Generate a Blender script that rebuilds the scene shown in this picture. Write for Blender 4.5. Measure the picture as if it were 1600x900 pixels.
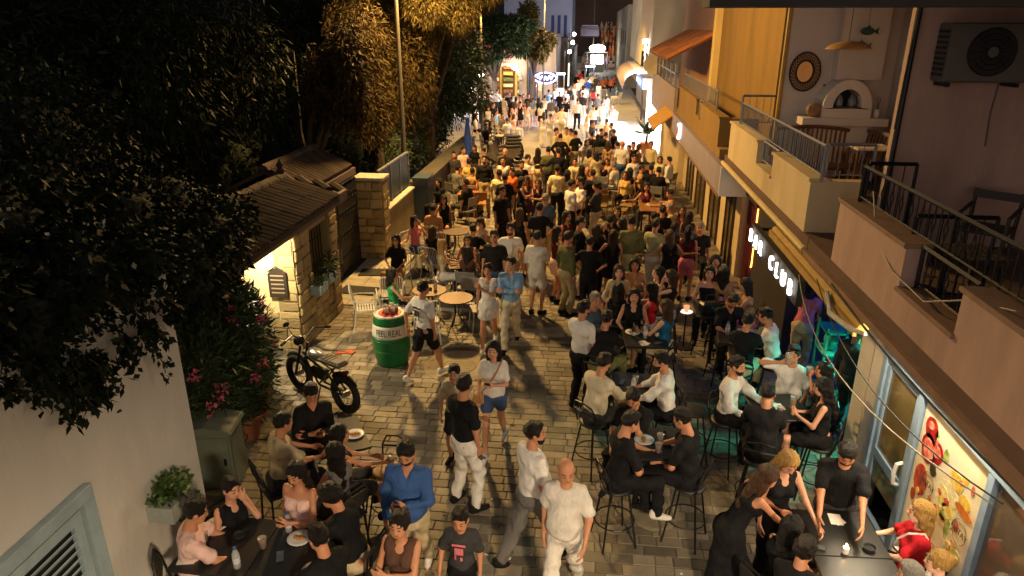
import bpy, math, random
import numpy as np
from math import sin, cos, pi, radians as R
from mathutils import Vector, Matrix
random.seed(7); rng = np.random.default_rng(11)
for o in list(bpy.data.objects): bpy.data.objects.remove(o)
S = bpy.context.scene
COL = S.collection

# ---------------------------------------------------------------- camera
cd = bpy.data.cameras.new('camera'); cam = bpy.data.objects.new('camera', cd); COL.objects.link(cam)
cam.location = (0, 0, 5.6)
cam.rotation_euler = (R(90 - 20.4), 0, R(6.35))
cd.sensor_fit = 'HORIZONTAL'; cd.sensor_width = 36.0; cd.lens = 36.0 * 1100 / 1600
cd.clip_start = 0.05; cd.clip_end = 2000
S.camera = cam

# ---------------------------------------------------------------- night sky, exposure
W = bpy.data.worlds.new('World'); S.world = W; W.use_nodes = True
wn = W.node_tree.nodes; wl = W.node_tree.links
bg = wn['Background']
sky = wn.new('ShaderNodeTexSky'); sky.sky_type = 'NISHITA'; sky.sun_disc = False
sky.sun_elevation = R(1.0); sky.sun_rotation = R(200); sky.dust_density = 2.0
hs = wn.new('ShaderNodeHueSaturation'); hs.inputs['Saturation'].default_value = 0.35
wl.new(sky.outputs['Color'], hs.inputs['Color'])
wl.new(hs.outputs['Color'], bg.inputs['Color'])
bg.inputs['Strength'].default_value = 0.085
S.view_settings.view_transform = 'Standard'; S.view_settings.look = 'None'
S.view_settings.exposure = 1.0; S.view_settings.gamma = 1.0
S.view_settings.use_curve_mapping = False
S.render.engine = 'CYCLES'
S.cycles.use_denoising = True
S.cycles.max_bounces = 6; S.cycles.diffuse_bounces = 3; S.cycles.glossy_bounces = 3
S.cycles.transparent_max_bounces = 12; S.cycles.sample_clamp_indirect = 4.0
S.cycles.use_light_tree = True

# ---------------------------------------------------------------- materials
MATS = {}
def hexc(s):
    s = s.lstrip('#'); v = [int(s[i:i+2], 16) / 255 for i in (0, 2, 4)]
    return tuple(c / 12.92 if c < .04045 else ((c + .055) / 1.055) ** 2.4 for c in v)
def mat(key, col=(.5, .5, .5), rough=.6, var=.18, scale=6., bump=0., bscale=60., metal=0., emit=0., ecol=None,
        rnd=0., bdist=.02, col2=None, alpha=1., trans=0., spec=.5, stretch=None, dirt=0., coat=0., sss=0.):
    if key in MATS: return MATS[key]
    m = bpy.data.materials.new(key); m.use_nodes = True; MATS[key] = m
    n = m.node_tree.nodes; l = m.node_tree.links; b = n['Principled BSDF']
    b.inputs['Roughness'].default_value = rough; b.inputs['Metallic'].default_value = metal
    b.inputs['Specular IOR Level'].default_value = spec
    b.inputs['Coat Weight'].default_value = coat
    if isinstance(col, str): col = hexc(col)
    c4 = (*col, 1)
    if trans: b.inputs['Transmission Weight'].default_value = trans
    if alpha < 1: b.inputs['Alpha'].default_value = alpha
    if sss:
        b.inputs['Subsurface Weight'].default_value = sss; b.inputs['Subsurface Radius'].default_value = (.02, .008, .004)
    tc = n.new('ShaderNodeTexCoord'); mp = n.new('ShaderNodeMapping'); l.new(tc.outputs['Object'], mp.inputs['Vector'])
    if stretch: mp.inputs['Scale'].default_value = stretch
    if var > 0 or rnd > 0 or dirt > 0:
        no = n.new('ShaderNodeTexNoise'); no.inputs['Scale'].default_value = scale; no.inputs['Detail'].default_value = 6
        no.inputs['Roughness'].default_value = .62
        l.new(mp.outputs['Vector'], no.inputs['Vector'])
        mr = n.new('ShaderNodeMapRange'); mr.inputs['From Min'].default_value = .25; mr.inputs['From Max'].default_value = .75
        mr.inputs['To Min'].default_value = 1 - var; mr.inputs['To Max'].default_value = 1 + var
        l.new(no.outputs['Fac'], mr.inputs['Value'])
        val = mr.outputs['Result']
        if rnd > 0:
            oi = n.new('ShaderNodeObjectInfo'); at = n.new('ShaderNodeAttribute'); at.attribute_name = 'tone'
            ad = n.new('ShaderNodeMath'); ad.operation = 'ADD'; l.new(oi.outputs['Random'], ad.inputs[0]); l.new(at.outputs['Fac'], ad.inputs[1])
            fr = n.new('ShaderNodeMath'); fr.operation = 'FRACT'; l.new(ad.outputs[0], fr.inputs[0])
            m2 = n.new('ShaderNodeMapRange'); m2.inputs['To Min'].default_value = 1 - rnd; m2.inputs['To Max'].default_value = 1 + rnd
            l.new(fr.outputs[0], m2.inputs['Value'])
            mu = n.new('ShaderNodeMath'); mu.operation = 'MULTIPLY'; l.new(val, mu.inputs[0]); l.new(m2.outputs['Result'], mu.inputs[1]); val = mu.outputs[0]
        vm = n.new('ShaderNodeVectorMath'); vm.operation = 'SCALE'; vm.inputs[0].default_value = col
        l.new(val, vm.inputs['Scale'])
        out = vm.outputs['Vector']
        if col2:
            n4 = n.new('ShaderNodeTexNoise'); n4.inputs['Scale'].default_value = scale * .8; n4.inputs['Detail'].default_value = 4; l.new(mp.outputs['Vector'], n4.inputs['Vector'])
            m4 = n.new('ShaderNodeMapRange'); m4.inputs['From Min'].default_value = .42; m4.inputs['From Max'].default_value = .6; l.new(n4.outputs['Fac'], m4.inputs['Value'])
            x4 = n.new('ShaderNodeMix'); x4.data_type = 'RGBA'; l.new(m4.outputs['Result'], x4.inputs['Factor']); l.new(out, x4.inputs['A']); x4.inputs['B'].default_value = (*hexc(col2), 1); out = x4.outputs['Result']
        if dirt > 0:
            n2 = n.new('ShaderNodeTexNoise'); n2.inputs['Scale'].default_value = scale * .23; n2.inputs['Detail'].default_value = 8; n2.inputs['Roughness'].default_value = .7
            l.new(mp.outputs['Vector'], n2.inputs['Vector'])
            m3 = n.new('ShaderNodeMapRange'); m3.inputs['From Min'].default_value = .48; m3.inputs['From Max'].default_value = .72
            m3.inputs['To Min'].default_value = 0; m3.inputs['To Max'].default_value = dirt
            l.new(n2.outputs['Fac'], m3.inputs['Value'])
            mm = n.new('ShaderNodeMix'); mm.data_type = 'RGBA'
            l.new(m3.outputs['Result'], mm.inputs['Factor']); l.new(out, mm.inputs['A']); mm.inputs['B'].default_value = (col[0]*.35, col[1]*.33, col[2]*.3, 1)
            out = mm.outputs['Result']
        l.new(out, b.inputs['Base Color'])
    else:
        b.inputs['Base Color'].default_value = c4
    if bump > 0:
        nb = n.new('ShaderNodeTexNoise'); nb.inputs['Scale'].default_value = bscale; nb.inputs['Detail'].default_value = 5
        l.new(mp.outputs['Vector'], nb.inputs['Vector'])
        bp = n.new('ShaderNodeBump'); bp.inputs['Strength'].default_value = bump; bp.inputs['Distance'].default_value = bdist
        l.new(nb.outputs['Fac'], bp.inputs['Height']); l.new(bp.outputs['Normal'], b.inputs['Normal'])
    if emit > 0:
        b.inputs['Emission Color'].default_value = (*(ecol or col), 1); b.inputs['Emission Strength'].default_value = emit
    return m

# ---------------------------------------------------------------- mesh builder
def rotz(a): return np.array([[cos(a), -sin(a), 0], [sin(a), cos(a), 0], [0, 0, 1.]])
class MB:
    def __init__(s): s.v = []; s.f = []; s.mi = []; s.n = 0
    def add(s, v, f, mi=0):
        v = np.asarray(v, float).reshape(-1, 3)
        s.v.append(v); s.f += [tuple(i + s.n for i in q) for q in f]; s.mi += [mi] * len(f); s.n += len(v); return s
    def box(s, c, d, rz=0, rx=0, ry=0, mi=0, bev=0):
        d = np.array(d) / 2
        if bev > 0:
            b = bev; vs = []
            for z, k in ((-d[2], 1), (-d[2] + b, 0), (d[2] - b, 0), (d[2], 1)):
                x, y = d[0] - b * k, d[1] - b * k
                vs += [(-x, -y, z), (x, -y, z), (x, y, z), (-x, y, z)]
            f = [(3, 2, 1, 0), (12, 13, 14, 15)]
            for L in range(3):
                for q in range(4):
                    a, e = L * 4 + q, L * 4 + (q + 1) % 4
                    f.append((a, e, e + 4, a + 4))
        else:
            vs = [(x * d[0], y * d[1], z * d[2]) for z in (-1, 1) for x, y in ((-1, -1), (1, -1), (1, 1), (-1, 1))]
            f = [(3, 2, 1, 0), (4, 5, 6, 7), (0, 1, 5, 4), (1, 2, 6, 5), (2, 3, 7, 6), (3, 0, 4, 7)]
        v = np.array(vs)
        if rx or ry or rz: v = v @ np.array(Matrix.Rotation(rz, 3, 'Z') @ Matrix.Rotation(ry, 3, 'Y') @ Matrix.Rotation(rx, 3, 'X')).T
        return s.add(v + np.array(c), f, mi)
    def b2(s, x0, x1, y0, y1, z0, z1, mi=0, bev=0):
        return s.box(((x0 + x1) / 2, (y0 + y1) / 2, (z0 + z1) / 2), (abs(x1 - x0), abs(y1 - y0), abs(z1 - z0)), mi=mi, bev=bev)
    def cyl(s, a, b, r0, r1=None, k=8, mi=0, cap=True):
        a = np.array(a, float); b = np.array(b, float); r1 = r0 if r1 is None else r1
        d = b - a; L = np.linalg.norm(d); d = d / (L or 1)
        u = np.cross(d, (0, 0, 1.)); 
        if np.linalg.norm(u) < 1e-3: u = np.array((1., 0, 0))
        u /= np.linalg.norm(u); w = np.cross(d, u)
        t = np.arange(k) * 2 * pi / k
        ring = np.cos(t)[:, None] * u + np.sin(t)[:, None] * w
        v = np.vstack([a + ring * r0, b + ring * r1])
        f = [(i, i + k, (i + 1) % k + k, (i + 1) % k) for i in range(k)]
        if cap: f += [tuple(range(k)), tuple(range(2 * k - 1, k - 1, -1))]
        return s.add(v, f, mi)
    def tube(s, pts, r, k=6, mi=0, closed=False):
        pts = [np.array(p, float) for p in pts]; n = len(pts)
        rs = r if hasattr(r, '__len__') else [r] * n
        vs = []; prev = None
        for i in range(n):
            d = (pts[(i + 1) % n] - pts[i - 1]) if closed else pts[min(i + 1, n - 1)] - pts[max(i - 1, 0)]
            d = d / (np.linalg.norm(d) or 1)
            if prev is None:
                u = np.cross(d, (0, 0, 1.))
                if np.linalg.norm(u) < .05: u = np.cross(d, (1., 0, 0))
            else: u = prev - d * np.dot(prev, d)
            u /= (np.linalg.norm(u) or 1); prev = u; w = np.cross(d, u)
            t = np.arange(k) * 2 * pi / k
            vs.append(pts[i] + (np.cos(t)[:, None] * u + np.sin(t)[:, None] * w) * rs[i])
        f = []
        for i in range(n if closed else n - 1):
            j = (i + 1) % n
            f += [(i * k + q, i * k + (q + 1) % k, j * k + (q + 1) % k, j * k + q) for q in range(k)]
        if not closed: f += [tuple(range(k - 1, -1, -1)), tuple((n - 1) * k + q for q in range(k))]
        return s.add(np.vstack(vs), f, mi)
    def lathe(s, prof, k=16, c=(0, 0, 0), mi=0):
        vs = []; f = []
        for r, z in prof:
            for i in range(k): vs.append((c[0] + r * cos(2 * pi * i / k), c[1] + r * sin(2 * pi * i / k), c[2] + z))
        for j in range(len(prof) - 1):
            f += [(j * k + i, j * k + (i + 1) % k, (j + 1) * k + (i + 1) % k, (j + 1) * k + i) for i in range(k)]
        if prof[0][0] > 1e-4: f.append(tuple(range(k - 1, -1, -1)))
        if prof[-1][0] > 1e-4: f.append(tuple((len(prof) - 1) * k + i for i in range(k)))
        return s.add(vs, f, mi)
    def prism(s, poly, axis, a, b, mi=0):
        # poly: 2-D points in the plane across `axis`
        n = len(poly); vs = []
        for t in (a, b):
            for p, q in poly:
                vs.append({'x': (t, p, q), 'y': (p, t, q), 'z': (p, q, t)}[axis])
        f = [tuple(range(n - 1, -1, -1)), tuple(range(n, 2 * n))] + [(i, (i + 1) % n, (i + 1) % n + n, i + n) for i in range(n)]
        return s.add(vs, f, mi)
    def ell(s, c, r, k=10, m=6, mi=0):
        vs = [(c[0], c[1], c[2] - r[2])]; f = []
        for j in range(1, m):
            a = -pi / 2 + pi * j / m
            for i in range(k): vs.append((c[0] + r[0] * cos(a) * cos(2 * pi * i / k), c[1] + r[1] * cos(a) * sin(2 * pi * i / k), c[2] + r[2] * sin(a)))
        vs.append((c[0], c[1], c[2] + r[2])); T = len(vs) - 1
        for i in range(k):
            f.append((0, 1 + (i + 1) % k, 1 + i)); f.append((T, 1 + (m - 2) * k + i, 1 + (m - 2) * k + (i + 1) % k))
            for j in range(m - 2): a = 1 + j * k; f.append((a + i, a + (i + 1) % k, a + k + (i + 1) % k, a + k + i))
        return s.add(vs, f, mi)
    def mesh(s, name, mats, smooth=False):
        me = bpy.data.meshes.new(name); me.from_pydata(np.vstack(s.v).tolist() if s.v else [], [], s.f)
        for m in (mats if isinstance(mats, (list, tuple)) else [mats]): me.materials.append(m)
        if any(s.mi): me.polygons.foreach_set('material_index', s.mi)
        if smooth: me.polygons.foreach_set('use_smooth', [True] * len(me.polygons))
        me.update(); return me
    def build(s, name, mats, parent=None, smooth=False, loc=None, rz=0):
        o = bpy.data.objects.new(name, s.mesh(name, mats, smooth)); COL.objects.link(o)
        o.parent = parent
        if loc is not None: o.location = loc
        if rz: o.rotation_euler.z = rz
        return o
def link(name, me, parent=None, loc=None, rz=0):
    o = bpy.data.objects.new(name, me); COL.objects.link(o); o.parent = parent
    if loc is not None: o.location = loc
    if rz: o.rotation_euler.z = rz
    return o
def tag(o, label=None, cat=None, group=None, kind=None):
    if label: o['label'] = label
    if cat: o['category'] = cat
    if group: o['group'] = group
    if kind: o['kind'] = kind
    return o
def empty(name, loc=(0, 0, 0), rz=0, label=None, cat=None, group=None):
    o = bpy.data.objects.new(name, None); COL.objects.link(o); o.location = loc; o.rotation_euler.z = rz
    o.empty_display_size = .1
    return tag(o, label, cat, group)
def kids(o): return [c for c in bpy.data.objects if c.parent == o]
TREE = {}
def dup(o, loc, rz, label=None, group=None):
    """copy a thing with its parts and sub-parts"""
    c = o.copy(); COL.objects.link(c); c.location = loc; c.rotation_euler.z = rz
    if label: c['label'] = label
    if group: c['group'] = group
    if o.name not in TREE:
        TREE[o.name] = [(k, kids(k)) for k in kids(o)]
    for k, sub in TREE[o.name]:
        q = k.copy(); COL.objects.link(q); q.parent = c
        for g in sub:
            w = g.copy(); COL.objects.link(w); w.parent = q
    return c
class Proto:
    """the first spot takes the thing itself, later spots take copies"""
    def __init__(s, root): s.root = root; s.used = False
    def put(s, loc, rz, label, group=None):
        if not s.used:
            s.used = True; o = s.root; TREE[o.name] = [(k, kids(k)) for k in kids(o)]
            o.location = loc; o.rotation_euler.z = rz; tag(o, label, None, group); return o
        return dup(s.root, loc, rz, label, group)
def text_mesh(txt, size, ext=.004):
    cu = bpy.data.curves.new('lettering', 'FONT'); cu.body = txt; cu.size = size; cu.extrude = ext; cu.align_x = 'CENTER'; cu.align_y = 'CENTER'
    cu.resolution_u = 3
    o = bpy.data.objects.new('lettering', cu); COL.objects.link(o)
    dg = bpy.context.evaluated_depsgraph_get(); dg.update()
    me = bpy.data.meshes.new_from_object(o.evaluated_get(dg)); bpy.data.objects.remove(o); return me
def lamp(name, kind, loc, power, col, parent=None, size=.2, **kw):
    ld = bpy.data.lights.new(name, kind); ld.energy = power; ld.color = col
    if kind in ('POINT', 'SPOT'): ld.shadow_soft_size = size
    if kind == 'AREA': ld.shape = 'RECTANGLE'; ld.size = size; ld.size_y = kw.get('size_y', size)
    if kind == 'SPOT': ld.spot_size = kw.get('cone', R(150)); ld.spot_blend = kw.get('blend', .6)
    o = bpy.data.objects.new(name, ld); COL.objects.link(o); o.location = loc; o.parent = parent
    if 'rot' in kw: o.rotation_euler = kw['rot']
    return o
# ---------------------------------------------------------------- people: implicit surfaces meshed with surface nets
def surface_nets(V, org, h):
    nx, ny, nz = V.shape
    ins = V < 0
    c = np.zeros((nx - 1, ny - 1, nz - 1), np.int8)
    for i in (0, 1):
        for j in (0, 1):
            for k in (0, 1): c += ins[i:nx - 1 + i, j:ny - 1 + j, k:nz - 1 + k]
    act = (c > 0) & (c < 8)
    idx = np.argwhere(act)
    if len(idx) == 0: return np.zeros((0, 3)), []
    num = -np.ones(act.shape, np.int64); num[act] = np.arange(len(idx))
    P = np.zeros((len(idx), 3)); N = np.zeros(len(idx))
    I, J, K = idx.T
    cor = [(a, b, d) for a in (0, 1) for b in (0, 1) for d in (0, 1)]
    for A in cor:
        for ax in range(3):
            if A[ax] == 0:
                B = list(A); B[ax] = 1
                va = V[I + A[0], J + A[1], K + A[2]]; vb = V[I + B[0], J + B[1], K + B[2]]
                m = (va < 0) != (vb < 0)
                t = np.where(m, va / np.where(m, va - vb, 1), 0)
                q = np.zeros((len(idx), 3)) + A; q[:, ax] += t
                P += q * m[:, None]; N += m
    P = P / N[:, None]
    verts = org + (idx + P) * h
    quads = []
    for ax in range(3):
        s0 = [slice(None)] * 3; s1 = [slice(None)] * 3; s0[ax] = slice(0, -1); s1[ax] = slice(1, None)
        a, b = ins[tuple(s0)], ins[tuple(s1)]
        e = np.argwhere(a != b)
        o1, o2 = [(1, 2), (2, 0), (0, 1)][ax]
        ok = (e[:, o1] > 0) & (e[:, o2] > 0) & (e[:, o1] < V.shape[o1] - 1) & (e[:, o2] < V.shape[o2] - 1)
        e = e[ok]; fl = a[tuple(e.T)]
        def g(d1, d2):
            q = e.copy(); q[:, o1] -= d1; q[:, o2] -= d2; return num[tuple(q.T)]
        Q = np.stack([g(0, 0), g(1, 0), g(1, 1), g(0, 1)], 1)
        Q[~fl] = Q[~fl][:, ::-1]
        quads.append(Q)
    return verts, np.vstack(quads)
def smin(a, b, k):
    h = np.clip(.5 + .5 * (b - a) / k, 0, 1)
    return b + (a - b) * h - k * h * (1 - h)
class Field:
    """a grid of signed distances, each primitive evaluated only near itself"""
    def __init__(s, lo, hi, h):
        s.h = h; s.lo = np.array(lo) - 2 * h; n = np.ceil((np.array(hi) - s.lo + 2 * h) / h).astype(int) + 1
        s.n = n; s.V = np.full(n, .3, np.float32)
        s.ax = [s.lo[i] + np.arange(n[i]) * h for i in range(3)]
    def sub(s, lo, hi):
        i0 = np.clip(np.floor((np.array(lo) - s.lo) / s.h).astype(int), 0, s.n - 1)
        i1 = np.clip(np.ceil((np.array(hi) - s.lo) / s.h).astype(int) + 1, 1, s.n)
        sl = tuple(slice(a, max(b, a + 1)) for a, b in zip(i0, i1))
        G = np.stack(np.meshgrid(*[s.ax[i][sl[i]] for i in range(3)], indexing='ij'), -1)
        return sl, G
    def cap(s, a, b, r0, r1, k=.03, flat=None, op='u'):
        """capsule from a to b; flat=(matrix rows, factor) squashes one axis"""
        a = np.array(a, float); b = np.array(b, float); m = max(r0, r1) + k + 2 * s.h
        if flat: m *= max(1, 1)
        sl, G = s.sub(np.minimum(a, b) - m, np.maximum(a, b) + m)
        d = b - a; L = d @ d
        p = G - a; t = np.clip((p @ d) / (L if L > 1e-9 else 1), 0, 1)
        q = p - t[..., None] * d
        if flat is not None:
            ax, fac = flat; w = q @ ax; q = q + (w * (fac - 1))[..., None] * ax
        D = np.sqrt((q * q).sum(-1)) - (r0 + (r1 - r0) * t)
        if flat is not None: D = D / max(1, flat[1]) ** .5
        if op == 'u': s.V[sl] = smin(s.V[sl], D, k)
        elif op == 's': s.V[sl] = -smin(-s.V[sl], D, k)
        return s
    def ell(s, c, r, k=.02, op='u', M=None):
        c = np.array(c, float); r = np.array(r, float); m = r.max() + k + 2 * s.h
        sl, G = s.sub(c - m, c + m); q = G - c
        if M is not None: q = q @ M
        w = q / r; n = np.sqrt((w * w).sum(-1)); D = (n - 1) * r.min()
        g = np.sqrt(((w / r) ** 2).sum(-1)); D = np.where(n > .3, n * (n - 1) / np.maximum(g, 1e-6), D)
        if op == 'u': s.V[sl] = smin(s.V[sl], D, k)
        else: s.V[sl] = -smin(-s.V[sl], D, k)
        return s
    def cut(s, p, nrm):
        """keep the side the normal points away from"""
        D = (s.ax[0][:, None, None] - p[0]) * nrm[0] + (s.ax[1][None, :, None] - p[1]) * nrm[1] + (s.ax[2][None, None, :] - p[2]) * nrm[2]
        s.V = np.maximum(s.V, D.astype(np.float32)); return s
    def wrinkle(s, amp, f=22., ph=0.):
        x, y, z = s.ax[0][:, None, None], s.ax[1][None, :, None], s.ax[2][None, None, :]
        s.V = s.V + amp * (np.sin(f * (z + .6 * x) + 3 * np.sin(9 * y + ph) + ph) * np.sin(f * .7 * x + 5 * z + ph) + .6 * np.sin(f * 1.7 * z + 6 * x - f * y + 2 * ph)).astype(np.float32)
        return s
    def strands(s, amp, n, ph):
        x, y, z = s.ax[0][:, None, None], s.ax[1][None, :, None], s.ax[2][None, None, :]
        th = np.arctan2(x, -y - .03)
        s.V = s.V + amp * (np.sin(n * th + 4 * np.sin(11 * z + ph) + ph) + .6 * np.sin(2.3 * n * th + 6 * np.sin(7 * z) + 2 * ph)).astype(np.float32)
        return s
    def mesh(s):
        s.V[0], s.V[-1] = .3, .3; s.V[:, 0], s.V[:, -1] = .3, .3; s.V[:, :, 0], s.V[:, :, -1] = .3, .3
        return surface_nets(s.V, s.lo, s.h)

HEADS = {}
def head_tpl(sex, h):
    """head about 0.23 high, centre at origin, face towards +y; returns verts, quads, material index"""
    if (sex, h) in HEADS: return HEADS[sex, h]
    F = Field((-.1, -.13, -.2), (.1, .14, .13), h)
    m = sex == 'm'
    F.ell((0, -.012, .028), (.077, .094, .09), .01)
    F.ell((0, .022, -.03), (.062, .07, .08), .03)
    F.ell((0, .042, -.078), (.036 if m else .03, .034, .03), .03)
    for sx in (-1, 1):
        F.ell((sx * .03, .035, -.055), (.03, .045, .045), .03)
        F.ell((sx * .078, -.005, -.005), (.012, .022, .034), .006)
    F.cap((0, .082, .012), (0, .101, -.026), .009, .0135, .014)
    F.cap((-.03, .075, .024), (.03, .075, .024), .011, .011, .014)
    for sx in (-1, 1): F.ell((sx * .031, .096, .004), (.017, .016, .011), .01, 's')
    for sx in (-1, 1): F.ell((sx * .031, .072, .003), (.014, .014, .012), .003)
    F.cap((-.018, .083, -.055), (.018, .083, -.055), .008, .008, .008)
    F.cap((0, -.02, -.06), (0, -.03, -.19), .053 if m else .043, .056 if m else .046, .02)
    v, q = F.mesh(); c = v[q].mean(1); mi = np.zeros(len(q), int)
    ax = np.abs(c[:, 0])
    if h < .03: mi[(c[:, 1] > .055) & (ax > .014) & (ax < .050) & (np.abs(c[:, 2] - .027) < max(.006, h * .4))] = 1
    mi[(c[:, 1] > .06) & (ax > .021) & (ax < .041) & (np.abs(c[:, 2] - .003) < max(.0058, h * .42))] = 1
    mi[(c[:, 1] > .06) & (ax < .022) & (np.abs(c[:, 2] + .055) < max(.007, h * .5))] = 2
    HEADS[sex, h] = (v, q, mi); return HEADS[sex, h]
HANDS = {}
def hand_tpl(curl, h):
    """right hand: wrist at origin, fingers towards -z, palm facing -x (towards the thigh), thumb towards +y"""
    if (curl, h) in HANDS: return HANDS[curl, h]
    F = Field((-.09, -.065, -.2), (.03, .08, .03), h)
    rr = max(.0088, h * .8)
    F.cap((0, 0, .02), (0, 0, -.02), .022, .02, .02, (np.array((1., 0, 0)), 1.3))
    for i, y in enumerate((-.026, -.009, .009, .026)): F.cap((0, y * .5, -.02), (-.004, y, -.08), .016, .0125, .012)
    for i, (y, L) in enumerate(((-.030, .058), (-.010, .073), (.011, .078), (.031, .07))):
        p = np.array((-.004, y, -.084)); a = curl * (.55 + .08 * (3 - i))
        for k, s in enumerate((.46, .3, .24)):
            d = np.array((-sin(a), y * .6, -cos(a))); q = p + d * L * s
            F.cap(p, q, rr, rr * .92, .003); p = q; a += curl * (.75 if k == 0 else .6)
    F.cap((-.004, .02, -.025), (-.018, .048, -.06), .015, .0115, .012)
    F.cap((-.018, .048, -.06), (-.03 - .01 * curl, .056, -.095), .0112, .0092, .004)
    v, q = F.mesh(); HANDS[curl, h] = (v, q); return HANDS[curl, h]

def basis(d, hint):
    z = np.array(d, float); z /= np.linalg.norm(z); y = np.array(hint, float) - z * np.dot(hint, z)
    n = np.linalg.norm(y); y = y / n if n > 1e-4 else np.array((0, 1., 0)); x = np.cross(y, z); return np.stack([x, y, z], 1)
def ik(a, t, l1, l2, hint):
    a = np.array(a, float); t = np.array(t, float); d = t - a; L = np.linalg.norm(d); mx_ = (l1 + l2) * .995
    if L > mx_: t = a + d / L * mx_; d = t - a; L = mx_
    L = max(L, .05); u = d / L; c = np.clip((l1 * l1 + L * L - l2 * l2) / (2 * l1 * L), -1, 1)
    h = np.array(hint, float); h = h - u * np.dot(h, u); h /= (np.linalg.norm(h) or 1)
    return a + u * l1 * c + h * l1 * math.sqrt(max(0, 1 - c * c)), t
def rx_(a): return np.array([[1, 0, 0], [0, cos(a), -sin(a)], [0, sin(a), cos(a)]])
def ry_(a): return np.array([[cos(a), 0, sin(a)], [0, 1, 0], [-sin(a), 0, cos(a)]])

SKIN = {'f': '#d9a184', 'm': '#c68a68', 'd': '#a86c4c', 'p': '#e6b59a'}
def skin_mats(k):
    return [mat('skin_' + k, SKIN[k], .5, .08, 14, sss=.0), mat('brow', (.07, .04, .028), .7, 0), mat('lips_' + k, tuple(a * b for a, b in zip(hexc(SKIN[k]), (.75, .42, .42))), .5, 0)]
CL = dict(bk='#17171a', bk2='#1f1e20', wh='#e9e5df', wh2='#dcd6cc', cr='#e0d3b4', bg='#c9b793', kh='#a8966f', gy='#6d6a68', dg='#3b3a3c', nv='#232a42',
          bl='#3c5f9a', lb='#88b2d8', tb='#1d5f86', db='#3d5680', jn='#4a6390', br='#5a4034', dr='#5a1f22', rd='#c42230', pk='#d87884', pp='#efc8c0', gn='#2f9a5f',
          ol='#5d5d3c', og='#7a7a4e', yl='#cfae62', yw='#e2d2a4', or_='#e0703a', pg='#b9b98a', cy='#35b6a2', gb='#4e6478', rb='#2a50b8', tn='#b58a5e', vi='#8c6a9a')  # yl, yw: white shirts with the lamplight's yellow put into the colour
def cloth(c):
    c = c.strip()
    return mat('cloth_' + c, CL.get(c, c), .85, .16, 9, bump=.8, bscale=9, bdist=.055, spec=.25, stretch=(1, 1, .6))
HAIRC = dict(k='#16100d', b='#33200f', d='#4a301a', y='#b58c4a', g='#8f8a84')
def hair_mat(c):
    return mat('hair_' + c, HAIRC[c], .42, .5, 26, bump=.9, bscale=60, bdist=.03, stretch=(3, 3, .3), spec=.5)

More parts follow.
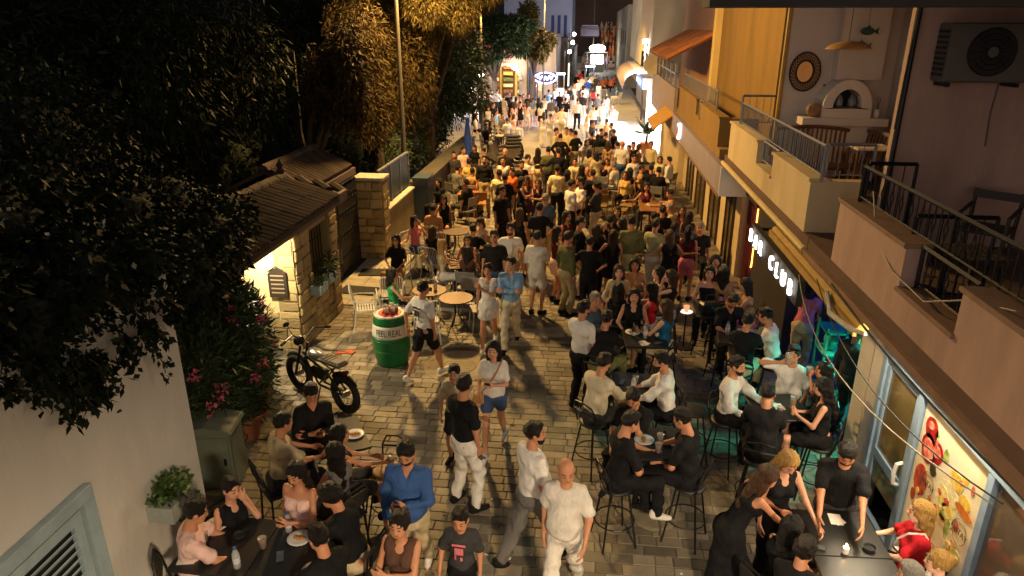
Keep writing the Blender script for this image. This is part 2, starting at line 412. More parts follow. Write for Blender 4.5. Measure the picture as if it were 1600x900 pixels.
def person(x, y, face, spec, label, lod=0, h=1.75, group=None, name='person', z=0.):
    """spec: dict(legs, seat, lean, L, R arms, top, bot, hair, skin, sex, head yaw/pitch)"""
    g = spec.get
    s = h / 1.75; sex = g('sex', 'm'); fem = sex == 'f'; hs_ = (.0, .0)
    ch = (.011, .02, .034)[lod]; cb = (.023, .034, .05)[lod]; cc = (.021, .032, .048)[lod]
    if h < 1.5: cb *= .85; cc *= .85
    fat = g('fat', 1.0)
    legs = g('legs', 'st'); seat = g('seat', .76) / s; lean = R(g('lean', 0)); tw = R(g('twist', 0))
    sit = legs == 'sit'
    pz = seat + .105 if sit else .935
    P = np.array((0, 0, pz))
    T = rotz(tw) @ rx_(-lean) @ ry_(R(g('side', 0)))
    sw = .155 if fem else .178; hw = .088
    up = T @ np.array((0, 0, 1.)); fw = T @ np.array((0, 1., 0)); rt = T @ np.array((1., 0, 0))
    def tp(a, b, c): return P + rt * a + fw * b + up * c
    neck = tp(0, -.005, .535); hc = tp(0, .028, .70); chest = tp(0, 0, .36); waist = tp(0, .005, .17); belly = tp(0, .01, .06)
    # legs
    J = {}
    for sd, k in ((-1, 'l'), (1, 'r')):
        hip = P + np.array((sd * hw, 0, -.02))
        if legs == 'wk':
            f = g('stride', .3) * (1 if (sd > 0) == (g('lead', 'r') == 'r') else -1)
            ank = np.array((sd * .075, f if f > 0 else f * 1.15, .085 if f > 0 else .14)); kn, ank = ik(hip, ank, .43, .425, (0, 1, 0))
            toe = np.array((0, 1, .12 if f > 0 else -.55))
        elif sit:
            sp = g('spread', .1); ft = g('foot', .3) if g('seat', .76) > .6 else 0.
            kn_t = hip + np.array((sd * sp, .425, .0)); d = kn_t - hip; kn = hip + d / np.linalg.norm(d) * .43
            if g('cross') == k:
                kn = hip + np.array((-sd * .12, .40, .1)); ank = kn + np.array((-sd * .18, .12, -.34))
            else: ank = kn + np.array((0, g('tuck', .02), -.415)); ank[2] = max(ank[2], .085 + ft)
            toe = np.array((sd * .15, 1, -.05 if ft == 0 else -.25))
        else:
            ank = np.array((sd * g('stance', .1), .02 * sd, .085)); kn, ank = ik(hip, ank, .43, .425, (sd * .1, 1, 0)); toe = np.array((sd * .25, 1, 0))
        toe = toe / np.linalg.norm(toe); J[k] = (hip, kn, ank, toe)
    # arms
    A = {}
    for sd, k in ((-1, 'l'), (1, 'r')):
        sh = tp(sd * sw, -.005, .485); mode = g('L' if sd < 0 else 'R', 'h'); hint = -fw * .8 + rt * sd * .5 - up * .4; curl = .45
        if mode == 'h': t = sh + rt * sd * .06 + fw * .05 - np.array((0, 0, .525))
        elif mode == 'sw': t = sh + rt * sd * .06 + fw * .2 - np.array((0, 0, .47))
        elif mode == 'bk': t = sh + rt * sd * .05 - fw * .16 - np.array((0, 0, .48))
        elif mode == 'hip': t = tp(sd * .17, .06, .07); hint = rt * sd - fw * .3
        elif mode == 'tb': t = sh + fw * .40 - rt * sd * .04 - np.array((0, 0, .25)); hint = rt * sd * .7 - up
        elif mode == 'tc': t = sh + fw * .30 - rt * sd * .14 - np.array((0, 0, .27)); hint = rt * sd - up * .6
        elif mode == 'fc': t = tp(sd * .05, .15, .58); hint = -up + rt * sd * .4 + fw * .4; curl = .9
        elif mode == 'dr': t = tp(sd * .1, .2, .62); hint = rt * sd - up * .3; curl = 1.1
        elif mode == 'ph': t = tp(sd * .05, .30, .30); hint = -up + rt * sd * .5; curl = 1.0
        elif mode == 'cr': t = tp(-sd * .08, .2, .25); hint = rt * sd - up * .5
        elif mode == 'ch': t = tp(-sd * .1, .16, .36); hint = -up + rt * sd * .4
        elif mode == 'up': t = sh + fw * .3 + up * .1 + rt * sd * .15; hint = -up; curl = .9
        elif mode == 'rc': t = sh + fw * .48 - np.array((0, 0, .2)); hint = -up
        elif mode == 'sd': t = sh + rt * sd * .42 + fw * .1 - np.array((0, 0, .22)); hint = -up
        elif mode == 'lap': t = J[k][1] * .55 + J[k][0] * .45 + np.array((-sd * .04, .02, .11)); hint = rt * sd - fw * .4
        elif mode == 'pk': t = tp(sd * .2, .05, -.06); hint = rt * sd * .6 - fw
        else: t = sh - np.array((0, 0, .5))
        el, wr = ik(sh, t, .285, .25, hint)
        A[k] = (sh, el, wr, curl, mode)
    zmin = min(0, 0); allp = [P, hc + np.array((0, 0, .12)), hc] + [p for q in J.values() for p in q[:3]] + [p for q in A.values() for p in q[:3]]
    pts = np.array(allp); lo = pts.min(0) - .22; hi = pts.max(0) + .2; lo[2] = max(lo[2], -.02)
    lo[2] = min(j[2][2] for j in J.values()) - .11
    fx = (fw, 1.38)
    def torso(F, e, sleeve=None, hem=None, top=.5):
        if hem is None: F.cap(belly, waist, (.132 if fem else .136) * (fat if e else 1) + e, .118 * fat + e, .05, fx)
        F.cap(waist, chest, (.108 if fem else .124) * fat + e, (.132 if fem else .152) * (1 + (fat - 1) * .5) + e, .05, fx)
        F.cap(tp(-sw * .62, -.01, .42), tp(sw * .62, -.01, .42), .082 + e, .082 + e, .05)
        if fem:
            for q in (-1, 1): F.ell(tp(q * .07, .085, .335), np.array((.06, .055, .058)) + e, .03)
        if fat > 1.08: F.ell(tp(0, .075, .13), np.array((.14, .1, .14)) * fat + e, .05)
    # ---- body: one continuous surface
    ty, tc = g('top', ('t', 'wh')); by, bc = g('bot', ('p', 'bk'))
    kl = .74 if by == 'p' else .86; ka = .70 if ty in 'tl' else 1.; kf = .8 if ty == 'l' and g('sleeve', .9) > .7 else 1.
    F = Field(lo, hi, cb)
    torso(F, -.026 if ty in 'tl' else -.012)
    F.cap(P + np.array((-.05, -.01, -.02)), P + np.array((.05, -.01, -.02)), .115, .115, .05)
    for k, (hip, kn, ank, toe) in J.items():
        F.cap(hip, kn, (.082 if not fem else .084) * kl, .053 * (kl if by == 'p' else 1), .03); F.cap(kn, ank, .053 * (kl if by == 'p' else 1), .033, .02)
        cf = kn * .68 + ank * .32 - np.array((0, .012, 0)); F.ell(cf, np.array((.05, .052, .09)) * (kl if by == 'p' else 1), .03)
        F.cap(ank - toe * .03 + np.array((0, 0, -.035)), ank + toe * .13 + np.array((0, 0, -.046)), .03, .022, .02)
    for k, (sh, el, wr, curl, mode) in A.items():
        F.cap(sh - rt * (.03 if k == 'r' else -.03) * (ka < 1) - up * .02 * (ka < 1), el, (.05 if not fem else .04) * ka, .037 if not fem else .032, .03 if ka == 1 else .015); F.cap(el, wr, (.038 if not fem else .032) * kf, .025 if not fem else .021, .02)
    F.cap(neck - up * .03, neck + up * .07, .06 if not fem else .048, .055 if not fem else .045, .04)
    v, q = F.mesh(); V = [v]; Q = [q]; MI = [np.zeros(len(q), int)]; n = len(v)
    hy, hp = R(g('hy', 0)), R(g('hp', 0))
    Hm = T @ rotz(hy) @ rx_(-hp) if lean < R(40) else rotz(tw) @ rotz(hy) @ rx_(-hp - lean * .6)
    hsc = 1.0 if h > 1.5 else 1.0 / s * .93
    tv, tq, tm = head_tpl(sex, ch)
    V.append((tv * hsc) @ Hm.T + hc); Q.append(tq + n); MI.append(tm); n += len(tv)
    hh = (.0085, .013, .021)[lod]
    for k, (sh, el, wr, curl, mode) in A.items():
        hv, hq = hand_tpl(round(curl, 1), hh)
        d = wr - el; d /= np.linalg.norm(d); sd = 1 if k == 'r' else -1
        B = basis(-d, fw if mode in ('h', 'sw', 'bk', 'pk', 'sd') else up)
        hv2 = hv.copy(); hq2 = hq
        if sd < 0: hv2[:, 0] *= -1; hq2 = hq[:, ::-1]
        V.append(hv2 @ B.T + wr + d * .005); Q.append(hq2 + n); MI.append(np.zeros(len(hq), int)); n += len(hv)
    V = np.vstack(V) * s; Q = np.vstack(Q); MI = np.concatenate(MI)
    sk = g('skin', 'm')
    root = mesh_np(name, V, Q, skin_mats(sk), MI)
    root.location = (x, y, z); root.rotation_euler.z = R(face); tag(root, label, 'person', group)
    # ---- clothing
    ph = (hash(label) % 628) / 100.0 if False else (sum(map(ord, label)) % 628) / 100.
    wr_amp = (.0085, .006, .0)[lod] * (.6 if fem else 1)
    ty, tc = g('top', ('t', 'wh')); by, bc = g('bot', ('p', 'bk'))
    F = Field(lo, hi, cc)
    if ty in 'tlk':
        torso(F, .016 if ty != 'k' else .006)
        if ty in 'tl' and not g('crop'):
            F.cap(P + up * .1, P - np.array((0, 0, .02)), .15 * fat, .155 * fat, .04, fx)
        for k, (sh, el, wr, curl, mode) in A.items():
            if ty == 'k': F.cap(sh - rt * (.03 if k == 'r' else -.03), sh - rt * (.05 if k == 'r' else -.05) - up * .1, .045, .05, .03)
            else:
                e = sh + (el - sh) * (.72 if ty == 't' else 1.0)
                F.cap(sh - up * .025 - rt * (.012 if k == 'r' else -.012), e, .06 if not fem else .05, .066 if not fem else .052, .03); F.cap(sh - up * .03 - rt * (.02 if k == 'r' else -.02), neck - up * .035, .056, .05, .04)
                if ty == 'l': F.cap(el, el + (wr - el) * g('sleeve', .9), .054, .042, .03)
        F.wrinkle(wr_amp, 24, ph)
        F.cap(neck + up * .02 + fw * .02, neck + up * .12, .064 if ty != 'k' else .075, .07, .01, op='s')
        if ty == 'k': F.ell(tp(0, .12, .5), (.085, .08, .1), .01, 's'); F.ell(tp(0, -.12, .52), (.085, .07, .1), .01, 's')
        if g('open'): F.cap(neck + fw * .06 + up * .03, tp(0, .16, .34), .055, .012, .01, op='s')
        if g('crop'): F.cut(tp(0, 0, g('crop')), -up)
        elif ty == 'k': F.cut(tp(0, 0, .0), -up)
    elif ty == 'b':
        torso(F, .008); F.wrinkle(wr_amp, 24, ph); F.cut(tp(0, 0, .42), up); F.cut(tp(0, 0, g('crop', .16)), -up)
    elif ty == 'd':
        torso(F, .008)
        F.cap(P + up * .05, P - np.array((0, 0, .02)), .14, .15, .04, fx)
        F.wrinkle(wr_amp, 24, ph); F.ell(tp(0, .12, .5), (.1, .08, .11), .01, 's'); F.ell(tp(0, -.12, .52), (.1, .08, .14), .01, 's')
        for sd in (-1, 1): F.ell(tp(sd * .2, 0, .5), (.075, .2, .11), .01, 's')
    F.V = F.V
    tn = {'t': 'tshirt', 'l': 'shirt', 'k': 'tank_top', 'b': 'crop_top', 'd': 'dress'}[ty]
    nn = [tn]
    v, q = F.mesh()
    if len(v): mesh_np(tn, v * s, q, [cloth(tc)], None, root)
    F = Field(lo, hi, cc)
    pel = .137 if not fem else .135
    F.cap(P + np.array((-.03, -.005, -.03)), P + np.array((.03, -.005, -.03)), pel * (fat * .5 + .5), pel * (fat * .5 + .5), .04)
    if not (ty in 'tl' and not g('crop')) or True: F.cap(P, P + up * .08, .125 * fat, .118 * fat, .04, fx)
    for k, (hip, kn, ank, toe) in J.items():
        if by == 'p':
            lo_ = ank + (kn - ank) * .06; F.cap(hip, kn, .1, .074, .04); F.cap(kn, lo_, .072, .062, .03)
        elif by == 's': F.cap(hip, hip + (kn - hip) * g('slen', .72), .102 if sit else .092, .096 if sit else .09, .03)
        elif by in 'km':
            F.cap(hip, hip + (kn - hip) * (.5 if by == 'k' else 1), .108, .11, .08)
            if by == 'm' : F.cap(kn, ank + (kn - ank) * .2, .11, .13, .1)
    if by == 'm' and not sit: F.cap(P, (J['l'][2] + J['r'][2]) / 2 + np.array((0, 0, .1)), .13, .2, .06)
    if by == 'k' and not sit:
        F.cap(P, (J['l'][1] + J['r'][1]) / 2 * .6 + P * .4, .14, .15, .06); F.cut(P - np.array((0, 0, .27)), (0, 0, -1))
    F.wrinkle(wr_amp * 1.2, 26, ph + 2)
    F.cut(P + up * .12, up)
    v, q = F.mesh()
    if len(v): mesh_np({'p': 'trousers', 's': 'shorts', 'k': 'skirt', 'm': 'long_skirt'}[by], v * s, q, [cloth(bc)], None, root)
    # ---- shoes
    if lod < 2:
        for k, (hip, kn, ank, toe) in J.items():
            e = .3
            F = Field(ank - .2, ank + .24, cc * .8)
            a0 = ank - toe * .045 + np.array((0, 0, -.032)); a1 = ank + toe * .15 + np.array((0, 0, -.05))
            F.cap(a0, a1, .047, .038, .02); F.cap(a0 + np.array((0, 0, .03)), a0 + toe * .04 + np.array((0, 0, .03)), .045, .04, .02)
            F.cut(ank - np.array((0, 0, .083)), (0, 0, -1))
            v, q = F.mesh(); mesh_np('shoe', v * s, q, [cloth(g('shoe', 'bk'))], None, root)
    # ---- hair
    ht, hcol = g('hair', ('s', 'k'))
    if ht != 'n':
        r_ = ch * 1.25; F = Field((-.17, -.22, -.5), (.17, .16, .19), r_)
        if ht in 'sc':
            e = .009 if ht == 's' else .024
            F.ell((0, -.016, .034), np.array((.077, .094, .09)) + e, .01)
            F.ell((.0, .01, .108), (.062, .07, .026), .03)
            F.ell((0, .09, -.02), (.064, .072, .078), .02, 's'); F.ell((0, .055, -.085), (.14, .085, .075), .02, 's')
            F.ell((0, -.03, -.15), (.13, .15, .085), .015, 's')
            if ht == 'c': F.wrinkle(.007, 75, ph)
            else: F.wrinkle(.005, 62, ph)
            F.strands(.003, 22, ph)
        else:
            F.ell((0, -.02, .032), (.094, .108, .106), .01)
            L = {'l': .40, 'm': .2, 'u': .04}[ht]
            if ht == 'u': F.ell((0, -.1, .06), (.055, .05, .05), .02)
            else:
                F.cap((0, -.06, 0), (0, -.085, -L), .092, .06 if ht == 'l' else .075, .03, (np.array((0, 1., 0)), 1.25))
                for q in (-1, 1): F.cap((q * .07, -.02, 0), (q * .085, -.03, -L * .55), .036, .028, .03)
            F.ell((0, .085, -.028), (.062, .085, .082), .015, 's')
            if ht == 'u': F.ell((0, .02, -.1), (.14, .09, .075), .012, 's'); F.cap((0, -.04, -.09), (0, -.04, -.2), .09, .1, .02, op='s')
            F.wrinkle(.005, 45, ph); F.strands(.005, 19, ph)
        v, q = F.mesh(); v = (v * hsc) @ Hm.T
        mesh_np('hair', (v + hc) * s, q, [hair_mat(hcol)], None, root)
    if g('beard') and lod < 2:
        F = Field((-.1, -.05, -.16), (.1, .13, .02), ch * 1.1)
        F.ell((0, .026, -.055), (.07, .074, .07), .01); F.ell((0, .048, -.085), (.046, .045, .042), .02)
        F.ell((0, .07, .012), (.07, .06, .052), .012, 's'); F.ell((0, .1, -.052), (.02, .03, .008), .008, 's'); F.cap((0, -.06, -.1), (0, -.06, -.2), .1, .1, .02, op='s')
        v, q = F.mesh(); mesh_np('beard', ((v * hsc) @ Hm.T + hc) * s, q, [hair_mat('k')], None, root)
    if g('bag'):
        m_ = MB(); a = tp(-.1, .1, .47) ; bq = tp(.2, .06, .02); m_.tube([tp(-.11, -.12, .40), tp(-.12, -.03, .545), tp(-.1, .1, .5), tp(-.05, .17, .38), tp(.06, .175, .2), bq], .011, 5)
        m_.box(bq + np.array((.02, .03, -.06)), (.2, .07, .14), bev=.015)
        w = m_.build('shoulder_bag', cloth(g('bag')), root); w.scale = (s, s, s)
    if g('print'):
        sd = 1 if g('side_p', 'b') == 'f' else -1; m_ = MB(); yy = sd * .142
        for (cx, cz, w, h_) in ((0, .40, .17, .03), (0, .31, .11, .1), (-.03, .2, .03, .05), (.045, .22, .02, .06)): m_.box(tp(cx, yy, cz), (w, .006, h_), rx=-lean)
        w = m_.build('shirt_print', cloth(g('print')), root); w.scale = (s, s, s)
    A_ = {k: (root.matrix_basis @ Vector((A[k][2] + (A[k][2] - A[k][1]) / .25 * .09) * s)) for k in A}
    root_info = dict(obj=root, hands=A_)
    return root_info
def mesh_np(name, v, q, mats, mi=None, parent=None):
    me = bpy.data.meshes.new(name); nq = len(q)
    me.vertices.add(len(v)); me.vertices.foreach_set('co', np.asarray(v, np.float32).ravel())
    me.loops.add(nq * 4); me.loops.foreach_set('vertex_index', np.asarray(q, np.int32).ravel())
    me.polygons.add(nq); me.polygons.foreach_set('loop_start', np.arange(0, nq * 4, 4, dtype=np.int32))
    me.polygons.foreach_set('loop_total', np.full(nq, 4, np.int32))
    for m in mats: me.materials.append(m)
    if mi is not None: me.polygons.foreach_set('material_index', np.asarray(mi, np.int32))
    me.polygons.foreach_set('use_smooth', np.ones(nq, bool))
    me.update(calc_edges=True)
    o = bpy.data.objects.new(name, me); COL.objects.link(o); o.parent = parent; return o
# ---------------------------------------------------------------- ground and street
mat('mortar', (.13, .112, .092), .9, .3, 12, bump=.3)
mat('paver', (.20, .168, .122), .52, .26, 9, bump=.4, bscale=70, rnd=.5, dirt=.8)
mat('concrete', (.42, .40, .38), .7, .2, 1.2, bump=.2, bscale=30, dirt=.5)
mat('asphalt', (.07, .068, .066), .8, .25, 5, bump=.4, bscale=90, dirt=.4)
mat('pale_stone', (.46, .42, .34), .7, .25, 5, bump=.3, bscale=40, dirt=.6)
g_ = MB().b2(-400, 400, -60, 700, -.5, -.06).build('ground', MATS['asphalt']); tag(g_, 'dark ground under the old town', kind='structure')
street = MB().b2(-5.3, 3.75, 1.5, 31.0, -.09, -.012).build('street', MATS['mortar']); tag(street, 'paved pedestrian street between the houses', kind='structure')
far_st = MB().b2(-9.5, 3.6, 31.0, 150, -.09, -.004).build('far_street', MATS['concrete']); tag(far_st, 'pale concrete street beyond the paving', kind='structure')
row = .163; lens_ = (.2, .25, .3, .36); pm = {}
def paver_mesh(L):
    if L not in pm: pm[L] = MB().box((0, 0, -.03), (L - .007, row - .007, .06), bev=.006).mesh('paver', MATS['paver'])
    return pm[L]
cand = []; y = 1.8; ri = 0
while y < 30.9:
    x = -5.25 - random.random() * .3; ri += 1
    while x < 3.7:
        L = random.choice(lens_)
        if not (x < -2.2 and 13.55 < y < 17.6): cand.append((x + L / 2, y + row / 2, L))
        x += L
    y += row
near = sorted([c for c in cand if c[1] > 5.75 and -3.6 < c[0] < 2.3], key=lambda c: c[1] + .15 * abs(c[0] + .6))[:296]
ns = set(near); stuff = MB(); tone = []
for c in cand:
    dz = random.uniform(-.004, .0035)
    if c in ns:
        o = link('paver', paver_mesh(c[2]), street, (c[0], c[1], dz)); o.rotation_euler = (random.uniform(-.012, .012), random.uniform(-.008, .008), random.uniform(-.008, .008))
    else:
        stuff.box((c[0], c[1], -.03 + dz), (c[2] - .007, row - .007, .06), rx=random.uniform(-.01, .01), bev=.006); tone += [random.random()] * 16
so = stuff.build('pavers', MATS['paver'], street); tag(so, 'brick-laid pavers further along the street', kind='stuff')
a_ = so.data.attributes.new('tone', 'FLOAT', 'POINT'); a_.data.foreach_set('value', tone)
# dark slabs of the chair terrace with two pale stone strips
mat('dark_slab', (.085, .082, .08), .7, .25, 4, bump=.3, bscale=50, rnd=.25)
ter = MB().b2(-5.2, -2.25, 13.6, 17.6, -.06, -.008).build('terrace', MATS['mortar']); tag(ter, 'dark slab terrace below the gate', kind='structure')
for i in range(6):
    for j in range(7):
        MB().box((-5.0 + i * .5, 13.9 + j * .56, -.02), (.49, .55, .05), bev=.006).build('slab', MATS['dark_slab'], ter)
for (x0, x1, yy) in ((-4.5, -1.9, 13.42), (-3.9, -3.0, 15.0)):
    MB().b2(x0, x1, yy, yy + .16, -.02, .02, bev=.008).build('edging_strip', MATS['pale_stone'], ter)
# manhole patch and pale worn patch
mh = empty('manhole', (-2.15, 10.95, .001), label='round manhole cover set in a pale cement patch', cat='manhole')
MB().lathe([(.62, -.02), (.62, .004), (.0, .006)], 24).build('cement_patch', mat('patch', (.36, .30, .2), .7, .3, 4, dirt=.5), mh)
m_ = MB().lathe([(.3, .0), (.3, .012), (.27, .012), (.265, .009), (0, .009)], 24)
for i in range(5): m_.b2(-.2, .2, -.17 + i * .08, -.14 + i * .08, .006, .013)
m_.build('cover', mat('iron', (.09, .08, .07), .55, .3, 20, metal=.6), mh)

# ---------------------------------------------------------------- right-hand houses
mat('plaster_pink', '#b8988a', .85, .12, 2.2, bump=.2, bscale=25, dirt=.55, stretch=(1, 1, .3))
mat('plaster_yellow', '#86682f', .85, .12, 2.2, bump=.2, bscale=25, dirt=.5, stretch=(1, 1, .3))
mat('plaster_cream', '#c9b48c', .85, .12, 2.4, bump=.2, bscale=25, dirt=.6, stretch=(1, 1, .3))
mat('plaster_white', '#d8d0c6', .85, .08, 1.0, bump=.12, bscale=25, dirt=.2)
mat('rail_black', (.012, .012, .014), .45, .2, 20, metal=.4)
mat('rail_grey', (.20, .21, .25), .45, .2, 20, metal=.4)
mat('coping', '#8a6c58', .8, .2, 5, bump=.2, dirt=.4)
mat('blue_paint', '#8fa9c4', .5, .12, 6, dirt=.4)
mat('glass', (.05, .06, .06), .06, .0, spec=.8)
mat('dark_wood', (.045, .025, .014), .5, .35, 8, bump=.2, stretch=(6, 1, 6))
mat('dark_inner', (.02, .02, .022), .8, .2)
def railing(name, parent, x, y0, y1, zb, zt, m, orn=False, step=.13, along='y', post=.022):
    k = MB(); a, b = min(y0, y1), max(y0, y1)
    def P(t, z): return (x, t, z) if along == 'y' else (t, x, z)
    def bar(t0, z0, t1, z1, w):
        p, q = P(t0, z0), P(t1, z1); k.cyl(p, q, w, k=4)
    bar(a, zt, b, zt, post); bar(a, zb + .06, b, zb + .06, .012)
    n = max(2, int((b - a) / step))
    for i in range(n + 1):
        t = a + (b - a) * i / n
        if i in (0, n): bar(t, zb - .02, t, zt, post)
        elif orn and i % 2 == 0:
            zc = (zb + zt) / 2 + .03; bar(t, zb + .06, t, zc - .1, .007); bar(t, zc + .1, t, zt, .007)
            for s in (-1, 1): bar(t, zc - .1, t + s * .035, zc, .007); bar(t + s * .035, zc, t, zc + .1, .007)
        else: bar(t, zb + .06, t, zt, .007)
    return k.build(name, m, parent)
def parapet(parent, segs, m, x=3.0, zb=2.9, th=.2, cop='coping'):
    for y0, y1, zt in segs:
        MB().b2(x, x + th, y0, y1, zb, zt - .05).build('parapet', m, parent)
        MB().b2(x - .03, x + th + .03, y0 - .02, y1 + .02, zt - .048, zt, bev=.008).build('coping', MATS[cop], parent)
# --- house A: juice shop below, balcony with black railing above
A = empty('balcony_house', (0, 0, 0), label='house with black ornate balcony railing above the blue-framed shop', cat='house')
pk = MATS['plaster_pink']
MB().b2(3.0, 7.5, -1.5, 9.62, 2.68, 2.898).build('balcony_slab', mat('slab_edge', '#644c40', .85, .15, 2, dirt=.4), A)
MB().b2(2.94, 3.0, -1.5, 9.6, 2.66, 2.74).build('drip_moulding', MATS['coping'], A)
parapet(A, [(6.74, 8.66, 3.68), (5.62, 6.74, 3.25), (-1.4, 5.62, 3.66)], pk)
railing('railing', A, 3.14, 8.45, 2.5, 3.68, 4.09, MATS['rail_black'], True, .12)
railing('railing', A, 3.14, 6.7, 5.66, 3.25, 3.66, MATS['rail_black'], True, .12)
railing('return_railing', A, 8.5, 3.2, 3.72, 3.0, 4.12, MATS['rail_black'], True, .12, 'x')
railing('return_railing', A, 7.1, 3.2, 3.95, 3.0, 3.86, MATS['rail_black'], True, .12, 'x')
MB().b2(3.80, 7.5, 9.44, 9.62, 2.9, 7.0).build('party_wall', pk, A)
MB().b2(7.3, 7.5, -1.5, 9.44, 2.9, 7.0).build('back_wall', pk, A)
MB().b2(3.3, 7.6, 3.0, 9.9, 6.25, 6.45).build('upper_slab', mat('upper_slab', '#5a4638', .85, .15, 2), A)
MB().b2(.84, 3.3, 5.8, 6.2, 5.735, 5.98).build('canopy_beam', mat('beam', '#33312f', .8, .2, 3), A)
MB().b2(3.302, 7.0, 5.8, 6.2, 5.737, 6.249).build('canopy_bracket', MATS['beam'], A)
MB().tube([(3.79, 9.40, 6.2), (3.79, 9.40, 2.95)], .035, 8).build('drain_pipe', MATS['rail_black'], A)
MB().tube([(3.77, 9.38, 5.55), (3.74, 9.34, 5.0), (3.75, 9.38, 4.4)], .012, 5).build('cable', MATS['dark_inner'], A)
# shop front of house A
pw = MATS['plaster_white']
MB().b2(3.5, 7.4, -1.5, 4.2, 0, 2.68).build('shop_wall', pw, A)
MB().b2(3.44, 3.64, 7.72, 8.0, 0, 2.68).build('pillar', pw, A)
MB().b2(3.46, 3.66, 8.06, 8.45, 0, 2.68).build('pillar', pw, A)
MB().b2(3.5, 3.7, 4.2, 7.72, 2.2, 2.68).build('lintel', pw, A)
MB().b2(3.5, 3.7, 4.2, 6.72, 0, .22).build('plinth', pw, A)
MB().b2(5.5, 5.6, 3.0, 8.5, 0, 2.6).build('inner_wall', mat('curtain_brown', '#6d5a34', .8, .2, 3), A)
# blue window and door frame
k = MB(); k.b2(3.42, 3.52, 4.2, 7.72, 2.1, 2.2, bev=.008); k.b2(3.40, 3.47, 4.2, 7.72, 2.204, 2.235)
for yy in (7.66, 6.72, 5.36, 4.25): k.b2(3.425, 3.515, yy - .045, yy + .045, .0, 2.1, bev=.006)
k.build('window_frame', MATS['blue_paint'], A)
dr = MB().b2(3.475, 3.485, 6.78, 7.6, .55, 2.08).build('door', mat('door_glass', (.16, .12, .05), .08, .3, 3, spec=.8), A)
k = MB(); 
for (y0, y1, z0, z1) in ((6.77, 6.85, .03, 2.09), (7.53, 7.61, .03, 2.09), (6.85, 7.53, .03, .14), (6.85, 7.53, 2.01, 2.09), (6.85, 7.53, .86, .97)): k.b2(3.452, 3.505, y0, y1, z0, z1)
k.build('door_frame', MATS['blue_paint'], dr)
MB().tube([(3.45, 6.83, 1.22), (3.39, 6.83, 1.2), (3.375, 6.83, 1.08), (3.39, 6.83, .96), (3.45, 6.83, .94)], .022, 6).build('handle', mat('white_plastic', (.75, .75, .73), .4, .05), dr)
MB().b2(3.47, 3.48, 4.3, 5.31, .22, 2.1).build('window_pane', mat('shop_glass', (.13, .10, .075), .07, .3, 2, spec=.8), A)
cu_ = MB()
for i in range(24): cu_.cyl((3.78 + .03 * (i % 2), 4.3 + i * .042, .2), (3.78 + .03 * (i % 2), 4.3 + i * .042, 2.15), .03, k=6)
cu_.build('curtain', mat('curtain_pale', '#a08a70', .9, .15, 4), A)
cu_ = MB()
for i in range(20): cu_.cyl((3.85 + .03 * (i % 2), 6.76 + i * .045, .1), (3.85 + .03 * (i % 2), 6.76 + i * .045, 2.15), .032, k=6)
cu_.build('curtain', MATS['curtain_brown'], A)
# poster of fruit and fruit bowls
po = empty('fruit_poster', (3.47, 6.03, 1.16), label='fruit poster with pomegranates and dessert bowls in the blue frame', cat='poster')
MB().b2(-.01, .01, -.62, .62, -.94, .94).build('sheet', mat('poster_sheet', '#efe6cf', .35, .06, 3, col2='#e2d6ac'), po)
rng2 = random.Random(5)
def blob(k, y, z, ry, rz, th=.006, n=14, jag=0.):
    pts = [(y + ry * cos(2 * pi * i / n) * (1 + jag * rng2.uniform(-1, 1)), z + rz * sin(2 * pi * i / n) * (1 + jag * rng2.uniform(-1, 1))) for i in range(n)]
    k.prism(pts[::-1], 'x', -.012 - th, -.012)
# y grows away from the camera, so larger y is towards the left of the sheet
def fruit(name, col, items, th, jag=.05, col2=None):
    k = MB()
    for it in items: blob(k, *it, th=th, jag=jag)
    k.build(name, mat('print_' + name, col, .4, .4, 16, col2=col2), po)
fruit('pomegranate', '#b8231f', [(.42, .70, .13, .13), (.24, .55, .12, .11), (.40, .50, .15, .15)], .003, .08, '#7a1410')
fruit('pomegranate_seeds', '#e2604a', [(.40, .50, .11, .11), (.24, .56, .07, .06), (.44, .74, .06, .04)], .005, .12, '#f0b09a')
fruit('strawberry_bowl', '#9c2a1c', [(.42, .12, .13, .17), (.5, -.10, .05, .07)], .003, .08, '#c8563c')
fruit('leaf_print', '#7c9a3e', [(.08, .62, .05, .07), (-.2, .02, .05, .11), (.3, .72, .03, .05), (.36, -.2, .08, .05), (-.32, -.72, .08, .06), (-.12, -.86, .07, .05)], .003, .2, '#c8cf8a')
fruit('lemon_print', '#e3b92c', [(-.18, .52, .13, .09), (-.36, .42, .1, .07), (-.3, .62, .05, .05)], .0035, .12, '#f2dc8a')
fruit('orange_print', '#d0792e', [(-.38, .34, .15, .045)], .0045)
fruit('glass_bowl', '#e8e3b8', [(-.1, .22, .22, .24), (.1, -.3, .01, .01)], .0025)
fruit('pineapple_pieces', '#e8d048', [(-.02, .25, .09, .1), (-.14, .18, .09, .09), (-.06, .08, .09, .07), (-.2, .3, .06, .06)], .0045, .15, '#f2ecc0')
fruit('nut_bowl', '#b9753a', [(.13, -.16, .14, .19)], .003)
fruit('nut', '#dca063', [(.13 + .05 * (i % 4 - 1.5), -.28 + .06 * (i // 4), .024, .022) for i in range(16)], .0055)
fruit('white_bowl', '#d9d2b4', [(-.3, -.12, .15, .17)], .0025)
fruit('banana_print', '#d8b13a', [(.2, -.5, .1, .09), (-.06, -.42, .1, .13), (-.2, -.6, .09, .16), (.36, -.38, .1, .1), (.1, -.72, .12, .09)], .0035, .2, '#efe2b0')
fruit('dark_mark', '#3a3420', [(-.02, -.46, .03, .05), (-.16, -.56, .03, .06), (-.26, -.74, .035, .05), (-.06, -.6, .03, .03), (.24, .36, .06, .07)], .005, .25)
rp = random.Random(21)
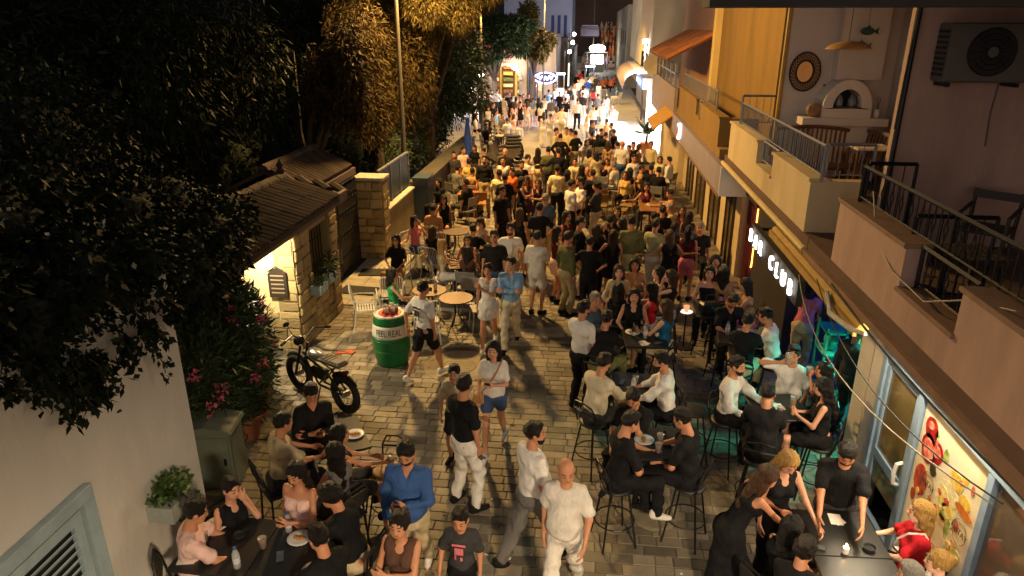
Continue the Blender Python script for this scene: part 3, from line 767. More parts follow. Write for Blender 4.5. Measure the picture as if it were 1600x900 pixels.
for nm_, cl_, c2_, nn_ in (('fruit_slice', '#d9b23c', '#efe0a0', 16), ('herb_leaf', '#8a9a4a', '#c8cf8a', 10), ('nut_piece', '#a8682f', '#d8a468', 12), ('berry', '#a83028', '#d87860', 7)):
    fruit(nm_, cl_, [(rp.uniform(-.5, .5), rp.uniform(-.88, .1) if nm_ != 'berry' else rp.uniform(0, .8), rp.uniform(.02, .06), rp.uniform(.02, .06)) for _ in range(nn_)], .0062 + .0004 * len(nm_) / 10, .2, c2_)
    bpy.data.objects[nm_]['kind'] = 'stuff'
for (yy, zz) in ((.27, .18), (-.4, .14)):
    me = text_mesh('HATAY', .085, .0015); me.materials.append(mat('print_ink', '#6a5a3a', .5, 0))
    o = link('lettering', me, po); o.matrix_basis = Matrix.Translation((-.02, yy, zz)) @ Matrix(((0, 0, -1), (-1, 0, 0), (0, 1, 0))).to_4x4()
    t_ = MB().tube([(-.018, yy + .12 * cos(a * pi / 8), zz + .12 * sin(a * pi / 8)) for a in range(16)], .003, 4, closed=True).build('print_ring', MATS['print_ink'], po)
# strip lamp under the slab that lights the poster wall
sl = empty('strip_lamp', (3.25, 6.2, 2.6), label='slim strip lamp under the balcony above the fruit poster', cat='lamp')
MB().b2(-.04, .04, -1.2, 1.2, .02, .07).build('housing', MATS['white_plastic'], sl)
MB().b2(-.025, .025, -1.15, 1.15, .005, .019).build('tube', mat('strip_glow', (1, .85, .6), .5, 0, emit=9, ecol=(1, .80, .50)), sl)
lamp('strip_light', 'AREA', (0, 0, -.02), 30, (1, .80, .52), sl, .06, size_y=2.3, rot=(0, R(25), 0))

# --- house B: bar below, fireplace terrace above
B = empty('terrace_house', (0, 0, 0), label='house with outdoor fireplace terrace above the bar sign', cat='house')
cream = MATS['plaster_cream']
MB().b2(3.0, 7.5, 9.64, 16.3, 2.68, 2.898).build('balcony_slab', MATS['slab_edge'], B)
MB().cyl((2.97, 9.64, 2.72), (2.97, 16.3, 2.72), .05, k=8).build('drip_moulding', mat('cream_pipe', '#c9b27c', .6, .2, 5), B)
parapet(B, [(9.9, 12.05, 3.66), (12.05, 13.25, 3.27), (13.25, 15.95, 3.68)], cream, cop='plaster_cream')
MB().b2(3.2, 3.75, 9.9, 10.08, 2.9, 3.62).build('return_wall', cream, B)
railing('railing', B, 3.1, 9.8, 15.4, 3.66, 4.11, MATS['rail_grey'], False, .11)
railing('railing', B, 3.1, 12.1, 13.2, 3.27, 3.66, MATS['rail_grey'], False, .11)
railing('return_railing', B, 9.98, 3.2, 3.8, 3.64, 4.11, MATS['rail_grey'], False, .12, 'x')
railing('return_railing', B, 15.5, 3.1, 4.1, 3.66, 4.25, MATS['rail_grey'], False, .14, 'x')
MB().b2(3.5, 7.5, 14.0, 14.2, 2.9, 7.0).build('fireplace_wall', mat('white_wall_b', '#cfc2b6', .85, .08, 1, bump=.1, dirt=.2), B)
MB().b2(5.4, 7.5, 9.64, 14.0, 2.9, 7.0).build('inner_wall', MATS['white_wall_b'], B)
MB().b2(4.32, 5.1, 13.72, 13.998, 4.7, 7.0).build('chimney_breast', MATS['white_wall_b'], B)
MB().b2(3.0, 7.5, 9.9, 14.0, 6.4, 6.6).build('upper_slab', MATS['upper_slab'], B)
MB().cyl((3.46, 14.0, 2.9), (3.46, 14.0, 7), .045, k=8).build('drain_pipe', mat('yellow_pipe', '#b08a3c', .6, .15), B)
# fireplace with arched mouth
fp = empty('fireplace', (4.5, 13.70, 2.9), label='white arched outdoor fireplace with mantel shelf', cat='fireplace')
k = MB(); n = 14; o1 = [(.42 * cos(pi * i / n), 1.32 + .5 * sin(pi * i / n)) for i in range(n + 1)]; i1 = [(.25 * cos(pi * i / n), 1.34 + .32 * sin(pi * i / n)) for i in range(n + 1)]
vs = []; f = []
for yy in (-.28, .28):
    vs += [(a, yy, b) for a, b in o1] + [(a, yy, b) for a, b in i1]
N = n + 1
for i in range(n):
    f += [(i, i + 1, N + i + 1, N + i), (2 * N + i + 1, 2 * N + i, 3 * N + i, 3 * N + i + 1), (i + 1, i, 2 * N + i, 2 * N + i + 1), (N + i, N + i + 1, 3 * N + i + 1, 3 * N + i)]
k.add(vs, f); k.b2(-.42, .42, -.28, .28, 1.16, 1.318)
k.build('arch', MATS['white_wall_b'], fp)
MB().b2(-.3, .3, .2, .27, 1.2, 1.7).build('firebox', MATS['dark_inner'], fp)
MB().b2(-.75, .72, -.34, .28, 1.02, 1.16, bev=.01).build('mantel', MATS['white_wall_b'], fp)
MB().b2(-.5, .5, -.2, .28, 0, 1.02).build('base', MATS['white_wall_b'], fp)
for x_ in (-.1, .12):
    k = MB().lathe([(.05, 0), (.07, .03), (.07, .12), (.05, .16), (.02, .2)], 8)
    q = k.build('lantern', mat('lantern_glass', (.18, .2, .2), .2, .1), None, loc=(4.5 + x_, 13.6, 4.25)); tag(q, ('smaller' if x_ < 0 else 'larger') + ' glass lantern inside the fireplace mouth, ' + ('street side' if x_ < 0 else 'inner side'), 'lantern', 'lanterns in the fireplace')
q = MB().ell((0, 0, .12), (.16, .12, .13), 10, 6).build('wicker_vase', mat('wicker', '#8a6a4a', .8, .4, 40), None, loc=(3.98, 13.55, 4.065)); tag(q, 'rounded wicker vase on the street end of the mantel', 'vase')
q = empty('mantel_jar', (5.06, 13.55, 4.065), label='small jar with sticks on the inner end of the mantel', cat='jar')
MB().lathe([(.03, 0), (.045, .03), (.04, .12), (.03, .14)], 10).build('jar', MATS['white_plastic'], q); MB().tube([(0, 0, .1), (.03, 0, .34)], .006).tube([(0, 0, .1), (-.01, .02, .36)], .006).build('sticks', MATS['dark_wood'], q)
# round woven mirror
mi_ = empty('round_mirror', (3.83, 13.94, 4.82), label='oval mirror in a dark woven frame on the terrace wall', cat='mirror')
k = MB(); R0 = [(.27 * cos(2 * pi * i / 28), -.0, .34 * sin(2 * pi * i / 28)) for i in range(28)]
vs = []; f = []
for (s_, yy) in ((1.0, .04), (1.0, -.02), (.56, -.02), (.56, .04)): vs += [(a * s_, yy, b * s_) for a, _, b in R0]
for L in range(3): f += [(L * 28 + i, L * 28 + (i + 1) % 28, (L + 1) * 28 + (i + 1) % 28, (L + 1) * 28 + i) for i in range(28)]
k.add(vs, f).build('frame', mat('woven_pale', '#9a7a58', .8, .5, 60), mi_)
k = MB()
for s_ in (.99, .575): k.tube([(a * s_, -.02, b * s_) for a, _, b in R0], .016, 5, closed=True)
for i in range(28): k.tube([(R0[i][0] * .6, -.024, R0[i][2] * .6), (R0[(i + 1) % 28][0] * .78, -.026, R0[(i + 1) % 28][2] * .78), (R0[i][0] * .97, -.024, R0[i][2] * .97)], .008, 4)
k.build('weave', mat('woven_dark', '#2a1812', .7, .3), mi_)
MB().prism([(a * .56, b * .56) for a, _, b in R0], 'y', 0, .02).build('mirror_glass', mat('mirror_glass', (.75, .7, .65), .05, 0, metal=1), mi_)
# pendant lamp shade (unlit), hanging fish
pl = empty('pendant_shade', (4.05, 12.5, 5.25), label='unlit shallow woven pendant shade over the terrace', cat='lamp')
MB().lathe([(.34, 0), (.335, .015), (.26, .07), (.1, .12), (.03, .13)], 20).build('shade', mat('shade_weave', '#b0834a', .7, .3, 30), pl, smooth=True)
MB().cyl((0, 0, .12), (0, 0, 1.16), .008, k=5).build('cord', MATS['dark_wood'], pl)
for (x_, z_, c_, lab) in ((4.70, 5.52, '#1f4a44', 'dark green hanging fish ornament'), (4.62, 5.28, '#7a6a58', 'pale hanging fish ornament below the green one')):
    k = MB(); k.ell((0, 0, 0), (.12, .03, .065), 12, 8); k.prism([(.1, 0), (.19, .06), (.17, 0), (.19, -.06)], 'y', -.008, .008); k.prism([(-.03, .06), (.04, .055), (.03, .1)], 'y', -.006, .006); k.cyl((0, 0, .06), (0, 0, .95 if z_ > 5.4 else .14), .003, k=4)
    q = k.build('fish_ornament', mat('fish' + c_, c_, .5, .3, 20), None, loc=(x_, 13.62, z_), smooth=True); tag(q, lab, 'ornament')
# terrace bench and side table
be = empty('slatted_bench', (3.84, 12.95, 2.9), label='dark wooden slatted bench with curved back on the terrace', cat='bench')
wd = mat('teak', '#5a3a26', .6, .3, 8, bump=.2)
MB().b2(-.62, .62, -.5, .02, .40, .45, bev=.01).build('seat', wd, be)
top_ = [(-.62 + i * .124, .06 * sin(pi * i / 10)) for i in range(11)]
k = MB(); k.tube([(a, .06, 1.0 + b) for a, b in top_], .035, 6); k.build('top_rail', wd, be)
for i in range(15): MB().b2(-.56 + i * .08 - .016, -.56 + i * .08 + .016, .045, .07, .45, 1.0 + .05 * sin(pi * (i + .5) / 15)).build('slat', wd, be)
for s_ in (-1, 1):
    MB().b2(s_ * .6 - .03, s_ * .6 + .03, -.5, .08, .62, .68, bev=.008).build('armrest', wd, be)
    for yy in (-.46, .04): MB().b2(s_ * .6 - .028, s_ * .6 + .028, yy - .028, yy + .028, 0, .62).build('leg', wd, be)
ch_ = empty('slatted_armchair', (4.62, 12.75, 2.9), R(-70), label='dark wooden slatted armchair beside the bench', cat='chair')
MB().b2(-.28, .28, -.25, .25, .38, .43, bev=.01).build('seat', wd, ch_)
for i in range(7): MB().box((-.24 + i * .08, .27, .7), (.035, .02, .55), rx=-.15).build('slat', wd, ch_)
MB().box((0, .31, .98), (.6, .035, .06), rx=-.15).build('top_rail', wd, ch_)
for a in (-.26, .26):
    for b in (-.22, .22): MB().b2(a - .025, a + .025, b - .025, b + .025, 0, .38).build('leg', wd, ch_)
st_ = empty('terrace_table', (4.55, 12.2, 2.9), label='small white-topped terrace table with two plates', cat='table')
MB().b2(-.28, .28, -.26, .26, .82, .86, bev=.006).build('table_top', mat('tile_top', '#c9bdb0', .5, .25, 18), st_)
for a in (-.25, .25):
    for b in (-.22, .22): MB().b2(a - .02, a + .02, b - .02, b + .02, 0, .82).build('leg', wd, st_)
MB().b2(-.25, .25, -.2, .2, .4, .43).build('shelf', wd, st_)
for i, x_ in enumerate((-.1, .1)):
    q = MB().lathe([(.03, 0), (.06, .004), (.085, .015)], 14).build('plate', mat('china', (.8, .8, .8), .3, .05), None, loc=(4.55 + x_, 12.2, 3.765)); tag(q, 'small white plate on the terrace table, ' + ('street side' if i == 0 else 'wall side'), 'plate', 'plates on the terrace table')
# bar under house B
MB().b2(3.55, 3.75, 12.1, 14.9, 0, 2.68).build('bar_wall', mat('bar_dark', '#2b2624', .7, .2, 3, dirt=.4), B)
MB().b2(5.6, 5.75, 8.5, 14.9, 0, 2.68).build('bar_back_wall', mat('bar_back', '#56545c', .8, .2, 2), B)
MB().b2(3.6, 5.6, 8.46, 8.56, 0, 2.68).build('side_wall', mat('teal_wall', '#1f4a44', .7, .2, 2), B)
MB().b2(3.75, 5.6, 8.56, 14.9, -.02, .02).build('bar_floor', MATS['dark_slab'], B)
MB().b2(3.5, 3.7, 14.9, 16.3, 2.05, 2.68).build('lintel', MATS['bar_dark'], B)
k = MB()
for i in range(6): k.b2(5.56, 5.58, 9.6 + i * .4, 9.62 + i * .4, .8, 2.5)
for j in range(4): k.b2(5.56, 5.58, 9.6, 11.6, .9 + j * .45, .92 + j * .45)
k.build('window_grid', MATS['rail_black'], B)
bt_ = empty('blue_bar_light', (5.2, 10.9, 2.4), label='blue tube light inside the bar', cat='lamp')
MB().b2(-.03, .03, -.8, .8, 0, .04).build('tube', mat('blue_glow', (.1, .2, 1), .5, 0, emit=6, ecol=(.08, .18, 1)), bt_)
lamp('blue_light', 'AREA', (0, 0, -.03), 9, (.10, .2, 1), bt_, .1, size_y=1.5)
rk = empty('teal_rack', (3.75, 10.25, 0), label='teal-lit metal shelf rack in the bar opening', cat='shelf')
tl = mat('teal_paint', '#2fb5a0', .5, .15, 5)
for x_ in (-.14, .14):
    for y_ in (-.22, .22): MB().b2(x_ - .015, x_ + .015, y_ - .015, y_ + .015, 0, 1.4).build('post', tl, rk)
for z_ in (.3, .62, .94, 1.3): MB().b2(-.155, .155, -.235, .235, z_, z_ + .025).build('shelf', tl, rk)
MB().ell((.0, .0, 1.12), (.1, .16, .15), 12, 8).build('round_panel', tl, rk, smooth=True)
tg = empty('teal_light', (4.35, 9.35, 2.35), label='teal spot lamp inside the bar ceiling', cat='lamp')
MB().lathe([(.06, .12), (.06, 0), (.045, -.0)], 10).build('can', MATS['rail_black'], tg); MB().lathe([(.04, -.004), (0, -.004)], 10).build('bulb', mat('teal_glow', (.1, 1, .8), .5, 0, emit=10, ecol=(.05, 1, .75)), tg)
lamp('teal_spot', 'SPOT', (0, 0, -.03), 130, (.05, 1, .72), tg, .06, cone=R(110), blend=.5, rot=(R(-20), R(20), 0))
# lit letters of the bar sign
sg = empty('bar_sign', (3.1, 11.75, 1.9), label='white glowing bar letters on a dark sign board', cat='sign')
MB().b2(-.0, .1, -1.65, 1.65, -.2, .2).build('sign_board', mat('sign_board', '#2a2420', .7, .2), sg)
for y_ in (-1.47, 1.47): MB().b2(.1, .45, y_ - .03, y_ + .03, .1, .15).build('bracket', MATS['rail_black'], sg)
lg = mat('letter_glow', (1, 1, .95), .5, 0, emit=2.6, ecol=(1, .97, .88))
for i, c_ in enumerate('BAR CLUB'):
    if c_ == ' ': continue
    me = text_mesh(c_, .34, .015); me.materials.append(lg)
    q = link('letter', me, sg); q.matrix_basis = Matrix.Translation((-.045, 1.42 - i * .405, 0)) @ Matrix(((0, 0, -1), (-1, 0, 0), (0, 1, 0))).to_4x4()
# retracted awning roller
aw = empty('awning_roller', (3.02, 9.4, 2.52), label='retracted cream awning roller under the terrace slab', cat='awning')
MB().cyl((0, -2.0, 0), (0, 2.0, 0), .06, k=10).build('roller', mat('awning_cream', '#b08e4a', .7, .2, 6), aw)
MB().b2(-.1, -.06, -2.0, 2.0, -.1, .0).build('front_bar', MATS['awning_cream'], aw)
for y_ in (-1.9, 1.9): MB().b2(-.03, .3, y_ - .03, y_ + .03, -.02, .03).build('bracket', MATS['rail_black'], aw)
q = MB().tube([(0, 0, 0), (-.1, -.5, -.08), (-.05, -1.0, -.05), (0, -1.3, .02)], [.025, .035, .03, .02], 8).build('rolled_plastic', mat('clear_sheet', (.6, .58, .5), .3, .3, 10), None, loc=(2.93, 8.4, 2.56)); tag(q, 'crumpled clear plastic roll tied under the slab edge', 'plastic sheet')
# curtain doorway with lit display cabinet
cu2 = empty('red_curtain', (3.62, 15.75, 0), label='dark red door curtain beside the lit display', cat='curtain')
k = MB()
for i in range(14): k.tube([(.04 * (i % 2), -.35 + i * .055, 0.05), (.04 * (i % 2) + .015, -.35 + i * .055, 1.0), (.04 * (i % 2), -.35 + i * .055, 2.02)], .036, 6)
k.build('drape', mat('curtain_red', '#5a1418', .85, .25, 6), cu2); MB().cyl((.02, -.5, 2.04), (.02, .5, 2.04), .018, k=6).build('rod', MATS['rail_black'], cu2)
dc = empty('display_cabinet', (3.72, 15.15, 0), label='lit display cabinet full of small boxes by red curtain', cat='cabinet')
MB().b2(0, .3, -.2, .2, 0, 2.04).build('case', MATS['dark_inner'], dc)
for i in range(7): MB().b2(-.012, -.002, -.17, .17, .5 + i * .2, .66 + i * .2).build('box', mat('display_glow', (1, .85, .8), .5, .5, 30, emit=2.2, ecol=(1, .8, .72)), dc)
nb = MB().tube([(3.55, 14.92, 2.0), (3.55, 14.92, .75), (3.55, 14.98, .7)], .016, 6).build('neon_tube', mat('neon_orange', (1, .35, .05), .5, 0, emit=9, ecol=(1, .3, .03)), None); tag(nb, 'vertical orange neon tube beside the display cabinet', 'neon')
# --- house C: yellow, signboard below
C = empty('yellow_house', (0, 0, 0), label='yellow house with stepped balcony above a lilac sign fascia', cat='house')
yw = MATS['plaster_yellow']
MB().b2(3.0, 7.5, 17.0, 26.2, 2.68, 2.898).build('balcony_slab', yw, C)
parapet(C, [(17.4, 20.6, 3.6), (20.6, 21.5, 3.2), (21.5, 25.9, 3.64)], yw, cop='plaster_yellow')
MB().b2(3.2, 3.9, 17.4, 17.6, 2.9, 3.56).build('return_wall', yw, C)
railing('railing', C, 3.1, 18.6, 25.7, 3.62, 4.08, MATS['rail_grey'], False, .13)
railing('railing', C, 3.1, 20.65, 21.45, 3.2, 3.62, MATS['rail_grey'], False, .13)
MB().b2(4.2, 7.5, 17.4, 26.2, 2.9, 7.5).build('upper_wall', yw, C)
MB().b2(4.0, 4.2, 25.7, 26.2, 2.9, 7.5).build('corner_pier', mat('pale_yellow', '#d9bd78', .85, .1, 1), C)
MB().b2(3.5, 3.7, 16.35, 27.0, 0, 2.68).build('shop_wall', cream, C)
for (y0, y1) in ((17.0, 17.9), (19.0, 20.4), (21.6, 23.2), (24.2, 25.6)):
    w_ = MB().b2(3.47, 3.51, y0, y1, .05, 2.1).build('shop_window', mat('shopwin', (.10, .07, .03), .1, .4, 4, spec=.8), C)
    k = MB()
    for yy in (y0 - .03, (y0 + y1) / 2, y1 + .03): k.b2(3.44, 3.5, yy - .03, yy + .03, 0, 2.12)
    k.b2(3.44, 3.5, y0 - .03, y1 + .03, 2.12, 2.18); k.build('frame', MATS['dark_wood'], w_)
fs = empty('sign_fascia', (2.9, 21.3, 2.0), label='lilac-grey sign fascia box under the yellow house', cat='sign')
MB().b2(0, .6, -5.2, 5.2, 0, .66).build('box', mat('lilac', '#8d8490', .5, .12, 1.5, dirt=.3), fs); MB().b2(-.02, .0, -5.2, 5.2, -.03, .03).build('lower_trim', mat('trim_brown', '#7a5a44', .6), fs)
MB().b2(0, .62, -5.26, -5.202, .0, .66).build('end_lit_face', mat('end_lit_tint', '#cfd3c4', .5, .1, 3), fs)  # paler greenish sheet: the light on this end put into its colour
rs_ = empty('round_sign', (2.87, 24.0, 2.36), label='small red and white glowing round sign on the lilac fascia', cat='sign')
MB().cyl((-.05, 0, 0), (.02, 0, 0), .26, k=20).build('light_box', mat('sign_white_glow', (1, .9, .9), .5, 0, emit=2.5, ecol=(1, .86, .86)), rs_); MB().cyl((-.06, 0, 0), (-.052, 0, 0), .18, k=20).build('red_disc', mat('red_disc', '#a01818', .5), rs_)
# --- house D: tiled canopy over an enclosed balcony
Dh = empty('tiled_roof_house', (0, 0, 0), label='house with small tiled canopy over a closed-in balcony', cat='house')
MB().b2(3.3, 7.5, 27.2, 40, 0, 2.5).build('shop_wall', cream, Dh)
MB().b2(3.0, 3.12, 27.4, 38.0, 1.85, 3.45).build('balcony_front', mat('balcony_panel', '#8a7a70', .7, .15, 3), Dh)
MB().b2(3.12, 7.5, 27.3, 38.1, 2.4, 2.6).build('balcony_slab', cream, Dh)
MB().b2(4.6, 7.5, 27.2, 40, 2.6, 7.5).build('upper_wall', mat('pink_wall_d', '#b58a68', .85, .1, 1), Dh)
k = MB()
for yy in (28, 29.6, 31.2, 32.8, 34.4, 36, 37.8): k.b2(3.02, 3.1, yy, yy + .1, 3.45, 4.3)
k.b2(3.03, 3.09, 28, 37.9, 3.9, 3.95); k.build('posts', MATS['rail_grey'], Dh)
rf = MB().prism([(2.8, 4.35), (4.6, 5.25), (4.6, 5.33), (2.8, 4.43)], 'y', 29.0, 38.5).build('roof', mat('tile_under', '#6a3a20', .8), Dh)
tm = mat('roof_tile', '#b5713a', .75, .3, 9, bump=.3, rnd=.35, dirt=.4)
tme = MB().prism([(-.27, 0), (-.16, .1), (.16, .1), (.27, 0), (.2, 0), (.12, .06), (-.12, .06), (-.2, 0)], 'x', 0, .55).mesh('tile', tm)
for i in range(16):
    for j in range(4):
        o = link('tile', tme, rf, (2.78 + j * .46, 29.3 + i * .585, 4.42 + j * .23 + .012 * (j % 2))); o.rotation_euler = (0, -math.atan(.5), random.uniform(-.03, .03))
MB().b2(2.98, 3.05, 27.2, 27.9, 1.7, 2.6).build('yellow_awning_end', mat('awning_yellow', '#b98a2c', .7), Dh)
ay = MB().prism([(2.3, 2.0), (3.3, 2.75), (3.3, 2.7), (2.3, 1.93)], 'y', 27.3, 30.5).build('yellow_awning', MATS['awning_yellow'], None); tag(ay, 'yellow fabric awning at the end of the lilac fascia', 'awning')
sd_ = empty('satellite_dish', (2.92, 36.5, 3.85), label='round satellite dish on the closed-in balcony', cat='satellite dish')
k = MB().lathe([(.0, 0), (.25, .03), (.5, .12), (.51, .12), (.25, .02), (0, -.01)], 20); o = k.build('dish', mat('dish', '#a89a80', .6, .1), sd_, smooth=True); o.rotation_euler = (R(80), 0, R(-25)); MB().cyl((0, .1, 0), (.1, .35, -.4), .025, k=6).build('arm', MATS['rail_grey'], sd_)
# --- E: bright shop with curved awning
Eh = empty('bright_shop', (0, 0, 0), label='white glowing shop front with blue lit sign and curved awning', cat='shop')
MB().b2(3.6, 7.5, 40.2, 62, 0, 3).build('shop_wall', pw, Eh); MB().b2(3.3, 7.5, 44, 70, 3.0, 8).build('upper_wall', mat('cream_upper', '#cdb994', .85, .1, 1), Eh)
MB().b2(3.2, 3.45, 33.6, 33.8, 0, 2.45).build('end_pier', cream, Eh)
glow = mat('shop_glow', (1, .97, .93), .5, .25, 1.5, emit=9, ecol=(1, .93, .88))
for i in range(6):
    w_ = MB().b2(3.22, 3.25, 33.9 + i * 1.6, 35.4 + i * 1.6, .1, 2.3).build('shop_window', glow, Eh)
    MB().b2(3.17, 3.26, 35.42 + i * 1.6, 35.48 + i * 1.6, 0, 2.35).build('mullion', pw, w_)
MB().b2(3.24, 3.3, 33.8, 43.8, 2.3, 2.45).build('lintel', pw, Eh)
MB().b2(2.7, 3.3, 41, 62, 2.3, 2.9).build('fascia', mat('fascia_white', '#d9d2d6', .6), Eh)
k = MB(); pr_ = [(2.7 - .9 * sin(a * pi / 16), 2.9 - .95 * (1 - cos(a * pi / 16))) for a in range(9)]
k.prism(pr_ + [(a + .02, b - .04) for a, b in pr_[::-1]], 'y', 46, 60); k.build('curved_awning', mat('awning_tan', '#a8917c', .7), Eh)
MB().b2(2.66, 2.7, 41.5, 46, 2.35, 2.85).build('blue_sign', mat('blue_sign', (.05, .15, .8), .5, 0, emit=1.2, ecol=(.08, .2, 1)), Eh)
for i in range(5): MB().b2(2.63, 2.655, 41.9 + i * .75, 42.25 + i * .75, 2.5, 2.72).build('letter', mat('sign_letter', (.7, .85, 1), .5, 0, emit=6, ecol=(.6, .8, 1)), Eh)
railing('railing', Eh, 3.25, 44.5, 52, 3.0, 4.0, MATS['rail_black'], False, .2)

# ---------------------------------------------------------------- left-hand side
# near white house with blue shutter
Wh = empty('white_house', (0, 0, 0), label='plain white plastered house with blue shuttered window', cat='house')
MB().b2(-9.5, -4.14, -2, 6.16, 0, 3.35).build('wall', mat('plaster_grey', '#dcd7ce', .9, .08, 1.6, bump=.25, bscale=18, dirt=.3, stretch=(1, 1, .35)), Wh)
k = MB(); bp = mat('shutter_blue', '#a6bac2', .6, .15, 6, bump=.15, dirt=.3)
k.b2(-4.138, -4.06, 2.4, 4.55, 1.88, 2.0, bev=.006); k.b2(-4.138, -4.06, 4.42, 4.55, .2, 1.88, bev=.006)
wfr = k.build('window_frame', bp, Wh)
for (y0, y1) in ((3.63, 4.38), (2.86, 3.6)):
    s_ = MB(); s_.b2(-4.12, -4.075, y0, y0 + .09, .3, 1.86); s_.b2(-4.12, -4.075, y1 - .09, y1, .3, 1.86); s_.b2(-4.12, -4.075, y0 + .09, y1 - .09, 1.76, 1.86); s_.b2(-4.12, -4.075, y0 + .09, y1 - .09, .98, 1.06)
    sh_ = s_.build('shutter', bp, Wh)
    MB().b2(-4.137, -4.132, y0 + .02, y1 - .02, .32, 1.84).build('gap_shade_sheet', MATS['dark_inner'], sh_)  # dark sheet added so the louvre gaps read as shade
    lm = MB().box((0, 0, 0), (.012, y1 - y0 - .18, .062), ry=.6).mesh('louvre', bp)
    for j in range(17):
        if j != 8: link('louvre', lm, sh_, (-4.096, (y0 + y1) / 2, .40 + j * .08))
# flower box on the white wall
fb = empty('wall_flower_box', (-4.0, 5.42, 1.12), label='white wooden flower box with green plant on the white wall', cat='planter')
MB().b2(-.13, .13, -.22, .22, -.06, .12, bev=.01).build('box', mat('box_paint', '#a9b0aa', .7, .2, 6, dirt=.5), fb)
MB().b2(-.14, -.02, -.16, .16, -.1, -.062).build('bracket', MATS['rail_black'], fb)
# stone gatehouse
G = empty('stone_gatehouse', (0, 0, 0), label='small stone gatehouse with tiled roof and lit porch', cat='gatehouse')
stm = mat('field_stone', '#a8946a', .85, .3, 5, bump=.5, bscale=25, rnd=.3, dirt=.35)
mor = mat('stone_mortar', '#8f8060', .95, .2, 8, bump=.4)
core = MB(); core.b2(-5.5, -5.13, 11.3, 12.0, 0, 2.42).b2(-5.5, -5.13, 12.0, 12.95, 0, .85).b2(-5.5, -5.1, 12.95, 13.35, 0, 2.55).b2(-5.5, -5.13, 12.0, 12.95, 2.05, 2.42)
sw_ = core.build('stone_wall', mor, G)
def stones(x, y0, y1, z0, z1, par, face='x', depth=.05):
    z = z0
    while z < z1 - .05:
        hh = min(random.uniform(.14, .26), z1 - z)
        y = y0
        while y < y1 - .03:
            ll = random.uniform(.18, .42)
            if y1 - (y + ll) < .12: ll = y1 - y
            j = lambda s: random.uniform(-s, s)
            w, t = ll - .02, hh - .018
            k_ = MB(); q = [(-w/2 + j(.018), -t/2 + j(.014)), (0 + j(.02), -t/2 + j(.01)), (w/2 + j(.018), -t/2 + j(.014)), (w/2 + j(.01), t/2 + j(.014)), (j(.02), t/2 + j(.01)), (-w/2 + j(.018), t/2 + j(.014))]
            n = len(q); dd = depth * random.uniform(.6, 1.2); vs = [(0, a, b) for a, b in q] + [(dd * .7, a, b) for a, b in q] + [(dd, a * .86, b * .82) for a, b in q]
            fcs = [(i, (i + 1) % n, n + (i + 1) % n, n + i) for i in range(n)] + [(n + i, n + (i + 1) % n, 2 * n + (i + 1) % n, 2 * n + i) for i in range(n)] + [tuple(range(2 * n, 3 * n))]
            if face != 'x': vs = [(a, -d, b) for d, a, b in vs]
            k_.add(vs, fcs)
            c = (x, y + ll / 2, z + hh / 2) if face == 'x' else (y + ll / 2, x, z + hh / 2)
            k_.build('stone', stm, par, loc=c); y += ll
        z += hh
stones(-5.135, 11.31, 12.0, 0, 2.4, sw_); stones(-5.135, 12.0, 12.95, 0, .82, sw_); stones(-5.105, 12.95, 13.35, 0, 2.52, sw_)
MB().b2(-5.2, -5.06, 12.0, 12.95, .83, .89, bev=.01).build('sill', MATS['pale_stone'], sw_)
k = MB()
for i in range(7): k.cyl((-5.25, 12.06 + i * .14, .88), (-5.25, 12.06 + i * .14, 2.05), .012, k=5)
for z_ in (1.3, 1.75): k.cyl((-5.25, 12.0, z_), (-5.25, 12.95, z_), .012, k=5)
k.build('window_grille', MATS['rail_black'], G)
pwall = MB().b2(-6.6, -5.5, 11.3, 11.6, 0, 2.8).b2(-5.498, -5.14, 11.304, 11.6, 0, 2.42).build('porch_wall', mat('porch_cream', '#d9c79a', .85, .12, 3, bump=.3, bscale=20), G)
stones(11.29, -6.3, -5.13, 0, .75, pwall, 'y', .02); stones(11.296, -5.42, -5.13, .75, 2.4, pwall, 'y', .015)
MB().b2(-6.85, -6.6, 9.0, 13.2, 0, 2.5).build('rear_wall', mor, G); MB().b2(-6.9, -6.55, 9.2, 9.5, 0, 2.5).b2(-5.35, -5.05, 9.0, 9.28, 0, 2.5).build('porch_post', mor, G)
q = empty('wall_plaque', (-5.45, 11.255, 1.3), label='dark ornate plaque on the lit porch wall', cat='sign')
MB().prism([(-.17, -.26), (.17, -.26), (.17, .18), (.1, .26), (0, .3), (-.1, .26), (-.17, .18)], 'y', -.02, .02).build('board', mat('plaque', '#2a221c', .6, .2), q)
for i in range(5): MB().b2(-.12, .12, -.028, -.021, .14 - i * .08, .165 - i * .08).build('line', mat('plaque_line', '#8a7c66', .6), q)
MB().tube([(-.16, -.02, .22), (0, -.03, .33), (.16, -.02, .22)], .012, 5).build('scroll', MATS['plaque'], q)
# roof of gatehouse: timber fascia and clay tiles
MB().b2(-4.78, -4.70, 8.3, 13.1, 2.42, 2.62).build('fascia_beam', mat('timber', '#5a4430', .7, .3, 3, bump=.3, stretch=(4, .6, 4)), G)
RS = math.atan2(.32, 1.12)
roof = MB().prism([(-4.68, 2.58), (-5.8, 2.90), (-6.9, 2.58), (-6.9, 2.5), (-5.8, 2.82), (-4.68, 2.5)], 'y', 8.2, 12.6).build('roof', mat('roof_board', '#3a2a1c', .9), G)
gt = mat('old_tile', '#46352a', .9, .4, 7, bump=.4, rnd=.45, dirt=.8)
gte = MB().prism([(-.085, 0), (-.06, .05), (0, .075), (.06, .05), (.085, 0), (.06, 0), (0, .05), (-.06, 0)], 'x', -.2, .2).mesh('tile', gt)
for i in range(27):
    for j in range(3):
        o = link('tile', gte, roof, (-4.86 - j * .37, 8.35 + i * .185 * .87, 2.645 + j * .107 + random.uniform(-.006, .006))); o.rotation_euler = (0, RS * .98, random.uniform(-.04, .04))
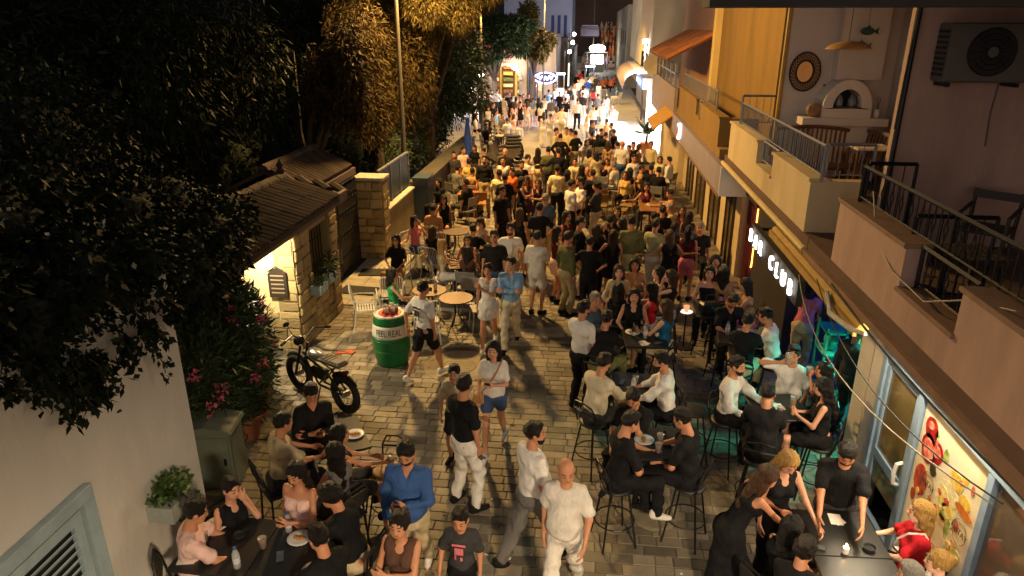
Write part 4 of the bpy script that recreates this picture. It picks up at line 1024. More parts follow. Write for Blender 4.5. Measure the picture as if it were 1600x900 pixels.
rte = MB().prism([(-.13, 0), (-.09, .08), (0, .12), (.09, .08), (.13, 0)], 'y', -.2, .2).mesh('ridge_tile', gt)
for i in range(13): link('ridge_tile', rte, roof, (-5.8, 8.4 + i * .345, 2.9 + random.uniform(-.01, .01)), random.uniform(-.05, .05))
hte = MB().prism([(-.12, 0), (-.08, .08), (0, .11), (.08, .08), (.12, 0)], 'x', -.2, .2).mesh('verge_tile', gt)
MB().add([(-4.68, 12.6, 2.58), (-5.8, 12.6, 2.9), (-6.9, 12.6, 2.58), (-4.75, 13.35, 2.5), (-6.8, 13.35, 2.5)], [(0, 3, 1), (1, 3, 4), (1, 4, 2), (0, 2, 4, 3)]).build('hip_end', gt, roof)
for i in range(4):
    o = link('verge_tile', hte, roof, (-4.9 - i * .27, 13.2 - i * .18, 2.56 + i * .1)); o.rotation_euler = (0, RS, R(-34))
fin = MB().lathe([(.06, 0), (.09, .05), (.05, .1), (.08, .16), (.03, .22), (.0, .3)], 10).build('roof_finial', gt, None, loc=(-5.8, 12.65, 3.0), smooth=True); tag(fin, 'clay finial on the ridge of the gatehouse roof', 'finial')
# second small roof behind
G2 = empty('gate_canopy', (0, 0, 0), label='tiled canopy roof above the black metal gate', cat='canopy')
r2 = MB().prism([(-5.72, 2.44), (-6.6, 2.86), (-7.5, 2.44), (-7.5, 2.36), (-6.6, 2.78), (-5.72, 2.36)], 'y', 13.6, 16.3).build('roof', MATS['roof_board'], G2)
MB().b2(-5.74, -5.66, 13.6, 16.5, 2.24, 2.4).build('fascia_beam', MATS['timber'], G2)
for i in range(17):
    for j in range(3):
        o = link('tile', gte, r2, (-5.88 - j * .29, 13.72 + i * .16, 2.53 + j * .138)); o.rotation_euler = (0, .445, random.uniform(-.04, .04))
for i in range(8): link('ridge_tile', rte, r2, (-6.6, 13.75 + i * .345, 2.86), random.uniform(-.05, .05))
MB().b2(-5.74, -5.66, 13.5, 13.58, 0, 2.4).build('post', MATS['timber'], G2)
MB().b2(-7.2, -7.1, 13.7, 13.8, 0, 2.3).build('post', MATS['timber'], G2); MB().b2(-7.2, -7.1, 16.5, 16.6, 0, 2.3).build('post', MATS['timber'], G2)
# gate leaves
gt_ = empty('metal_gate', (-5.72, 15.1, 0), label='black ornate metal gate with pale top bar', cat='gate')
for s_ in (-1, 1):
    k = MB(); c = s_ * .72
    for i in range(13): k.cyl((0, c - .66 + i * .11, .08), (0, c - .66 + i * .11, 2.1), .011, k=5)
    for z_ in (.1, .8, 1.2): k.b2(-.02, .02, c - .69, c + .69, z_, z_ + .04)
    for yy in (c - .7, c + .7): k.b2(-.025, .025, yy - .025, yy + .025, .04, 2.15)
    lf = k.build('gate_leaf', MATS['rail_black'], gt_)
    MB().b2(.03, .035, c - .67, c + .67, .14, 2.08).build('mesh_panel', mat('gate_sheet', (.018, .018, .02), .5, .3, 20, metal=.3), lf)
    k = MB()
    for i in range(6):
        yy = c - .55 + i * .22
        for z_ in (.5, 1.0, 1.5, 1.85): k.tube([(.045, yy + .07 * cos(a * .8), z_ + .07 * sin(a * .8)) for a in range(8)], .008, 4, closed=True)
    k.build('scrollwork', mat('gate_scroll', (.05, .05, .055), .4, .2, metal=.5), lf)
MB().b2(-.03, .03, -1.4, 1.4, 2.16, 2.2).build('top_bar', mat('gate_rail', '#6d6a68', .5), gt_)
# stone pillar beyond the gate
pil = empty('stone_pillar', (0, 0, 0), label='square stone pillar beside the metal gate', cat='pillar')
pc = MB().b2(-5.78, -5.12, 16.75, 17.25, 0, 2.02).build('core', mor, pil)
stones(16.74, -5.78, -5.12, 0, 1.98, pc, 'y', .05); stones(-5.115, 16.75, 17.25, 0, 1.98, pc, 'x', .04)
MB().b2(-5.84, -5.06, 16.68, 17.3, 2.021, 2.1, bev=.01).build('cap', MATS['pale_stone'], pil)
fl = MB().b2(-5.6, -4.55, 13.5, 16.7, -.05, .012).build('gate_floor', MATS['mortar']); tag(fl, 'beige tiled forecourt of the metal gate', kind='structure')
for i in range(2):
    for j in range(6): MB().box((-5.33 + i * .52, 13.78 + j * .53, .01), (.51, .52, .03), bev=.005).build('floor_tile', MATS['pale_stone'], fl)
MB().b2(-4.58, -4.4, 13.45, 16.9, -.02, .1, bev=.015).build('kerb', MATS['pale_stone'], fl)
for i, (x_, y_, r_) in enumerate(((-5.0, 15.6, .1), (-5.05, 14.35, -.08))):
    q = MB().box((0, 0, .035), (.85, .5, .018), bev=.005).build('door_mat', mat('mat_black', (.03, .03, .032), .9, .3, 30, bump=.4), None, loc=(x_, y_, .0), rz=r_); tag(q, 'black rubber mat ' + ('nearer the stone pillar' if i == 0 else 'nearer the gatehouse'), 'mat', 'mats on the gate forecourt')
# panelled garden wall beyond the pillar
Pw = empty('panel_wall', (0, 0, 0), label='low garden wall topped with dark blue metal panels', cat='wall')
MB().b2(-5.45, -5.2, 17.3, 20.2, 0, 1.08).build('base_wall', mat('garden_wall', '#8f8468', .9, .2, 2, bump=.3, dirt=.5), Pw)
MB().b2(-5.5, -5.15, 17.3, 20.2, 1.082, 1.14, bev=.01).build('coping', MATS['pale_stone'], Pw)
for i in range(3):
    p_ = MB().b2(-5.36, -5.33, 17.4 + i * .95, 18.28 + i * .95, 1.2, 2.12).build('panel', mat('panel_blue', '#2b3d50', .5, .15, 4), Pw)
    MB().b2(-5.38, -5.31, 18.3 + i * .95, 18.35 + i * .95, 1.14, 2.16).build('post', MATS['rail_grey'], p_)
MB().b2(-5.38, -5.31, 17.3, 20.2, 2.13, 2.17).build('top_rail', MATS['rail_grey'], Pw)
W2 = empty('planter_wall', (0, 0, 0), label='low cement planter wall beyond the blue cabinet', cat='wall')
MB().b2(-5.6, -5.1, 21.2, 31, 0, 1.0).build('wall', mat('cement', '#6a6456', .9, .25, 2, bump=.3, dirt=.6), W2); MB().b2(-5.65, -5.05, 21.2, 31, 1.001, 1.06, bev=.01).build('coping', mat('cement_dark', '#5a5448', .9, .3, 3, bump=.3, dirt=.6), W2)
cb_ = empty('blue_cabinet', (-5.0, 20.72, 0), label='teal metal utility cabinet under the lamp pole', cat='cabinet')
MB().b2(-.25, .2, -.4, .3, .06, 1.32, bev=.015).build('body', mat('cab_teal', '#3c4a5c', .5, .15, 4, dirt=.4), cb_); MB().b2(-.27, .23, -.42, .32, 1.322, 1.37).build('lid', MATS['cab_teal'], cb_); MB().b2(-.24, .19, -.38, .28, 0, .058).build('plinth', MATS['cement'], cb_)
k = MB().b2(.2, .21, -.36, -.03, .12, 1.28).b2(.2, .21, -.01, .28, .12, 1.28); k.build('door', MATS['cab_teal'], cb_)
# grey electricity box by the white house
eb = empty('utility_box', (-4.66, 7.3, 0), R(8), label='grey-green metal utility box at the corner of the white house', cat='utility box')
MB().b2(-.3, .3, -.22, .22, .04, .86, bev=.015).build('body', mat('util', '#6a7468', .55, .15, 5, dirt=.5), eb); MB().prism([(-.34, .862), (.34, .862), (.32, .9), (0, .96), (-.32, .9)], 'y', -.26, .26).build('lid', MATS['util'], eb)
MB().b2(-.27, .27, -.235, -.221, .1, .8).build('door', MATS['util'], eb); MB().b2(.2, .23, -.26, -.236, .42, .5).build('handle', MATS['rail_black'], eb); MB().b2(.301, .312, -.17, .17, .12, .78).build('side_panel', MATS['util'], eb)
# ---------------------------------------------------------------- planting
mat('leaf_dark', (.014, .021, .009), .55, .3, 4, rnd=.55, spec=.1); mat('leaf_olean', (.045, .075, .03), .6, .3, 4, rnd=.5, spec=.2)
mat('leaf_feather', (.095, .07, .022), .7, .3, 4, rnd=.55, spec=.1); mat('leaf_feather_dim', (.05, .034, .012), .7, .3, 4, rnd=.6, spec=.08); mat('leaf_bright', (.07, .13, .03), .5, .3, 4, rnd=.5); mat('leaf_far', (.05, .075, .03), .7, .3, 3, rnd=.5, spec=.15)  # feathery leaf has a darker copy, dimmer light put into its colour
mat('bark', (.06, .045, .03), .9, .4, 6, bump=.6, bscale=20, stretch=(3, 3, .6)); mat('core_dark', (.012, .018, .008), .9, .4, 5, bump=1, bscale=8)
mat('flower_pink', (.55, .12, .18), .6, .3, 10, rnd=.3); mat('flower_pale', (.45, .40, .34), .6, .3, 10)
def leaf_mesh(name, P, D, L, W, m, parent, jit=.5):
    n = len(P); D = D / np.maximum(np.linalg.norm(D, axis=1, keepdims=True), 1e-6)
    r = rng.normal(size=(n, 3)); S_ = np.cross(D, r); S_ /= np.maximum(np.linalg.norm(S_, axis=1, keepdims=True), 1e-6)
    l = (L * (1 + jit * rng.uniform(-1, 1, n)))[:, None]; w = (W * (1 + jit * rng.uniform(-1, 1, n)))[:, None]
    nn = np.cross(D, S_)
    v = np.stack([P, P + D * l * .45 + S_ * w * .5 + nn * w * .12, P + D * l, P + D * l * .45 - S_ * w * .5 + nn * w * .12], 1).reshape(-1, 3)
    q = np.arange(n * 4).reshape(n, 4)
    o = mesh_np(name, v, q, [m], None, parent)
    a = o.data.attributes.new('tone', 'FLOAT', 'POINT'); a.data.foreach_set('value', np.repeat(rng.random(n), 4).astype(np.float32))
    return o
def shell(c, r, n, inner=.55):
    d = rng.normal(size=(n, 3)); d /= np.linalg.norm(d, axis=1, keepdims=True)
    t = rng.uniform(inner, 1.05, n)[:, None]; return np.array(c) + d * np.array(r) * t, d
def lump(k, c, r, s=.72):
    n0 = k.n; k.ell(c, [a * s for a in r], 12, 8); v = k.v[-1]
    d = v - np.array(c); ph = rng.uniform(0, 6, 3); v += d * (.16 * np.sin(5 * d[:, [0]] / r[0] * 2 + ph[0]) + .14 * np.sin(7 * d[:, [2]] / r[2] + ph[1]))
def clump_plant(name, label, cat, lumps, nleaf, L, W, m, droop=.3, stems=(), core=True, group=None, crown='crown'):
    t = empty(name, (0, 0, 0), label=label, cat=cat, group=group)
    tot = sum(r[0] * r[2] for _, r in lumps); P = []; D = []
    for c, r in lumps:
        n = int(nleaf * r[0] * r[2] / tot); p, d = shell(c, r, n); P.append(p); D.append(d * .7 + rng.normal(size=d.shape) * .55 + np.array((0, 0, -droop)))
    leaf_mesh(crown, np.vstack(P), np.vstack(D), L, W, m, t)
    if stems:
        k = MB()
        for s in stems: k.tube(s[0], s[1], 7)
        k.build('trunk', MATS['bark'], t)
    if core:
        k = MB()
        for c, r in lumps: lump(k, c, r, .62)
        k.build('light_block_core', MATS['core_dark'], t, smooth=True)  # dark lumps added inside the leaves to block light
    return t
# climbing vine over the white house
lumps = [((-4.9, 3.2, 3.6), (.75, 1.5, .75)), ((-4.75, 4.6, 3.15), (.62, .8, .55)), ((-4.7, 5.7, 3.45), (.62, .8, .55)), ((-5.6, 5.2, 4.0), (1.2, 1.4, 1.0)), ((-6.2, 6.8, 3.7), (1.1, 1.2, 1.2)),
         ((-5.5, 7.3, 3.25), (.85, .9, .9)), ((-5.6, 8.4, 3.3), (.7, .8, .7)), ((-7.2, 5.0, 4.4), (1.6, 2.2, 1.2)), ((-6.2, 3.4, 4.5), (1.4, 1.6, 1.0)), ((-7.4, 8.4, 4.0), (1.3, 1.6, 1.3)), ((-5.2, 6.6, 2.75), (.5, .6, .6)), ((-4.45, 2.4, 3.4), (.4, .9, .6))] + [((-4.2 - .06 * (i % 2), 2.3 + i * .36, (3.42 if i > 5 else 3.66) + .06 * (i % 3)), (.30, .36, .42)) for i in range(11)] + [((-5.0, 8.5, 2.85), (.5, .7, .65)), ((-5.25, 9.3, 3.0), (.5, .65, .5)), ((-4.85, 7.7, 2.75), (.45, .6, .7))] + [((-5.2, 2.8 + i * .8, 3.25), (.6, .6, .4)) for i in range(5)]
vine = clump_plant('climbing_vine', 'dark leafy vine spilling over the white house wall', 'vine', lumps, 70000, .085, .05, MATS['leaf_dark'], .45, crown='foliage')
P, D = [], []; k = MB()
for (yy, zz, n, ln) in ((4.55, 3.15, 6, .5), (4.75, 3.1, 5, .42), (4.3, 3.3, 4, .4), (5.55, 3.05, 1, .6), (3.9, 3.4, 3, .2), (5.0, 3.1, 4, .3), (5.3, 3.1, 4, .25), (5.9, 3.1, 3, .2)):
    for s in range(n):
        p = np.array((-4.08 + random.uniform(0, .15), yy + random.uniform(-.18, .18), zz)); pts = [p.copy()]
        for j in range(9):
            p = p + np.array((random.uniform(-.015, .02), random.uniform(-.03, .045), -ln / 9)); pts.append(p.copy())
            for q in range(5): P.append(p + rng.normal(size=3) * .03); D.append(rng.normal(size=3) * .7 + np.array((.3, 0, -.8)))
        k.tube(pts, .006, 4)
k.build('stem', MATS['bark'], vine); leaf_mesh('trailing_shoots', np.array(P), np.array(D), .08, .048, MATS['leaf_dark'], vine)
P = []
for c, r in lumps[:8]:
    for _ in range(9):
        d = rng.normal(size=3); d[0] = abs(d[0]); d[1] = -abs(d[1]) * .4; d /= np.linalg.norm(d); q = np.array(c) + d * np.array(r) * 1.03
        for _ in range(6): P.append(q + rng.normal(size=3) * .06)
leaf_mesh('blossom', np.array(P), rng.normal(size=(len(P), 3)), .05, .035, MATS['flower_pale'], vine)
# oleander shrubs with pink flowers
def oleander(label, x, y, h, r, n, group='flowering shrubs beside the gatehouse'):
    lumps = [((x, y, h * .3), (r, r, h * .3)), ((x + .08, y - .05, h * .6), (r * .95, r * .9, h * .32)), ((x - .08, y + .08, h * .82), (r * .7, r * .7, h * .2))]
    st = [([(x, y, 0), (x + random.uniform(-.1, .1), y, h * .4), (x + random.uniform(-.25, .25), y + random.uniform(-.2, .2), h * .8)], [.03, .02, .008]) for _ in range(4)]
    t = clump_plant('oleander', label, 'shrub', lumps, n, .15, .03, MATS['leaf_olean'], -.15, st, True, group)
    for _ in range(7):
        a = random.uniform(-1.9, .3); z = h * random.uniform(.35, .92); rr = r * (1.06 if z < h * .75 else .75)
        c = np.array((x + rr * cos(a), y + rr * sin(a), z)); m_ = 26
        leaf_mesh('flower_cluster', c + rng.normal(size=(m_, 3)) * .035, rng.normal(size=(m_, 3)), .05, .04, MATS['flower_pink'], t)
    return t
oleander('tallest pink oleander between the vine and the lit porch', -5.05, 8.55, 2.5, .55, 5200)
oleander('pink oleander rising beside the corner of white house', -5.0, 7.75, 2.25, .48, 4200)
oleander('low pink oleander in front of the porch post', -5.2, 9.5, 1.9, .36, 3200)
def potted(x, y, r, h, label, n, L=.1, leafm='leaf_olean', hh=.7):
    t = empty('potted_plant', (x, y, 0), label=label, cat='potted plant', group='potted plants by the gatehouse')
    MB().lathe([(r * .68, 0), (r * .95, h * .86), (r * 1.08, h * .87), (r * 1.08, h), (r * .92, h), (r * .9, h * .9), (0, h * .9)], 18).build('pot', mat('terracotta', '#9a5f40', .8, .25, 6, bump=.2, dirt=.4), t, smooth=False)
    p, d = shell((0, 0, h + hh * .5), (r * 1.25, r * 1.25, hh * .6), n, .2); leaf_mesh('foliage', p, d + np.array((0, 0, .4)), L, L * .35, MATS[leafm], t)
    k = MB()
    for i in range(5): k.tube([(0, 0, h * .85), (random.uniform(-.1, .1), random.uniform(-.1, .1), h + hh * .7)], [.012, .006], 5)
    k.build('stems', MATS['bark'], t)
    return t
potted(-4.95, 9.02, .25, .48, 'large terracotta pot with a shrub beside the motorbike', 700)
potted(-4.78, 8.4, .2, .36, 'medium terracotta pot between utility box and motorbike', 500)
potted(-5.05, 8.05, .16, .3, 'small terracotta pot tucked under the oleanders', 300)
# flower boxes
p, d = shell((0, .0, .2), (.15, .24, .13), 420, .2); leaf_mesh('foliage', p, d + rng.normal(size=d.shape) * .5, .06, .045, MATS['leaf_bright'], fb)
p, d = shell((.06, .16, -.12), (.1, .16, .16), 250, .2); leaf_mesh('trailing_foliage', p, d + rng.normal(size=d.shape) * .5, .05, .04, MATS['leaf_bright'], fb)
wb = empty('window_flower_box', (-4.98, 11.95, .98), label='pale blue flower box hanging on the stone gatehouse wall', cat='planter')
MB().b2(-.1, .1, -.2, .2, -.09, .09, bev=.01).build('box', mat('pale_blue', '#a9c0d2', .6, .15, 6, dirt=.3), wb); MB().b2(-.16, -.1, -.15, -.12, -.02, .02).b2(-.16, -.1, .12, .15, -.02, .02).build('hook', MATS['rail_black'], wb)
p, d = shell((0, 0, .13), (.12, .2, .1), 350, .2); leaf_mesh('foliage', p, d + rng.normal(size=d.shape) * .5, .05, .03, MATS['leaf_bright'], wb)
wb2 = empty('sill_planter', (-4.99, 12.55, 1.02), label='blue planter with trailing fern on the gatehouse window sill', cat='planter')
MB().b2(-.09, .09, -.22, .22, -.11, .07, bev=.01).build('box', MATS['pale_blue'], wb2); p, d = shell((0, 0, .2), (.15, .3, .25), 500, .2); leaf_mesh('foliage', p, d + np.array((0, 0, -.4)), .09, .025, MATS['leaf_olean'], wb2)
# trees
def tree(label, base, lumps, n, L=.2, W=.035, m='leaf_feather', droop=.9, trunk=.2, group='trees along the left side'):
    x, y = base; top = max(c[2] for c, r in lumps); st = []
    st.append(([(x, y, -.05), (x + .1, y, top * .3), (x - .1, y + .1, top * .6), (x, y, top)], [trunk, trunk * .8, trunk * .5, trunk * .2]))
    for c, r in lumps: st.append(([(x + .1, y, top * .35), ((x + c[0]) / 2, (y + c[1]) / 2, c[2] * .8), (c[0], c[1], c[2])], [trunk * .45, trunk * .3, trunk * .1]))
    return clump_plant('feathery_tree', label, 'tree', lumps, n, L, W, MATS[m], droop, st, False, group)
def lumpset(c, r, n, s=.5, seed=0):
    q = random.Random(seed); out = []
    for i in range(n):
        a, b = q.uniform(0, 2 * pi), q.uniform(-1, 1); t = q.uniform(.35, 1) ; h_ = math.sqrt(1 - b * b)
        out.append(((c[0] + r[0] * t * cos(a) * h_, c[1] + r[1] * t * sin(a) * h_, c[2] + r[2] * t * b), tuple(v * s * q.uniform(.7, 1.25) for v in r)))
    return out
tree('dark feathery tree behind the gatehouse roof', (-8.6, 14.8), lumpset((-8.7, 14.6, 4.8), (1.9, 2.2, 2.2), 12, .5, 1), 20000, .2, .04, 'leaf_dark')  # feathery tree given darker leaves in place of dimmer lamplight
tree('amber-lit feathery tree hanging over the blue panels', (-6.7, 21.6), lumpset((-6.75, 20.8, 4.2), (1.0, 2.4, 2.0), 16, .5, 2), 32000, .16, .028, 'leaf_feather_dim')
tree('dark feathery tree overhanging the gate and stone pillar', (-7.4, 17.6), lumpset((-6.2, 17.2, 4.3), (.7, 1.1, 1.3), 14, .5, 12), 22000, .15, .028, 'leaf_feather_dim')
tree('feathery tree behind the lamp pole with bright crown', (-6.9, 25.5), lumpset((-6.3, 25.5, 4.6), (1.4, 2.6, 2.6), 15, .5, 3), 26000, .18, .032, 'leaf_feather_dim')
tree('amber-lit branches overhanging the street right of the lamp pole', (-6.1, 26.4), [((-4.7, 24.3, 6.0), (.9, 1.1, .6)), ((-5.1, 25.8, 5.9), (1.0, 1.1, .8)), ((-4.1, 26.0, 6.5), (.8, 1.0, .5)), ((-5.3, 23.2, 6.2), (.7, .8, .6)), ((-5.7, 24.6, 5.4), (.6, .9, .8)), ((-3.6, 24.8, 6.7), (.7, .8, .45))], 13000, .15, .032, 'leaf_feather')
tree('dark tree beyond the lamp pole above the seated people', (-7.2, 31.5), lumpset((-6.4, 31.0, 4.2), (1.6, 3.5, 2.6), 17, .5, 4), 22000, .22, .05, 'leaf_far', .5)
tree('black tree mass left of the gatehouse ridge', (-11.5, 12.5), lumpset((-11.0, 12.0, 4.8), (2.6, 3.2, 2.8), 13, .55, 5), 18000, .22, .06, 'leaf_dark', .3)
tree('black tree mass deep in the garden', (-13.5, 20), lumpset((-12, 19.5, 4.8), (3.2, 3.5, 3.2), 13, .55, 6), 17000, .28, .08, 'leaf_dark', .3)
tree('tall dark tree deep behind the feathery trees', (-11, 28), lumpset((-10.4, 27, 5), (2.6, 3.8, 3.4), 13, .55, 7), 17000, .28, .08, 'leaf_dark', .3)
T5 = tree('green tree with pink blossom beside the arched shop', (-7.0, 51), lumpset((-6.6, 45, 5.2), (2.6, 3.2, 1.5), 15, .42, 8), 20000, .3, .09, 'leaf_far', .6, .26)
for i in range(7):
    c = np.array((-6.6 + random.uniform(-2.4, 2.2), 41.6 + random.uniform(-.4, .6), 4.8 + random.uniform(-.9, 1.2))); leaf_mesh('blossom', c + rng.normal(size=(26, 3)) * .2, rng.normal(size=(26, 3)), .13, .1, MATS['flower_pink'], T5)
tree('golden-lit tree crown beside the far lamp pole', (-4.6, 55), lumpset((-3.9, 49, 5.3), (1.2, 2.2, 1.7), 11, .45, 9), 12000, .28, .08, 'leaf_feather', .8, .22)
tree('dark tree closing the view above the far square', (-11, 44), lumpset((-10.5, 43, 5.5), (2.5, 4, 3), 9, .55, 10), 8000, .35, .12, 'leaf_dark', .3)
hg = [((-7.6 + .5 * (i % 2), 14.2 + i * 1.1, 1.5 + .3 * (i % 3)), (.9, .8, 1.2)) for i in range(8)] + [((-9.6, 13 + i * 1.6, 2.0), (1.2, 1.1, 1.5)) for i in range(7)]
clump_plant('dark_fill_hedge', 'hedge added to keep the garden behind the gatehouse dark', 'hedge', hg, 16000, .12, .05, MATS['leaf_dark'], .3, crown='foliage')  # shrubs added so the gap between the trees stays dark
hg = [((-6.5 - .3 * (i % 2), 22.5 + i * 1.2, 1.6 + .4 * (i % 2)), (.7, .8, 1.1)) for i in range(8)]
clump_plant('planter_hedge', 'dark shrubs growing behind the cement planter wall', 'hedge', hg, 9000, .12, .05, MATS['leaf_far'], .3, crown='foliage')
# spiky potted palm by the bright shop
pp_ = empty('potted_palm', (2.55, 33.6, 0), label='spiky palm in a pot in front of the bright shop', cat='potted plant')
MB().lathe([(.2, 0), (.28, .5), (.3, .52), (.26, .5), (0, .46)], 14).build('pot', MATS['terracotta'], pp_); MB().tube([(0, 0, .4), (.03, 0, .9)], [.07, .05], 7).build('trunk', MATS['bark'], pp_)
D = rng.normal(size=(90, 3)); D[:, 2] = np.abs(D[:, 2]) + .2; leaf_mesh('fronds', np.tile((.03, 0, .9), (90, 1)), D, .75, .06, MATS['leaf_olean'], pp_)
# ---------------------------------------------------------------- furniture prototypes
blk = mat('black_metal', (.014, .014, .015), .4, .2, 20, metal=.3); whm = mat('white_metal', (.66, .65, .62), .45, .1, 10); grm = mat('grey_metal', (.26, .255, .25), .5, .15, 10, metal=.2)
seatm = mat('black_seat', (.02, .019, .018), .5, .2, 10); wtop = mat('wood_top', '#8a5a2a', .45, .3, 5, bump=.1, stretch=(1, 5, 1)); btop = mat('black_top', (.016, .016, .017), .32, .25, 6, dirt=.2)
def bar_stool(seat_mat=None, back=True, name='bar_stool', cat='stool', h=.76):
    t = empty(name, cat=cat); s = h / .76
    MB().lathe([(.0, h - .05), (.16, h - .05), (.185, h - .03), (.185, h - .012), (.16, h), (0, h + .004)], 18).build('seat', seat_mat or seatm, t, smooth=True)
    for a in (-1, 1):
        for b in (-1, 1): MB().cyl((a * .11, b * .11, h - .05), (a * .2, b * .2, 0), .012, k=6).build('leg', blk, t)
    MB().tube([(.178 * cos(i * pi / 8) * 1.28, .178 * sin(i * pi / 8) * 1.28, .3 * s) for i in range(16)], .009, 5, closed=True).build('foot_ring', blk, t)
    if back:
        MB().tube([(-.17, -.12, h - .03), (-.19, -.17, h + .2), (-.15, -.2, h + .3), (0, -.22, h + .33), (.15, -.2, h + .3), (.19, -.17, h + .2), (.17, -.12, h - .03)], .011, 6).build('back_frame', blk, t)
        MB().tube([(-.185, -.17, h + .18), (0, -.215, h + .2), (.185, -.17, h + .18)], .016, 6).build('back_rail', blk, t)
    return t
def low_chair():
    t = empty('black_chair', cat='chair')
    MB().box((0, 0, .0 + .55), (.4, .4, .035), bev=.012).build('seat', seatm, t)
    for a in (-1, 1):
        for b in (-1, 1): MB().cyl((a * .17, b * .17, .54), (a * .2, b * .2, 0), .013, k=6).build('leg', blk, t)
    MB().tube([(-.19, -.18, .53), (-.2, -.24, .85), (-.12, -.27, .98), (.12, -.27, .98), (.2, -.24, .85), (.19, -.18, .53)], .012, 6).build('back_frame', blk, t)
    MB().box((0, -.25, .83), (.34, .02, .2), rx=.15, bev=.008).build('back_panel', seatm, t)
    return t
def white_chair():
    t = empty('white_chair', cat='chair')
    k = MB()
    for i in range(8): k.b2(-.2, .2, -.19 + i * .052, -.155 + i * .052, .435, .447)
    k.b2(-.215, -.195, -.21, .23, .425, .455).b2(.195, .215, -.21, .23, .425, .455); k.build('seat', whm, t)
    for a in (-1, 1):
        MB().cyl((a * .2, .2, .44), (a * .23, .24, 0), .012, k=6).build('leg', whm, t); MB().cyl((a * .2, -.2, .44), (a * .23, -.27, 0), .012, k=6).build('leg', whm, t)
        MB().tube([(a * .22, .2, .44), (a * .25, .17, .63), (a * .25, -.1, .65), (a * .22, -.25, .66)], .012, 6).build('armrest', whm, t)
    MB().tube([(-.21, -.2, .44), (-.225, -.29, .85), (-.18, -.3, .9), (.18, -.3, .9), (.225, -.29, .85), (.21, -.2, .44)], .013, 6).build('back_frame', whm, t)
    k = MB()
    for i in range(9): k.cyl((-.17 + i * .0425, -.215, .48), (-.17 + i * .0425, -.297, .88), .007, k=5)
    k.build('back_bars', whm, t)
    return t
def grey_chair(m=None, name='grey_chair'):
    m = m or grm; t = empty(name, cat='chair')
    MB().box((0, 0, .44), (.42, .42, .025), bev=.008).build('seat', m, t)
    for a in (-1, 1):
        MB().cyl((a * .18, .18, .44), (a * .21, .22, 0), .012, k=6).build('leg', m, t); MB().tube([(a * .19, -.25, 0), (a * .19, -.19, .44), (a * .2, -.25, .86)], .013, 6).build('back_post', m, t)
    MB().box((0, -.225, .71), (.4, .015, .26), rx=.14, bev=.006).build('back_panel', m, t)
    return t
STOOLS = {'bar': (Proto(bar_stool()), 'black bar stool under the ', 'black bar stools at the bar tables', 0), 'low': (Proto(low_chair()), 'black chair under the ', 'black chairs at the dark tables', 0),
          'wht': (Proto(white_chair()), 'white slatted metal chair under the ', 'white metal chairs', 0), 'gry': (Proto(grey_chair()), 'grey metal chair under the ', 'grey chairs of the street cafes', 0)}
def bar_table():
    t = empty('bar_table', cat='table')
    MB().box((0, 0, 1.04), (.66, .66, .03), bev=.006).build('table_top', btop, t); MB().cyl((0, 0, .06), (0, 0, 1.025), .035, k=8).build('post', blk, t)
    MB().lathe([(.27, 0), (.28, .02), (.27, .055), (.06, .06), (.0, .06)], 20).build('base', mat('base_conc', '#7d7460', .8, .25, 5, dirt=.3), t); MB().b2(-.2, .2, -.03, .03, .99, 1.02).b2(-.03, .03, -.2, -.03, .99, 1.02).b2(-.03, .03, .03, .2, .99, 1.02).build('cross_arms', blk, t)
    return t
BT = Proto(bar_table()); G_T = 'black bar tables'
BT.put((.93, 7.2, 0), R(8), 'black bar table between the two men in black nearest us', G_T)
BT.put((.72, 8.62, 0), R(-4), 'black bar table between cream shirt and white shirt', G_T)
BT.put((.95, 10.15, 0), R(3), 'black bar table with bottles in the crowded group', G_T)
BT.put((.98, 11.45, 0), R(0), 'black bar table hidden among the seated women', G_T)
BT.put((2.5, 8.2, 0), R(10), 'black bar table with beer glasses beside the bar opening', G_T)
BT.put((2.42, 10.4, 0), R(-6), 'black bar table with a glass carafe under the sign', G_T)
BT.put((2.2, 11.45, 0), R(0), 'black bar table with a handbag near the curtain', G_T)
def big_table(name, label, x, y, rz, w, d, h=.98, two=True):
    t = empty(name, (x, y, 0), rz, label, 'table')
    for i in range(2 if two else 1):
        yy = (i - .5) * d / 2 if two else 0
        MB().box((0, yy, h - .015), (w, d / 2 - .006 if two else d, .03), bev=.005).build('table_top', btop, t)
        MB().cyl((0, yy, .03), (0, yy, h - .03), .035, k=8).build('post', blk, t); MB().box((0, yy, .015), (.45, .4, .03), bev=.006).build('base', blk, t)
    return t
big_table('long_black_table', 'two joined black tables beside the red top woman', 2.55, 5.55, R(2), .72, 1.35, 1.0)
big_table('food_table', 'black table crowded with cups and food by white wall', -2.95, 5.12, R(88), .8, 1.5, .95)
big_table('drinks_table', 'dark low table with drinks in front of the motorbike', -2.95, 7.25, R(30), .6, .8, .85, False)
def round_table(x, y, r, label, topm, h=.74):
    t = empty('round_table', (x, y, 0), 0, label, 'table', 'round cafe tables')
    MB().lathe([(0, h - .02), (r - .02, h - .02), (r, h - .01), (r - .005, h), (0, h)], 22).build('table_top', topm, t); MB().tube([(r * .98 * cos(i * pi / 10), r * .98 * sin(i * pi / 10), h - .012) for i in range(20)], .011, 5, closed=True).build('rim', blk, t)
    for a in range(3): MB().tube([(.06 * cos(a * 2.1), .06 * sin(a * 2.1), h - .02), (.04 * cos(a * 2.1), .04 * sin(a * 2.1), .4), (r * .85 * cos(a * 2.1), r * .85 * sin(a * 2.1), 0.01)], .012, 5).build('leg', blk, t)
    MB().tube([(r * .6 * cos(i * pi / 8), r * .6 * sin(i * pi / 8), .08) for i in range(16)], .008, 4, closed=True).build('foot_ring', blk, t)
    return t
round_table(-3.05, 12.7, .34, 'round wooden table with a plate of food by green dress', wtop)
